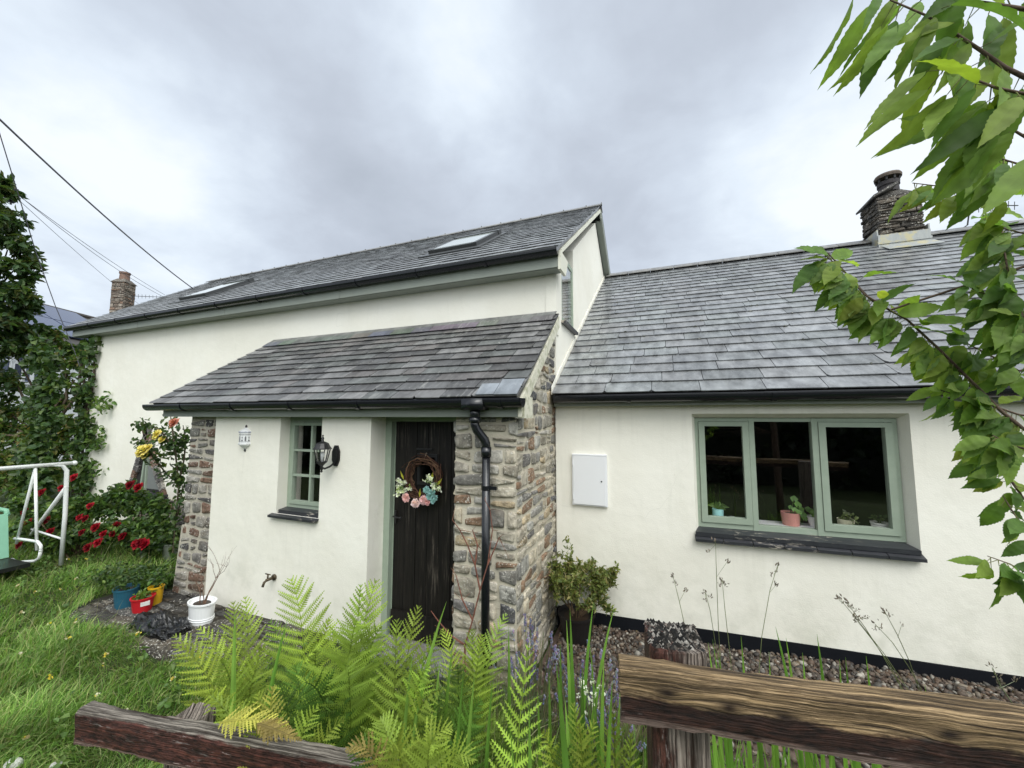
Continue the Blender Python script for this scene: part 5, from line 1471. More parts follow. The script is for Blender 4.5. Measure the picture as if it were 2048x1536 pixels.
c = sill_c(1437); t = pot('ceramic_pot', c, .046, .050, .105, (.42, .80, .82), 'turquoise ceramic pot with a drooping plant at the left of the sill', rim=0)
mb = MB()
for d, L, w in (((-.2, -.5, .8), .11, .030), ((.8, -.3, .45), .12, .026), ((-.9, .2, .5), .11, .024), ((.3, .5, .9), .09, .025), ((.55, -.6, .25), .10, .022)):
    d = unit(d); s = unit(np.cross(d, (0, -1, .3))); b_ = c + np.array((0, 0, .10)); 
    P = [b_, b_ + d * L * .5 + np.array((0, 0, .012)), b_ + d * L - np.array((0, 0, .03 * abs(d[0])))]
    mb.add([P[0], P[1] - s * w, P[2], P[1] + s * w, P[1] - np.array((0, -.006, .004))], [(0, 1, 4), (1, 2, 4), (2, 3, 4), (3, 0, 4)], rng.choice([(.16, .25, .07), (.26, .33, .10), (.10, .17, .05)]))
mb.build('foliage', M['leaf'], t)
c = sill_c(1465); t = thing('coffee_cup', c, 'small white cup with a dark band beside the turquoise pot', 'cup')
mb = MB(); mb.lathe([(.022, 0), (.030, .006), (.033, .034), (.029, .034), (.026, .01), (0, .008)], tuple(c), 20); mb.tube([c + (-.03, 0, .028), c + (-.05, 0, .024), c + (-.048, 0, .01), c + (-.028, 0, .008)], .004, 6); mb.build('cup_body', M['ceramic'], t, smooth=True)
mb = MB(); mb.lathe([(.0327, .024), (.0345, .025), (.0345, .031), (.0327, .032)], tuple(c), 20); mb.build('band', M['iron'], t)
c = sill_c(1582); t = pot('ceramic_pot', c, .066, .076, .115, (.62, .27, .25), 'dusky pink ceramic pot, largest of the pots on the sill', rim=0)
mb = MB(); lf = MB()
for (dx, dy, h_, r) in ((.035, 0, .235, .030), (.055, -.03, .19, .032), (.0, -.02, .16, .022), (.025, -.05, .145, .026), (.075, -.02, .125, .028), (.09, -.04, .105, .026), (.10, -.03, .075, .026), (.055, -.06, .13, .022), (.085, .0, .15, .026)):
    q = c + np.array((dx, dy, h_)); mb.tube([c + (0, 0, .10), (c + q) / 2 + np.array((0, 0, .04)), q], .0025, 5, (.12, .16, .06)); petiole_leaf(lf, None, q, r, (rng.uniform(-.4, .4), -1, rng.uniform(.2, .9)), rng.choice([(.12, .26, .05), (.16, .32, .07), (.09, .20, .04)]))
mb.build('stalk_set', M['leaf'], t); lf.build('foliage', M['leaf'], t)
c = sill_c(1631); t = pot('ceramic_pot', c, .043, .060, .090, (.78, .79, .79), 'plain white tapered pot with round leaves, between the pink and cream pots', rim=.002)
mb = MB(); lf = MB()
for i in range(12):
    q = c + np.array((rng.uniform(-.055, .06), rng.uniform(-.05, .03), rng.uniform(.10, .165))); mb.tube([c + (0, 0, .075), q], .002, 4, (.12, .16, .06)); petiole_leaf(lf, None, q, rng.uniform(.018, .03), (rng.uniform(-.4, .4), -1, rng.uniform(.2, 1.2)), rng.choice([(.14, .30, .06), (.18, .34, .08), (.10, .22, .05)]))
mb.build('stalk_set', M['leaf'], t); lf.build('foliage', M['leaf'], t)
c = sill_c(1692); t = pot('ceramic_pot', c, .055, .062, .085, (.66, .62, .46), 'cream pot with dark trailing leaves behind the right casement', rim=0)
foliage_part(t, c + (.01, -.01, .105), (.07, .05, .035), 26, .042, [(.10, .13, .05), (.16, .20, .08), (.08, .10, .05)], up=(0, -1, .6), aspect=.7)
foliage_part(t, c + (.03, -.06, .075), (.03, .015, .03), 8, .04, [(.10, .13, .05), (.16, .20, .08)], up=(0, -1, .6), aspect=.7, name='trailing_foliage')
c = sill_c(1760); t = pot('ceramic_pot', c, .048, .062, .075, (.74, .73, .70), 'white ribbed pot at the right end of the sill', rim=.004, ribs=5)
foliage_part(t, c + (-.02, .01, .105), (.06, .04, .035), 22, .035, [(.05, .08, .03), (.09, .12, .05)], up=(0, -1, .6), aspect=.7)

# ------------------------------------------------------------------ gravel bed along the wing
mb = MB()
ico = []
ph = (1 + 5 ** .5) / 2
IV = np.array([(-1, ph, 0), (1, ph, 0), (-1, -ph, 0), (1, -ph, 0), (0, -1, ph), (0, 1, ph), (0, -1, -ph), (0, 1, -ph), (ph, 0, -1), (ph, 0, 1), (-ph, 0, -1), (-ph, 0, 1)], float) / 1.902
IF = [(0, 11, 5), (0, 5, 1), (0, 1, 7), (0, 7, 10), (0, 10, 11), (1, 5, 9), (5, 11, 4), (11, 10, 2), (10, 7, 6), (7, 1, 8), (3, 9, 4), (3, 4, 2), (3, 2, 6), (3, 6, 8), (3, 8, 9), (4, 9, 5), (2, 4, 11), (6, 2, 10), (8, 6, 7), (9, 8, 1)]
PEB = [(.12, .085, .065), (.165, .125, .095), (.085, .063, .05), (.24, .20, .155), (.13, .12, .105), (.065, .058, .053), (.17, .115, .08), (.10, .08, .065), (.40, .37, .32)]
def gravel_z(x, y): return -.125 + .045 * (x + .45) + .02 * math.sin(x * 3) * math.sin(y * 4) - (.05 if y < 2.9 else 0)
for i in range(8000):
    x, y = rng.uniform(-1.0, 3.6), rng.uniform(2.75, 4.09)
    if rng.random() < .3: x = rng.uniform(-1.0, 2.6); y = rng.uniform(3.6, 4.09)
    r = rng.uniform(.007, .021) * rng.choice((1, 1, 1, 1.5))
    q = np.array(Matrix.Rotation(rng.uniform(0, 6), 3, unit(vecs(1)[0])))
    V = (IV * np.array((1.25, .95, .65)) * r * (1 + nrng.uniform(-.15, .15, (12, 1)))) @ q.T + np.array((x, y, gravel_z(x, y) + rng.uniform(0, .018)))
    c = rng.choice(PEB); k = rng.uniform(.7, 1.25)
    mb.add(V, IF, tuple(a * k * .72 for a in c))
for i in range(240):
    x, y = rng.uniform(-1.0, 3.4), rng.uniform(3.0, 4.08)
    leaf_cloud(mb, [np.array((x, y, gravel_z(x, y) + .03))], rng.uniform(.02, .05), [(.16, .11, .06), (.22, .16, .08), (.10, .08, .05)], aspect=.5)
tag(mb.build('gravel', M['pebble'], smooth=True), 'brown and grey pebbles laid along the foot of the wing wall', 'gravel', kind='stuff')
mb = MB()
nx, ny = 46, 14
mb.add([(-1.05 + 4.75 * i / nx, 2.7 + 1.385 * j / ny, gravel_z(-1.05 + 4.75 * i / nx, 2.7 + 1.385 * j / ny) - .004) for j in range(ny + 1) for i in range(nx + 1)], [(j * (nx + 1) + i, j * (nx + 1) + i + 1, (j + 1) * (nx + 1) + i + 1, (j + 1) * (nx + 1) + i) for j in range(ny) for i in range(nx)], (.10, .07, .055))
tag(mb.build('gravel_bed', M['pebble'], smooth=True), kind='structure')
# azalea in a dark pot at the corner of wing and porch
c = np.array((-.83, 3.84, -.16))
t = pot('potted_azalea', c, .13, .17, .26, (.014, .012, .012), 'leafy azalea in a dark pot between the stone porch and the meter box', 'potted shrub', rim=.01)
mb = MB(); tips = []
for i in range(11):
    a = rng.uniform(0, 6.28); branchy(mb, c + np.array((.04 * math.cos(a), .04 * math.sin(a), .22)), (math.cos(a) * .75 + .12, math.sin(a) * .35 - .15, 1.0), rng.uniform(.22, .29), .009, 2, (.16, .11, .07), .55, tips, 4)
mb.build('twigs', M['bark'], t, smooth=True)
mb = MB(); AZ = [(.15, .19, .05), (.21, .23, .07), (.10, .14, .04), (.28, .25, .10), (.19, .23, .06)]
tips = [q for q in tips if q[1] < YW - .06]
for q in tips:
    for k in range(2):
        leaf_cloud(mb, blob_pts(q, .02, 5, .3), .048, AZ, droop=-.3, aspect=.42)
for q in blob_pts(c + np.array((.0, -.03, .55)), (.23, .14, .19), 60, .35):
    if q[1] < YW - .07: leaf_cloud(mb, blob_pts(q, .022, 8, .2), .046, AZ, droop=-.3, aspect=.42)
for dx, dy, dz in ((-.07, 0, .93), (-.05, 0, .86), (-.10, 0, .80), (.17, 0, .74), (.20, 0, .66), (.22, 0, .58), (.20, 0, .46), (-.2, -.02, .60)):
    leaf_cloud(mb, blob_pts(c + (dx, dy - .05, dz), .035, 14, .2), .046, AZ, droop=-.3, aspect=.42)
for i in range(16):
    a = rng.uniform(-.3, 3.4); q = c + np.array((.30 * math.cos(a), -.05 + rng.uniform(-.06, .03), .52 + .30 * abs(math.sin(a)) * rng.uniform(.8, 1.25)))
    leaf_cloud(mb, blob_pts(q, .03, 9, .2), .046, AZ, droop=-.5, aspect=.42)
mb.build('foliage', M['leaf'], t)

# ------------------------------------------------------------------ ferns: every frond is a part of its plant
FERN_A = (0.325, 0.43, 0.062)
FERN_SHADE = (0.125, 0.225, 0.036)  # darker green that puts the shade between and below fronds into colour
FERN_Y = (0.50, 0.50, 0.10)
FERN_BR = (0.25, 0.20, 0.06)


def bez(p0, p1, p2, t): return p0 * (1 - t) ** 2 + 2 * p1 * t * (1 - t) + p2 * t * t


def frond(plant_, base, tip, width, col, face=None, npair=19, bare=.22, bend=.25, tilt=0.0):
    """one bipinnate frond from base to tip, its blade turned towards `face`"""
    base, tip = np.asarray(base, float), np.asarray(tip, float)
    L = np.linalg.norm(tip - base)
    d = tip - base
    ctrl = base + np.array((d[0] * (.5 - bend), d[1] * (.5 - bend), d[2] * (.5 + bend) + .07 * L))
    fc = unit((EYE - (base + tip) / 2) * np.array((.8, .8, .5)) + np.array((0, 0, .5)) if face is None else face)
    mb = MB()
    P = [bez(base, ctrl, tip, t) for t in np.linspace(0, 1, 14)]
    mb.tube(P, [.0048 * (1 - .75 * i / 13) for i in range(14)], 5, tuple(.75 * x for x in col), cap=False)
    curl = rng.uniform(.1, .35)
    width *= 1.18
    for i in range(npair):
        t = bare + (1 - bare) * (i + .3) / npair
        k = (i + .3) / npair
        prof = min(1, (k + .10) / .30) ** .8 * (1 - k) ** .72 * 1.22
        pl_n = width * prof
        if pl_n < .006: continue
        p = bez(base, ctrl, tip, t); T = unit(bez(base, ctrl, tip, min(1, t + .02)) - bez(base, ctrl, tip, t - .02))
        sd_ = unit(np.cross(T, fc)); nn = np.cross(sd_, T)
        if nn @ fc < 0: nn = -nn
        for sg in (-1, 1):
            ang = rad(rng.uniform(52, 64) - 22 * k) if True else 0
            D = unit(sd_ * sg * math.sin(ang) + T * math.cos(ang) + nn * rng.uniform(-.18, .38))
            Ln = pl_n * rng.uniform(.9, 1.08)
            nq = unit(nn * rng.uniform(.35, .6) + np.array((0, 0, .85)))
            E_ = unit(np.cross(nq, D)); np_ = unit(np.cross(D, E_))
            m = max(4, int(Ln / .0095))
            kk = rng.uniform(.75, 1.25)
            cc = tuple(x * kk for x in col)
            sag = -curl * Ln * .5
            V, Fs = [], []
            for j in range(m + 1):
                s = j / m
                c_ = p + D * Ln * s + T * Ln * .10 * s * s + np_ * sag * s * s
                w = (.0036 * (1 - s) + .0008)
                V += [c_ - E_ * w, c_ + E_ * w]
            for j in range(m): Fs.append((2 * j, 2 * j + 1, 2 * j + 3, 2 * j + 2))
            b = len(V)
            for j in range(m):
                s = (j + .3) / m
                c_ = p + D * Ln * s + T * Ln * .10 * s * s + np_ * sag * s * s
                lw = rng.uniform(.8, 1.12) * max(.0035, (.27 * Ln * (1 - s) ** .75 + .003) * min(1, .55 + .45 * (s * 5))) * .62
                ww = Ln / m * .50
                for s2 in (-1, 1):
                    e = E_ * s2 + D * .42
                    o_ = len(V)
                    V += [c_ - D * ww * .75, c_ + D * ww * .75, c_ + e * lw * .75 + D * ww * .65 + np_ * .002, c_ + e * lw, c_ + e * lw * .7 - D * ww * .55]
                    Fs.append((o_, o_ + 1, o_ + 2, o_ + 3, o_ + 4) if s2 * sg > 0 else (o_, o_ + 4, o_ + 3, o_ + 2, o_ + 1))
            mb.add(V, Fs, cc)
    return mb.build('frond', M['fern'], plant_)


def soil(u, d):
    q = on_d(u, 1200, d); return np.array((q[0], q[1], ground_z(q[0], q[1]) - .02))


def shade(c):
    k = rng.uniform(.55, 1.0); return (c[0] * k * rng.uniform(.85, 1.05), c[1] * k, c[2] * k)


def fern(u, d, label, fronds, extra=4, h=.62, seed=0):
    b = soil(u, d)
    t = thing('fern', b, label, 'fern', 'ferns growing between the fence and the cottage')
    for (tu, tv, td, w, col, *rest) in fronds:
        kw = rest[0] if rest else {}
        tip = on_d(tu, tv, td)
        o_ = b + np.array((rng.uniform(-.05, .05), rng.uniform(-.05, .05), 0))
        k_ = rng.uniform(.62, 1.12); kw = dict(kw); bb = kw.pop('b', None)
        frond(t, on_d(*bb) if bb else o_, tip, w, (col[0] * k_ * rng.uniform(.88, 1.05), col[1] * k_, col[2] * k_), **kw)
    extra = extra + 7
    for i in range(extra):
        a = 2 * math.pi * (i + rng.random() * .7) / extra
        r_ = rng.uniform(.22, .46)
        tip = b + np.array((r_ * math.cos(a), r_ * math.sin(a) * .8, h * rng.uniform(.55, .95)))
        frond(t, b + (.03 * math.cos(a), .03 * math.sin(a), 0), tip, rng.uniform(.11, .15), shade(FERN_SHADE if rng.random() < .6 else FERN_A), face=unit((math.cos(a) * -.3, -.35 + math.sin(a) * -.3, 1)), npair=17)
    return t


fern(505, 2.0, 'leftmost fern, its pale fronds arching left over the lawn', [
    (346, 1270, 1.95, .15, FERN_A), (350, 1290, 1.85, .14, FERN_A), (396, 1255, 2.05, .14, FERN_A), (410, 1388, 1.6, .11, FERN_A), (466, 1203, 2.2, .15, FERN_A), (490, 1192, 2.25, .14, FERN_A), (440, 1320, 1.8, .13, FERN_A), (530, 1290, 2.0, .13, FERN_A)], 6, .6)
fern(625, 2.1, 'fern with one tall feathery frond against the white wall below the tap', [
    (582, 1157, 2.1, .20, FERN_A), (540, 1240, 2.25, .14, FERN_SHADE), (660, 1238, 2.2, .15, FERN_A), (630, 1300, 1.9, .14, FERN_A)], 6, .6)
fern(560, 1.55, 'yellowing fern with brown tipped fronds drooping over the left fence rail', [
    (578, 1450, 1.40, .062, FERN_Y, dict(bend=.1, b=(440, 1446, 1.46), bare=.02, face=(0, -.35, .95))), (546, 1372, 1.5, .10, FERN_Y), (515, 1385, 1.5, .11, FERN_A), (604, 1482, 1.36, .045, FERN_BR, dict(bend=.1, b=(515, 1448, 1.40), bare=.02, face=(0, -.35, .95))), (420, 1390, 1.55, .10, FERN_A), (637, 1411, 1.5, .10, FERN_A), (690, 1440, 1.45, .10, FERN_A)], 3, .45)
fern(705, 1.9, 'large fern with broad upright fronds in front of the door reveal', [
    (722, 1168, 1.95, .13, FERN_A), (753, 1160, 2.0, .19, FERN_A), (714, 1240, 1.65, .22, FERN_A), (763, 1253, 1.7, .17, FERN_A), (690, 1330, 1.5, .17, FERN_A), (610, 1365, 1.5, .16, FERN_SHADE)], 6, .55)
fern(800, 1.75, 'fern in front of the black door with its fronds leaning right', [
    (794, 1238, 1.75, .14, FERN_A), (838, 1211, 1.85, .13, FERN_A), (885, 1262, 1.7, .12, FERN_A), (888, 1380, 1.4, .11, FERN_A), (860, 1330, 1.5, .12, FERN_A)], 6, .5)
fern(830, 1.35, 'low pale fern spreading along the bottom edge left of the single tall frond', [
    (950, 1525, 1.2, .11, FERN_A, dict(bend=.5)), (905, 1455, 1.3, .11, FERN_A, dict(bend=.45)), (760, 1440, 1.35, .12, FERN_A, dict(bend=.4)), (700, 1500, 1.3, .12, FERN_SHADE, dict(bend=.4)), (690, 1500, 1.25, .08, FERN_BR, dict(bend=.5)), (780, 1500, 1.2, .12, FERN_A, dict(bend=.45)), (870, 1500, 1.2, .11, FERN_A, dict(bend=.5))], 4, .42)
fern(930, 2.15, 'short fern at the foot of the stone pier, just right of the doorstep', [
    (944, 1258, 2.2, .12, FERN_A), (965, 1268, 2.15, .12, FERN_A), (1014, 1226, 2.3, .12, FERN_A), (885, 1256, 2.2, .10, FERN_A), (915, 1330, 1.9, .12, FERN_SHADE)], 6, .5)
fern(1010, 1.3, 'fern with a single tall symmetrical frond standing in the middle of the bed', [
    (1058, 1285, 1.3, .135, FERN_A, dict(npair=21, bare=.12, bend=.12))], 4, .40)
fern(1155, 1.4, 'fern of narrow upright fronds just left of the right fence rail', [
    (1084, 1462, 1.3, .10, FERN_A), (1146, 1405, 1.4, .10, FERN_A), (1158, 1448, 1.3, .09, FERN_A), (1190, 1440, 1.4, .09, FERN_A), (1120, 1480, 1.3, .09, FERN_SHADE)], 4, .42)
fern(1245, 1.3, 'fern half behind the right fence post with leaflets curling outward', [
    (1226, 1425, 1.3, .10, FERN_A, dict(npair=20, bare=.12)), (1262, 1465, 1.32, .08, FERN_A)], 3, .42)
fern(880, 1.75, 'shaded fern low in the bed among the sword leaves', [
    (930, 1370, 1.7, .12, FERN_SHADE), (860, 1400, 1.6, .13, FERN_SHADE), (965, 1400, 1.6, .12, FERN_SHADE)], 7, .45)
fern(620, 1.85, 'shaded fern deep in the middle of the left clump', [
    (590, 1330, 1.8, .14, FERN_SHADE), (660, 1390, 1.6, .14, FERN_SHADE), (560, 1370, 1.7, .13, FERN_SHADE)], 7, .5)


# ------------------------------------------------------------------ sword-leaved plants, lavender and seed heads
def blade(mb, base, tip, w, col, bend=.0):
    base, tip = np.asarray(base, float), np.asarray(tip, float)
    d = tip - base; v = unit(EYE - (base + tip) / 2)
    s = unit(np.cross(d, v) + vecs(1)[0] * .25); n = unit(np.cross(s, d))
    ctrl = base + d * .5 + np.array((-d[0] * .3, -d[1] * .3, .12 * abs(d[2]))) * (1 if bend == 0 else bend)
    V = []; m = 9
    for i in range(m + 1):
        t = i / m; p = bez(base, ctrl, tip, t)
        ww = w * (1 - t ** 2.4) ** .9 * (.75 + .25 * min(1, t * 5)) + .0004
        V += [p - s * ww, p + n * ww * .35, p + s * ww]
    F_ = []
    cs = []
    k = rng.uniform(.8, 1.2)
    for i in range(m):
        F_ += [(3 * i, 3 * i + 1, 3 * i + 4, 3 * i + 3), (3 * i + 1, 3 * i + 2, 3 * i + 5, 3 * i + 4)]
        cs += [tuple(x * k for x in col), tuple(x * k * .92 for x in col)]
    mb.add(V, F_, cs)


IRIS = [(.19, .36, .06), (.24, .42, .08), (.13, .27, .045)]
def sword_plant(label, lst, extra=8, h=(.35, .6), wx=.10, group='sword leaved plants in the bed'):
    tips = [on_d(u, v, d) for (u, v, d, w, bu) in lst]
    bs = [soil(bu, d) for (u, v, d, w, bu) in lst]
    c = np.mean(bs, axis=0)
    t = thing('sword_leaf_plant', c, label, 'iris plant', group)
    for tip, b, (u, v, d, w, bu) in zip(tips, bs, lst):
        mb = MB(); blade(mb, b, tip, w * 1.3, rng.choice(IRIS)); mb.build('leaf', M['grass'], t)
    for i in range(extra):
        a = rng.uniform(0, 6.28); r_ = rng.uniform(.02, wx)
        b = c + np.array((r_ * math.cos(a), r_ * math.sin(a), 0))
        tip = b + np.array((rng.uniform(-.12, .12), rng.uniform(-.08, .08), rng.uniform(*h)))
        mb = MB(); blade(mb, b, tip, rng.uniform(.006, .011), rng.choice(IRIS)); mb.build('leaf', M['grass'], t)
    return t


sword_plant('tall bright sword leaves standing in front of the lavender', [(1140, 1218, 1.75, .010, 1147), (1133, 1240, 1.75, .009, 1143), (1187, 1205, 1.75, .009, 1146), (1228, 1215, 1.7, .010, 1150), (1120, 1285, 1.8, .008, 1122), (1180, 1290, 1.8, .007, 1196)], 6)
sword_plant('two broad sword leaves in front of the left end of the right fence rail', [(1112, 1324, 1.25, .013, 1150), (1225, 1357, 1.25, .012, 1192)], 3, (.3, .45))
sword_plant('sword leaf crossing the lower part of the tall single frond', [(1058, 1406, 1.15, .009, 1063), (1020, 1450, 1.2, .006, 1050)], 2, (.25, .4))
sword_plant('long sword leaf leaning right across the black door', [(893, 1203, 1.7, .011, 800), (930, 1318, 1.55, .008, 905), (850, 1300, 1.6, .009, 815), (868, 1285, 1.6, .008, 800), (826, 1300, 1.6, .010, 800)], 5)
sword_plant('two stout sword leaves rising from the fern at the left', [(470, 1220, 1.8, .012, 482), (576, 1236, 1.7, .010, 515)], 2, (.3, .45))
sword_plant('dense clump of strap leaves filling the bed left of the right fence post', [(1098, 1345, 1.5, .010, 1100), (1075, 1380, 1.45, .010, 1085), (1165, 1335, 1.5, .011, 1160), (1208, 1315, 1.55, .010, 1190), (1240, 1385, 1.4, .010, 1215), (1130, 1400, 1.35, .012, 1150)], 26, (.45, .85), .2)
sword_plant('dark strap leaves between the fern by the door and the single tall frond', [(905, 1290, 1.7, .011, 880), (880, 1320, 1.65, .010, 860), (950, 1345, 1.6, .010, 925), (985, 1360, 1.6, .009, 965)], 14, (.4, .7), .16)
sword_plant('single sword leaf beside the drainpipe foot', [(1017, 1252, 2.1, .009, 1020)], 3, (.3, .5))
sword_plant('sword leaves poking above the right rail near its left end', [(1416, 1285, 1.75, .008, 1440), (1425, 1278, 1.75, .006, 1450), (1482, 1272, 1.7, .008, 1488), (1436, 1300, 1.6, .008, 1460)], 12, (.3, .55), .16)
sword_plant('sword leaves poking above the middle of the right rail', [(1551, 1253, 1.75, .010, 1600), (1572, 1275, 1.75, .009, 1592), (1538, 1303, 1.7, .008, 1530), (1634, 1268, 1.7, .009, 1650), (1605, 1305, 1.6, .009, 1605)], 12, (.3, .55), .16)
sword_plant('sword leaves poking above the rail towards its right end', [(1691, 1314, 1.55, .008, 1690), (1732, 1312, 1.55, .008, 1738), (1679, 1318, 1.6, .007, 1668), (1850, 1370, 1.5, .007, 1848)], 12, (.3, .5), .16)
for k, (u, d) in enumerate(((1440, 1.25), (1530, 1.3), (1620, 1.25), (1720, 1.25))):
    sword_plant(('sword leaves under the rail next to the right fence post', 'second clump of sword leaves under the right rail, counting from the post', 'third clump of sword leaves under the right rail, counting from the post', 'sword leaves under the rail at the bottom edge, farthest from the post')[k],
                [(u - 20, 1400, d, .011, u - 8), (u + 18, 1390, d, .010, u + 5)], 44, (.62, .95), .26)


def lavender(u, d, label, n, hmin, hmax, spread):
    b = soil(u, d); t = thing('lavender', b, label, 'lavender', 'lavender bushes by the stone pier')
    st, fl = MB(), MB()
    for i in range(n):
        a = rng.uniform(0, 6.28); r_ = spread * math.sqrt(rng.random())
        p = b + np.array((r_ * .4 * math.cos(a), r_ * .3 * math.sin(a), 0)); h = rng.uniform(hmin, hmax)
        q = b + np.array((r_ * math.cos(a) + rng.uniform(-.04, .04), r_ * .6 * math.sin(a), h))
        m_ = (p + q) / 2 + np.array((0, 0, .08))
        st.tube([bez(p, m_, q, s) for s in (0, .35, .7, 1)], [.0026, .0022, .0018, .0014], 4, rng.choice([(.20, .24, .12), (.26, .27, .15), (.15, .20, .09), (.30, .26, .15)]), cap=False)
        if rng.random() < .55:
            dd = unit(q - m_); c_ = rng.choice([(.24, .22, .36), (.30, .29, .42), (.19, .18, .27), (.36, .35, .46)])
            for k in range(rng.randint(5, 8)):
                z = k * .0085 - (.02 if k == 0 and rng.random() < .5 else 0)
                for s_ in range(3): fl.ball(q + dd * z + vecs(1)[0] * .003, (.0048, .0048, .0062), tuple(x * rng.uniform(.7, 1.2) for x in c_), 5, 3)
        if rng.random() < .5:
            for k in range(4): leaf_cloud(st, blob_pts(bez(p, m_, q, rng.uniform(.1, .55)), .02, 2, .2), .045, [(.20, .26, .15), (.14, .20, .10)], droop=-.8, aspect=.12)
    st.build('stem', M['grass'], t); fl.build('flower_mass', M['petal'], t)


lavender(1060, 2.45, 'lavender bush in flower against the foot of the stone pier', 85, .42, .72, .24)
lavender(1160, 2.35, 'lavender bush with the bluest spikes, right of the stone pier', 75, .40, .66, .22)
lavender(1225, 2.2, 'thin lavender with few flowers beside the left end of the right rail', 45, .30, .52, .17)

# small white bedding flowers
b = soil(1200, 1.6); t = thing('white_flower_plant', b, 'little plant with tiny white flowers among the sword leaves', 'flower')
mb = MB(); lv = MB()
for (u, v) in ((1165, 1370), (1172, 1380), (1180, 1400), (1160, 1392), (1200, 1372), (1168, 1425), (1190, 1388), (1205, 1385), (1185, 1365), (1160, 1360)):
    q = on_d(u, v, 1.6); lv.tube([b + vecs(1)[0] * .02 * (1, 1, 0), q], .002, 4, (.15, .25, .07))
    leaf_cloud(mb, blob_pts(q, .012, 7, .2), .014, [(.78, .80, .70)], aspect=.9)
mb.build('blossom', M['petal'], t); leaf_cloud(lv, blob_pts(b + (0, 0, .3), (.1, .08, .16), 60, .2), .045, G_MID); lv.build('foliage', M['leaf'], t)


def seed_stalk(pts, label, heads, d, col=(.22, .25, .12)):
    P = [on_d(u, v, d) for u, v in pts]
    g = soil(pts[-1][0], d); P.append(g)
    t = thing('grass_stalk', g, label, 'grass stalk', 'tall grass stalks with seed heads in front of the wing wall')
    mb = MB(); mb.tube(P, [.0011] + [.0018] * (len(P) - 1), 5, col, cap=False)
    hb = MB()
    for (u, v, L, sx) in heads:
        q = on_d(u, v, d)
        near = min(P[:-1], key=lambda p: np.linalg.norm(p - q))
        mb.tube([near - np.array((0, 0, .012)), q], .0009, 4, col, cap=False)
        for k in range(rng.randint(5, 9)):
            dd = unit(np.array((sx, 0, rng.uniform(.5, 1.4))) + vecs(1)[0] * .4)
            c_ = q + vecs(1)[0] * .006; l_ = L * rng.uniform(.5, 1)
            s_ = unit(np.cross(dd, FW)) * l_ * .2
            hb.add([c_, c_ + dd * l_ * .5 + s_, c_ + dd * l_, c_ + dd * l_ * .5 - s_, c_ + dd * l_ * .5 - FW * l_ * .12], [(0, 1, 4), (1, 2, 4), (2, 3, 4), (3, 0, 4)], rng.choice([(.20, .17, .15), (.27, .22, .19), (.15, .13, .11)]))
    mb.build('stalk', M['grass'], t); hb.build('seed_cluster', M['petal'], t)


D_ = 2.3
seed_stalk([(1431, 1085), (1433, 1150), (1437, 1260), (1441, 1320)], 'tallest grass stalk, its seed head just under the wide sill', [(1430, 1083, .03, 0), (1418, 1103, .022, -.4), (1454, 1124, .026, .7)], D_)
seed_stalk([(1346, 1152), (1358, 1200), (1373, 1267), (1382, 1330)], 'leftmost grass stalk leaning left in front of the wing wall', [(1347, 1155, .024, -.5), (1352, 1168, .02, 0), (1370, 1182, .022, .8)], D_)
seed_stalk([(1410, 1182), (1420, 1220), (1428, 1270), (1436, 1320)], 'short grass stalk just left of the tallest one', [(1411, 1184, .024, -.4), (1419, 1195, .02, .2), (1412, 1200, .018, -.4)], D_)
seed_stalk([(1444, 1158), (1450, 1220), (1458, 1290), (1462, 1330)], 'grass stalk close to the right side of the tallest one', [(1444, 1160, .028, 0), (1450, 1170, .022, .3), (1442, 1172, .018, -.3)], D_)
seed_stalk([(1556, 1128), (1540, 1180), (1524, 1270), (1518, 1340)], 'grass stalk leaning right in front of the wing wall', [(1555, 1130, .03, .2), (1553, 1145, .02, .5), (1547, 1151, .02, -.2), (1552, 1170, .024, .6)], D_)
seed_stalk([(1677, 1195), (1715, 1240), (1770, 1310), (1815, 1378)], 'longest of the grass stalks slanting left below the wide window', [(1680, 1197, .024, -.6), (1686, 1207, .014, .2)], 2.0)
seed_stalk([(1695, 1206), (1730, 1255), (1765, 1310), (1800, 1372)], 'slanting grass stalk with the fullest purple head below the wide window', [(1697, 1207, .026, -.6), (1703, 1219, .02, .3), (1716, 1221, .016, .6)], 2.0)
seed_stalk([(1708, 1234), (1745, 1280), (1780, 1330), (1805, 1378)], 'slanting grass stalk with a dark clustered head, second lowest of its tuft', [(1710, 1235, .028, -.5), (1724, 1237, .022, .3), (1713, 1243, .018, -.2), (1735, 1236, .016, .4)], 2.0)
seed_stalk([(1750, 1248), (1785, 1285), (1815, 1330), (1841, 1375)], 'slanting grass stalk with a head at the tuft centre right of the slanted pair', [(1752, 1249, .026, -.6), (1762, 1256, .018, .3), (1752, 1261, .016, -.3)], 2.0)
seed_stalk([(1770, 1224), (1795, 1270), (1820, 1325), (1838, 1380)], 'rightmost grass stalk below the end of the wide sill', [(1771, 1225, .026, -.6), (1779, 1233, .018, .3), (1803, 1251, .014, .8)], 2.0)
seed_stalk([(1985, 1335), (2000, 1370), (2020, 1400), (2036, 1425)], 'pale budding stalk above the rail at the right edge', [(1985, 1335, .02, 0), (1992, 1352, .022, 0), (2000, 1362, .022, .2), (2008, 1372, .02, .2), (2030, 1362, .022, 0), (1996, 1375, .02, -.3)], 1.5, (.25, .28, .18))
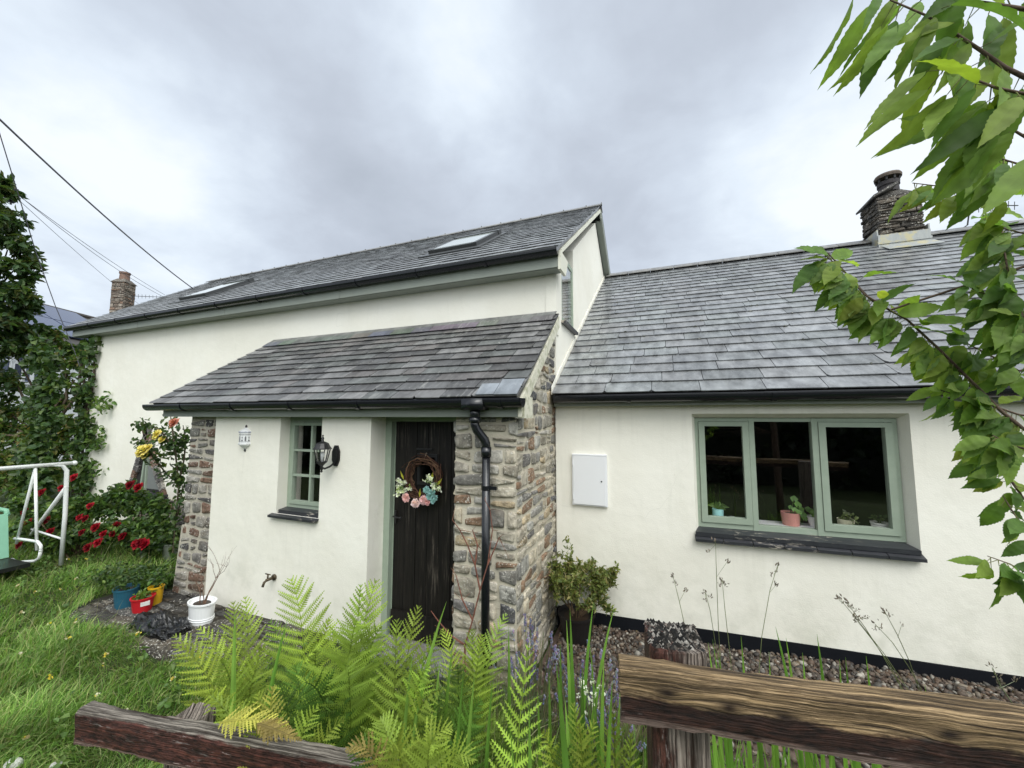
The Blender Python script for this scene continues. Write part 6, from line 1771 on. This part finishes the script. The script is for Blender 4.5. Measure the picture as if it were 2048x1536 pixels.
# thin reddish shrub in front of the stone pier
b = soil(935, 2.45); t = thing('bare_shrub', b, 'thin leafless reddish shrub in front of the stone pier by the door', 'shrub')
mb = MB()
for pts in ([(930, 1290), (945, 1240), (960, 1180), (975, 1130), (985, 1060), (980, 1020), (970, 1000)], [(960, 1180), (950, 1130), (935, 1090), (920, 1060), (905, 1040)], [(945, 1240), (925, 1200), (912, 1150)], [(975, 1130), (990, 1095), (998, 1075)], [(930, 1290), (900, 1270), (875, 1240), (862, 1222)], [(950, 1130), (955, 1090), (945, 1060)]):
    P = [on_d(u, v, 2.5) for u, v in pts]
    mb.tube(P, [.006 - .0045 * i / len(P) for i in range(len(P))], 5, (.20, .085, .06), cap=False)
    for k in range(3): i = rng.randrange(1, len(P)); mb.tube([P[i], P[i] + vecs(1)[0] * (.05, .02, .05)], [.0025, .001], 4, (.18, .09, .06), cap=False)
P0_ = on_d(930, 1290, 2.5); mb.tube([P0_, b], .006, 5, (.20, .085, .06), cap=False)
mb.build('twigs', M['bark'], t, smooth=True)

# ------------------------------------------------------------------ the two post and rail fences
M['rail_gold'] = wood_rail('weathered_rail', [(.115, -.04), (.255, -.055), (.375, -.06), (.70, -.045), (.93, -.06), (1.25, -.05)], (0.33, 0.225, 0.115), -.092, -.036, -.122)
M['rail_red'] = wood_rail('stained_rail', [(.3, -.05), (.62, -.06)], (0.24, 0.21, 0.175), -.016, .004, -.118, (0.16, 0.058, 0.042), .85)
M['post'] = wood_rail('old_post', [(-.5, .1)], (0.30, 0.25, 0.21), .02, .26, -9, (.17, .07, .052), .95, True)
M['grey_top'] = M['post']


def rail_mesh(L, hgt, th, nx=70, ragged=.004):
    """weathered board along +X, its top front edge at the local origin"""
    mb = MB()
    prof = [(0, -hgt), (0, -hgt * .75), (0, -hgt * .5), (0, -hgt * .25), (-.0, -.012), (.008, -.001), (.02, .003), (th * .5, .004), (th - .02, .003), (th - .006, -.002), (th, -.014), (th, -hgt * .5), (th, -hgt)]
    m = len(prof); V = []
    for i in range(nx + 1):
        x = L * i / nx
        for j, (y, z) in enumerate(prof):
            e = ragged; z = z * (1 - .075 * min(x, 1.4))
            V.append((x + (rng.uniform(-.004, .004) if i in (0, nx) else 0), y + rng.uniform(-e, e) * .5 + .004 * math.sin(x * 9 + j), z + rng.uniform(-e, e) * .6 + .004 * math.sin(x * 6.1 + j * .3)))
    F_ = [(i * m + j, (i + 1) * m + j, (i + 1) * m + (j + 1) % m, i * m + (j + 1) % m) for i in range(nx) for j in range(m)]
    F_ += [tuple(range(m)), tuple(range(nx * m, (nx + 1) * m))[::-1]]
    mb.add(V, F_)
    return mb


def post_mesh(w, top, bottom, cx_, cy_):
    mb = MB(); n = 16; V = []
    lv = [bottom, bottom * .5 + top * .5, top - .06, top - .012, top]
    for z in lv:
        for k in range(n):
            a = 2 * math.pi * (k + .5) / n
            x = math.copysign(abs(math.cos(a)) ** .3, math.cos(a)) * w / 2; y = math.copysign(abs(math.sin(a)) ** .3, math.sin(a)) * w / 2
            kk = .97 if z == top else 1
            V.append((cx_ + x * kk + rng.uniform(-.002, .002), cy_ + y * kk + rng.uniform(-.002, .002), z + (rng.uniform(-.006, .006) if z == top else 0)))
    o_ = len(V); V.append((cx_, cy_, top - .004))
    F_ = [(i * n + k, i * n + (k + 1) % n, (i + 1) * n + (k + 1) % n, (i + 1) * n + k) for i in range(len(lv) - 1) for k in range(n)] + [((len(lv) - 1) * n + k, (len(lv) - 1) * n + (k + 1) % n, o_) for k in range(n)]
    mb.add(V, F_); return mb


p0 = on_d(1240, 1338, 1.0)
t = thing('fence', p0, 'weathered golden brown fence rail with knots on a thick post, at lower right', 'fence', 'wooden fence lengths in the foreground', rz=rad(8.9))
o_ = rail_mesh(2.6, .132, .075, 90).build('rail', M['rail_gold'], t, world=False)
pm = on_d(1335, 1275, 1.15); lp = np.array(WM[t].inverted() @ Vector(tuple(pm)))
o_ = post_mesh(.155, lp[2] + .02, -1.5, lp[0] + .012, .075 + .085).build('post', M['post'], t, world=False); o_['label'] = 'split grey and charred post with flaking paint'
post_mesh(.155, lp[2] + .0, -1.5, 2.1, .075 + .085).build('post', M['post'], t, world=False)
# splintered end grain on the post top
mb = MB()
for i in range(420):
    x, y = lp[0] + .012 + rng.uniform(-.07, .07), .16 + rng.uniform(-.07, .07)
    c_ = rng.choice([(.02, .02, .02), (.04, .037, .034), (.03, .03, .03), (.10, .09, .08), (.025, .024, .022), (.34, .32, .29)])
    a = rng.uniform(-.5, .5); dx, dy = math.cos(a) * .009, math.sin(a) * .009; z = lp[2] + .016
    mb.add([(x - dx, y - dy, z), (x + dy * .2, y - dx * .2, z), (x + dx, y + dy, z + rng.uniform(.0, .006)), (x - dy * .2, y + dx * .2, z), (x, y, z + rng.uniform(.006, .016))], [(0, 1, 4), (1, 2, 4), (2, 3, 4), (3, 0, 4)], c_)
mb.build('splintered_top', M['wood_grey'], t, world=False)

pa, pb = on_d(150, 1424, 1.6), on_d(745, 1541, 1.336)
pb[2] = pa[2]
dr_ = pb - pa; rz_ = math.atan2(dr_[1], dr_[0])
t = thing('fence', pa, 'dark red brown fence rail with grey worn top, at lower left', 'fence', 'wooden fence lengths in the foreground', rz=rz_)
rail_mesh(np.linalg.norm(dr_) + .7, .125, .07, 70).build('rail', M['rail_red'], t, world=False)
pm = on_d(397, 1418, 1.68); lp = np.array(WM[t].inverted() @ Vector(tuple(pm)))
post_mesh(.13, lp[2] - .004, -1.2, lp[0], .07 + .072).build('post', M['post'], t, world=False)

# ------------------------------------------------------------------ the cherry tree at the right, close to the camera
tree = thing('cherry_tree', (1.75, .95, .2), 'young cherry tree leaning its toothed green leaves into the right side of the view', 'tree')
BK = (.12, .085, .065)
mb = MB()
trunk = [np.array((1.75, .95, .1)), np.array((1.72, .97, .9)), np.array((1.70, .98, 1.7)), np.array((1.66, 1.0, 2.5)), np.array((1.6, 1.0, 3.4))]
mb.tube(trunk, [.055, .05, .045, .035, .02], 10, BK); mb.build('trunk', M['bark'], tree, smooth=True)
CH = [(.175, .29, .06), (.215, .33, .07), (.13, .235, .055), (.11, .20, .055), (.25, .35, .08)]
CHY = [(.24, .33, .055), (.29, .35, .07)]


def cherry_leaf(mb, p, d, nrm, L, col, w=.46):
    d = unit(d); n = unit(np.asarray(nrm) - d * (np.asarray(nrm) @ d)); s = np.cross(d, n)
    m = 23; mid, lf, rt_ = [], [], []
    bend = rng.uniform(.10, .35); fold = rng.uniform(.12, .38)
    for i in range(m + 1):
        t = i / m
        c_ = p + d * L * t - n * L * bend * t * t
        pr = (math.sin(math.pi * min(1, t ** .82)) ** .85) * (1 - .15 * t) if t < 1 else 0
        if t > .8: pr *= .55 + .45 * (1 - t) / .2
        ww = L * w * .5 * pr
        tooth = 1 + (.075 if i % 2 else -.025)
        adv = d * L * (.018 if i % 2 else 0)
        rp = n * ww * (fold + .07 * math.sin(i * 1.4) + .14 * math.sin(i * .45 + L * 60))
        mid.append(c_); lf.append(c_ + s * ww * tooth + rp + adv); rt_.append(c_ - s * ww * tooth + rp + adv)
    V = mid + lf + rt_; M1 = m + 1
    F_, cs = [], []
    for i in range(m):
        F_ += [(i, i + 1, M1 + i + 1, M1 + i), (i + 1, i, 2 * M1 + i, 2 * M1 + i + 1)]
        cs += [col, tuple(x * .93 for x in col)]
    mb.add(V, F_, cs)


def cherry_branch(pts, r, nleaf, size, pal, extra=(), lean=(-.75, -.95), spread=.6, t0=.0, wk=1.0):
    """pts: (u, v, depth) from the tip inwards; leaves hang along it"""
    P = [on_d(*q) for q in pts]
    k = int(np.argmin([np.linalg.norm(P[-1] - q) for q in trunk])); root = trunk[k]
    Q = P + [(P[-1] + root) / 2 + np.array((0, 0, .04)), root]
    bm_ = MB()
    sm = []
    for i in range(len(Q) - 1):
        for j in range(3): sm.append(Q[i] + (Q[i + 1] - Q[i]) * j / 3)
    sm.append(Q[-1])
    bm_.tube(sm, [r * (.28 + .72 * i / (len(sm) - 1)) for i in range(len(sm))], 7, BK, cap=False)
    lm = MB()
    seglen = [np.linalg.norm(P[i + 1] - P[i]) for i in range(len(P) - 1)]
    tot = sum(seglen)
    for i in range(nleaf):
        s = tot * (t0 + (1 - t0) * (i + rng.random()) / nleaf); j = 0
        while j < len(seglen) - 1 and s > seglen[j]: s -= seglen[j]; j += 1
        p = P[j] + (P[j + 1] - P[j]) * min(1, s / seglen[j])
        th = rng.uniform(-1, 1) * spread
        d = RT * (lean[0] + rng.uniform(-.45, .45) + .5 * th) + UP * (lean[1] + rng.uniform(-.35, .45)) + FW * rng.uniform(-.6, .5)
        if rng.random() < .22: d = RT * rng.uniform(-1, 1) + UP * rng.uniform(-.3, .5) + FW * rng.uniform(-.6, .4)
        d = unit(d)
        pe = p + unit(d + vecs(1)[0] * .45) * size * rng.uniform(.10, .30) + np.array((0, 0, -.004))
        bm_.tube([p, pe], [.0009, .0006], 4, (.16, .17, .06), cap=False)
        nr = unit(-FW * rng.uniform(.3, 1.0) + UP * rng.uniform(.2, 1.0) + RT * rng.uniform(-.6, .6))
        c = rng.choice(pal); kk = rng.uniform(.8, 1.2)
        cherry_leaf(lm, pe, d, nr, size * rng.uniform(.65, 1.15), tuple(x * kk for x in c), rng.uniform(.36, .52) * wk)
    for (u, v, dd, du, dv, L, col) in extra:
        p = on_d(u, v, dd); q = on_d(u + du, v + dv, dd - .02)
        cherry_leaf(lm, p, q - p, -FW * .8 + UP * .5, L, col, .5)
    b = bm_.build('branch', M['bark'], tree, smooth=True)
    lm.build('foliage', M['broad'], b, smooth=True)


cherry_branch([(1655, 505, 1.05), (1700, 555, 1.05), (1742, 600, 1.02), (1815, 640, 1.0), (1880, 700, .98), (1945, 765, .95), (2000, 820, .93), (2050, 860, .9)], .005, 96, .080, CH + CHY[:1], spread=1.1)
cherry_branch([(1650, 510, 1.05), (1690, 545, 1.05), (1730, 590, 1.02), (1780, 620, 1.0)], .004, 26, .084, CHY + CH, spread=1.0)
cherry_branch([(1905, 672, 1.0), (1960, 700, .97), (2040, 742, .95)], .004, 22, .080, CH, spread=1.0)
cherry_branch([(2005, 480, .9), (2015, 540, .88), (2040, 620, .86), (2060, 680, .85)], .005, 38, .080, CH, spread=.9)
cherry_branch([(1990, 410, .95), (2000, 450, .93), (2012, 500, .9)], .005, 20, .07, CH)
cherry_branch([(1825, 366, .8), (1900, 375, .78), (1970, 382, .77), (2050, 380, .75)], .003, 24, .068, CH + CHY, lean=(-.8, -.6), wk=.85)
cherry_branch([(1780, 0, .62), (1850, 30, .60), (1900, 60, .60), (1960, 100, .58), (2010, 135, .57), (2060, 160, .56)], .004, 22, .112, CH + CHY[:1], lean=(-.62, -1.2), spread=.3, wk=.62)
cherry_branch([(1730, -40, .65), (1800, -30, .63), (1880, -15, .62), (1960, 5, .6), (2060, 20, .58)], .004, 22, .106, CH, lean=(-.5, -1.2), spread=.3, wk=.66)
cherry_branch([(1890, 130, .58), (1940, 155, .56), (1990, 175, .55), (2060, 190, .54)], .003, 10, .116, CH + CHY[:1], lean=(-.9, -1.05), spread=.25, wk=.62)
cherry_branch([(1965, 215, .6), (2010, 250, .58), (2060, 280, .57)], .003, 11, .118, CH, lean=(-.8, -1.15), spread=.25, wk=.66)
cherry_branch([(1935, 875, .95), (1975, 905, .94), (2010, 945, .92), (2050, 1000, .9)], .004, 20, .068, CH + CHY, lean=(-.6, -.7))
cherry_branch([(1985, 870, .85), (2020, 890, .84), (2060, 900, .83)], .004, 16, .075, CH)
cherry_branch([(1975, 1112, .85), (2020, 1128, .84), (2060, 1150, .83)], .003, 12, .088, CH, lean=(-.8, -.35), spread=1.3)
cherry_branch([(1880, 780, .97), (1950, 800, .95), (2040, 830, .92)], .004, 26, .076, CH, spread=.9)
cherry_branch([(1965, 430, .92), (2000, 455, .9), (2060, 470, .88)], .003, 18, .072, CH + CHY[:1], spread=1.0)
cherry_branch([(1960, 300, .72), (2010, 320, .71), (2060, 335, .7)], .003, 14, .080, CH, lean=(-.8, -1.0), spread=.5, wk=.8)
cherry_branch([(1915, 560, .92), (1960, 585, .9), (2030, 600, .88), (2070, 610, .87)], .003, 20, .070, CH, spread=1.0)
cherry_branch([(2005, 990, .88), (2030, 1030, .87), (2070, 1080, .86)], .003, 9, .066, CH + CHY[:1], spread=.9)
cherry_branch([(1990, 600, .9), (2030, 640, .88), (2070, 690, .86)], .004, 22, .078, CH, spread=.9)

# ------------------------------------------------------------------ lawn
def blades(region, n, hmin, hmax, wmin, wmax, pal, lean=.5):
    V = np.zeros((n, 7, 3)); C_ = np.zeros((n, 3)); pal = np.array(pal)
    xy = region(n); n = len(xy); V = V[:n]; C_ = C_[:n]
    z0 = np.array([ground_z(x, y) for x, y in xy])
    clump = np.sin(xy[:, 0] * 3.1 + 1.3 * np.sin(xy[:, 1] * 2.7)) * np.sin(xy[:, 1] * 3.7 + np.sin(xy[:, 0] * 2.3))
    h = nrng.uniform(hmin, hmax, n) * (1 + .45 * clump)
    a = nrng.uniform(0, 2 * np.pi, n); la = nrng.normal(.6 + 2 * clump, 1.2, n); ln = np.abs(nrng.normal(lean, .35, n)) * h
    w = nrng.uniform(wmin, wmax, n)
    sx = np.stack([np.cos(a), np.sin(a), np.zeros(n)], 1); dl = np.stack([np.cos(la), np.sin(la), np.zeros(n)], 1)
    base = np.stack([xy[:, 0], xy[:, 1], z0 - .01], 1)
    zc = np.zeros((n, 3))
    for k, (t, ww) in enumerate(((0, 1), (.4, .9), (.75, .6))):
        zc[:, 2] = h * t * (1 - .25 * t * np.minimum(1.2, ln / h)); c = base + zc + dl * (ln * t * t)[:, None]
        V[:, 2 * k] = c - sx * (w * ww)[:, None]; V[:, 2 * k + 1] = c + sx * (w * ww)[:, None]
    zc[:, 2] = h * (1 - .35 * np.minimum(1.4, ln / h)); V[:, 6] = base + zc + dl * ln[:, None]
    C_ = pal[nrng.integers(0, len(pal), n)] * nrng.uniform(.7, 1.3, (n, 1)) * (1 + .22 * clump[:, None])
    return V, C_


def build_blades(name, sets, mat):
    V = np.vstack([v.reshape(-1, 3) for v, _ in sets]); C_ = np.vstack([c for _, c in sets]); n = len(C_)
    o = (np.arange(n) * 7)[:, None]
    Fq = np.stack([o + np.array([[0, 1, 3, 2]]), o + np.array([[2, 3, 5, 4]])], 1).reshape(-1, 4); Ft = o + np.array([[4, 5, 6]])
    me = bpy.data.meshes.new(name)
    me.vertices.add(len(V)); me.vertices.foreach_set('co', V.astype(np.float32).ravel())
    loops = np.concatenate([Fq.ravel(), Ft.ravel()]).astype(np.int32)
    me.loops.add(len(loops)); me.loops.foreach_set('vertex_index', loops)
    tot = np.concatenate([np.full(len(Fq), 4), np.full(len(Ft), 3)]).astype(np.int32); st = np.concatenate([[0], np.cumsum(tot)[:-1]]).astype(np.int32)
    me.polygons.add(len(tot)); me.polygons.foreach_set('loop_start', st); me.polygons.foreach_set('loop_total', tot)
    me.polygons.foreach_set('use_smooth', np.ones(len(tot), bool))
    me.update(calc_edges=True)
    cc = np.ones((len(tot), 4), np.float32); cc[:2 * n, :3] = np.repeat(C_, 2, 0) ; cc[2 * n:, :3] = C_ * 1.15
    at = me.attributes.new('col', 'FLOAT_COLOR', 'FACE'); at.data.foreach_set('color', cc.ravel())
    me.materials.append(mat); ob = bpy.data.objects.new(name, me); sc.collection.objects.link(ob); return ob


def lawn_area(xa, xb, ya, yb):
    def f(n):
        q = np.stack([nrng.uniform(xa, xb, n), nrng.uniform(ya, yb, n)], 1)
        x, y = q[:, 0], q[:, 1]
        ok = ~((x > -5.95 + .15 * np.sin(y * 9)) & (x < -3.1) & (y > 2.16 + .08 * np.sin(x * 5))) & ~((x > -3.2) & (y > 2.84)) & ~((x > -1.05) & (y > 2.75)) & (y < 4.05) & ~((y > 2.85) & (x > -5.45))
        return q[ok]
    return f


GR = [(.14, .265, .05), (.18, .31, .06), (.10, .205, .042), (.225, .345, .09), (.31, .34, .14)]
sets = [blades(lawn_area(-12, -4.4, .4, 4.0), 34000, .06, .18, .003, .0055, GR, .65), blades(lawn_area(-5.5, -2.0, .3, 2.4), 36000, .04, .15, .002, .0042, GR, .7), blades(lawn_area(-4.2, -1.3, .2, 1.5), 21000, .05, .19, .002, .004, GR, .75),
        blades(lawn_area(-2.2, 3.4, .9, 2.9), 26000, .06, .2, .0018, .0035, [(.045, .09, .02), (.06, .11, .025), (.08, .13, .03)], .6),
        blades(lawn_area(-1.35, .1, 1.15, 2.75), 5200, .22, .55, .0015, .004, [(.17, .27, .07), (.24, .30, .10), (.11, .20, .045), (.30, .30, .16)], .3),
        blades(lawn_area(-.6, 3.2, 1.25, 2.6), 9000, .22, .46, .003, .007, [(.12, .23, .04), (.16, .28, .05), (.09, .18, .03)], .35),
        blades(lawn_area(-11, -2.2, .5, 3.4), 1600, .22, .38, .0012, .002, [(.26, .25, .13), (.20, .22, .10)], .5)]
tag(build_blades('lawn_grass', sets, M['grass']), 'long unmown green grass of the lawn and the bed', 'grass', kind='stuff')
mb = MB()
for i in range(260):
    q = lawn_area(-9, -1.8, .4, 3.2)(1)
    if len(q): x, y = q[0]; leaf_cloud(mb, blob_pts((x, y, ground_z(x, y) + .07), (.07, .07, .05), 9, .2), .05, [(.12, .22, .05), (.16, .25, .06), (.09, .17, .04)], aspect=.75)
for i in range(70):
    q = lawn_area(-8, -1.8, .4, 3.0)(1)
    if len(q): x, y = q[0]; leaf_cloud(mb, blob_pts((x, y, ground_z(x, y) + .16), .012, 5, .2), .022, [(.75, .6, .08), (.7, .68, .5), (.5, .42, .22)], aspect=.8)
tag(mb.build('lawn_weeds', M['leaf']), 'clover, weeds and small yellow flower heads scattered through the lawn', 'weeds', kind='stuff')
# a few stones lying in the grass at the very corner
for (u, v, d, r, lab) in ((25, 1530, 2.3, .05, 'pale round stone in the grass at the bottom left corner'), (112, 1532, 2.1, .035, 'small flat white stone in the grass left of the fence rail')):
    q = on_z(u, v, -.05); mb = MB(); mb.ball(q, (r, r * .8, r * .6), (.55, .55, .52), 10, 8, .06)
    tag(mb.build('stone', M['stone'], smooth=True), lab, 'stone')

# hedge bank across the lane behind the camera: the wide window mirrors it
mb = MB()
HD = [(.020, .038, .012), (.03, .05, .015), (.016, .03, .012)]
mb.box((-14, -6.6, -.2), (14, -5.6, 2.6), (.012, .018, .008))
for i in range(420):
    q = np.array((rng.uniform(-13.5, 13.5), -5.5 + rng.uniform(-.5, .15), rng.uniform(0, 2.9)))
    leaf_cloud(mb, blob_pts(q, .4, 16, .3), .28, HD, aspect=.7)
tag(mb.build('hedge', M['leaf']), 'dark hedge across the lane, mirrored in the wide window', 'hedge', kind='stuff')
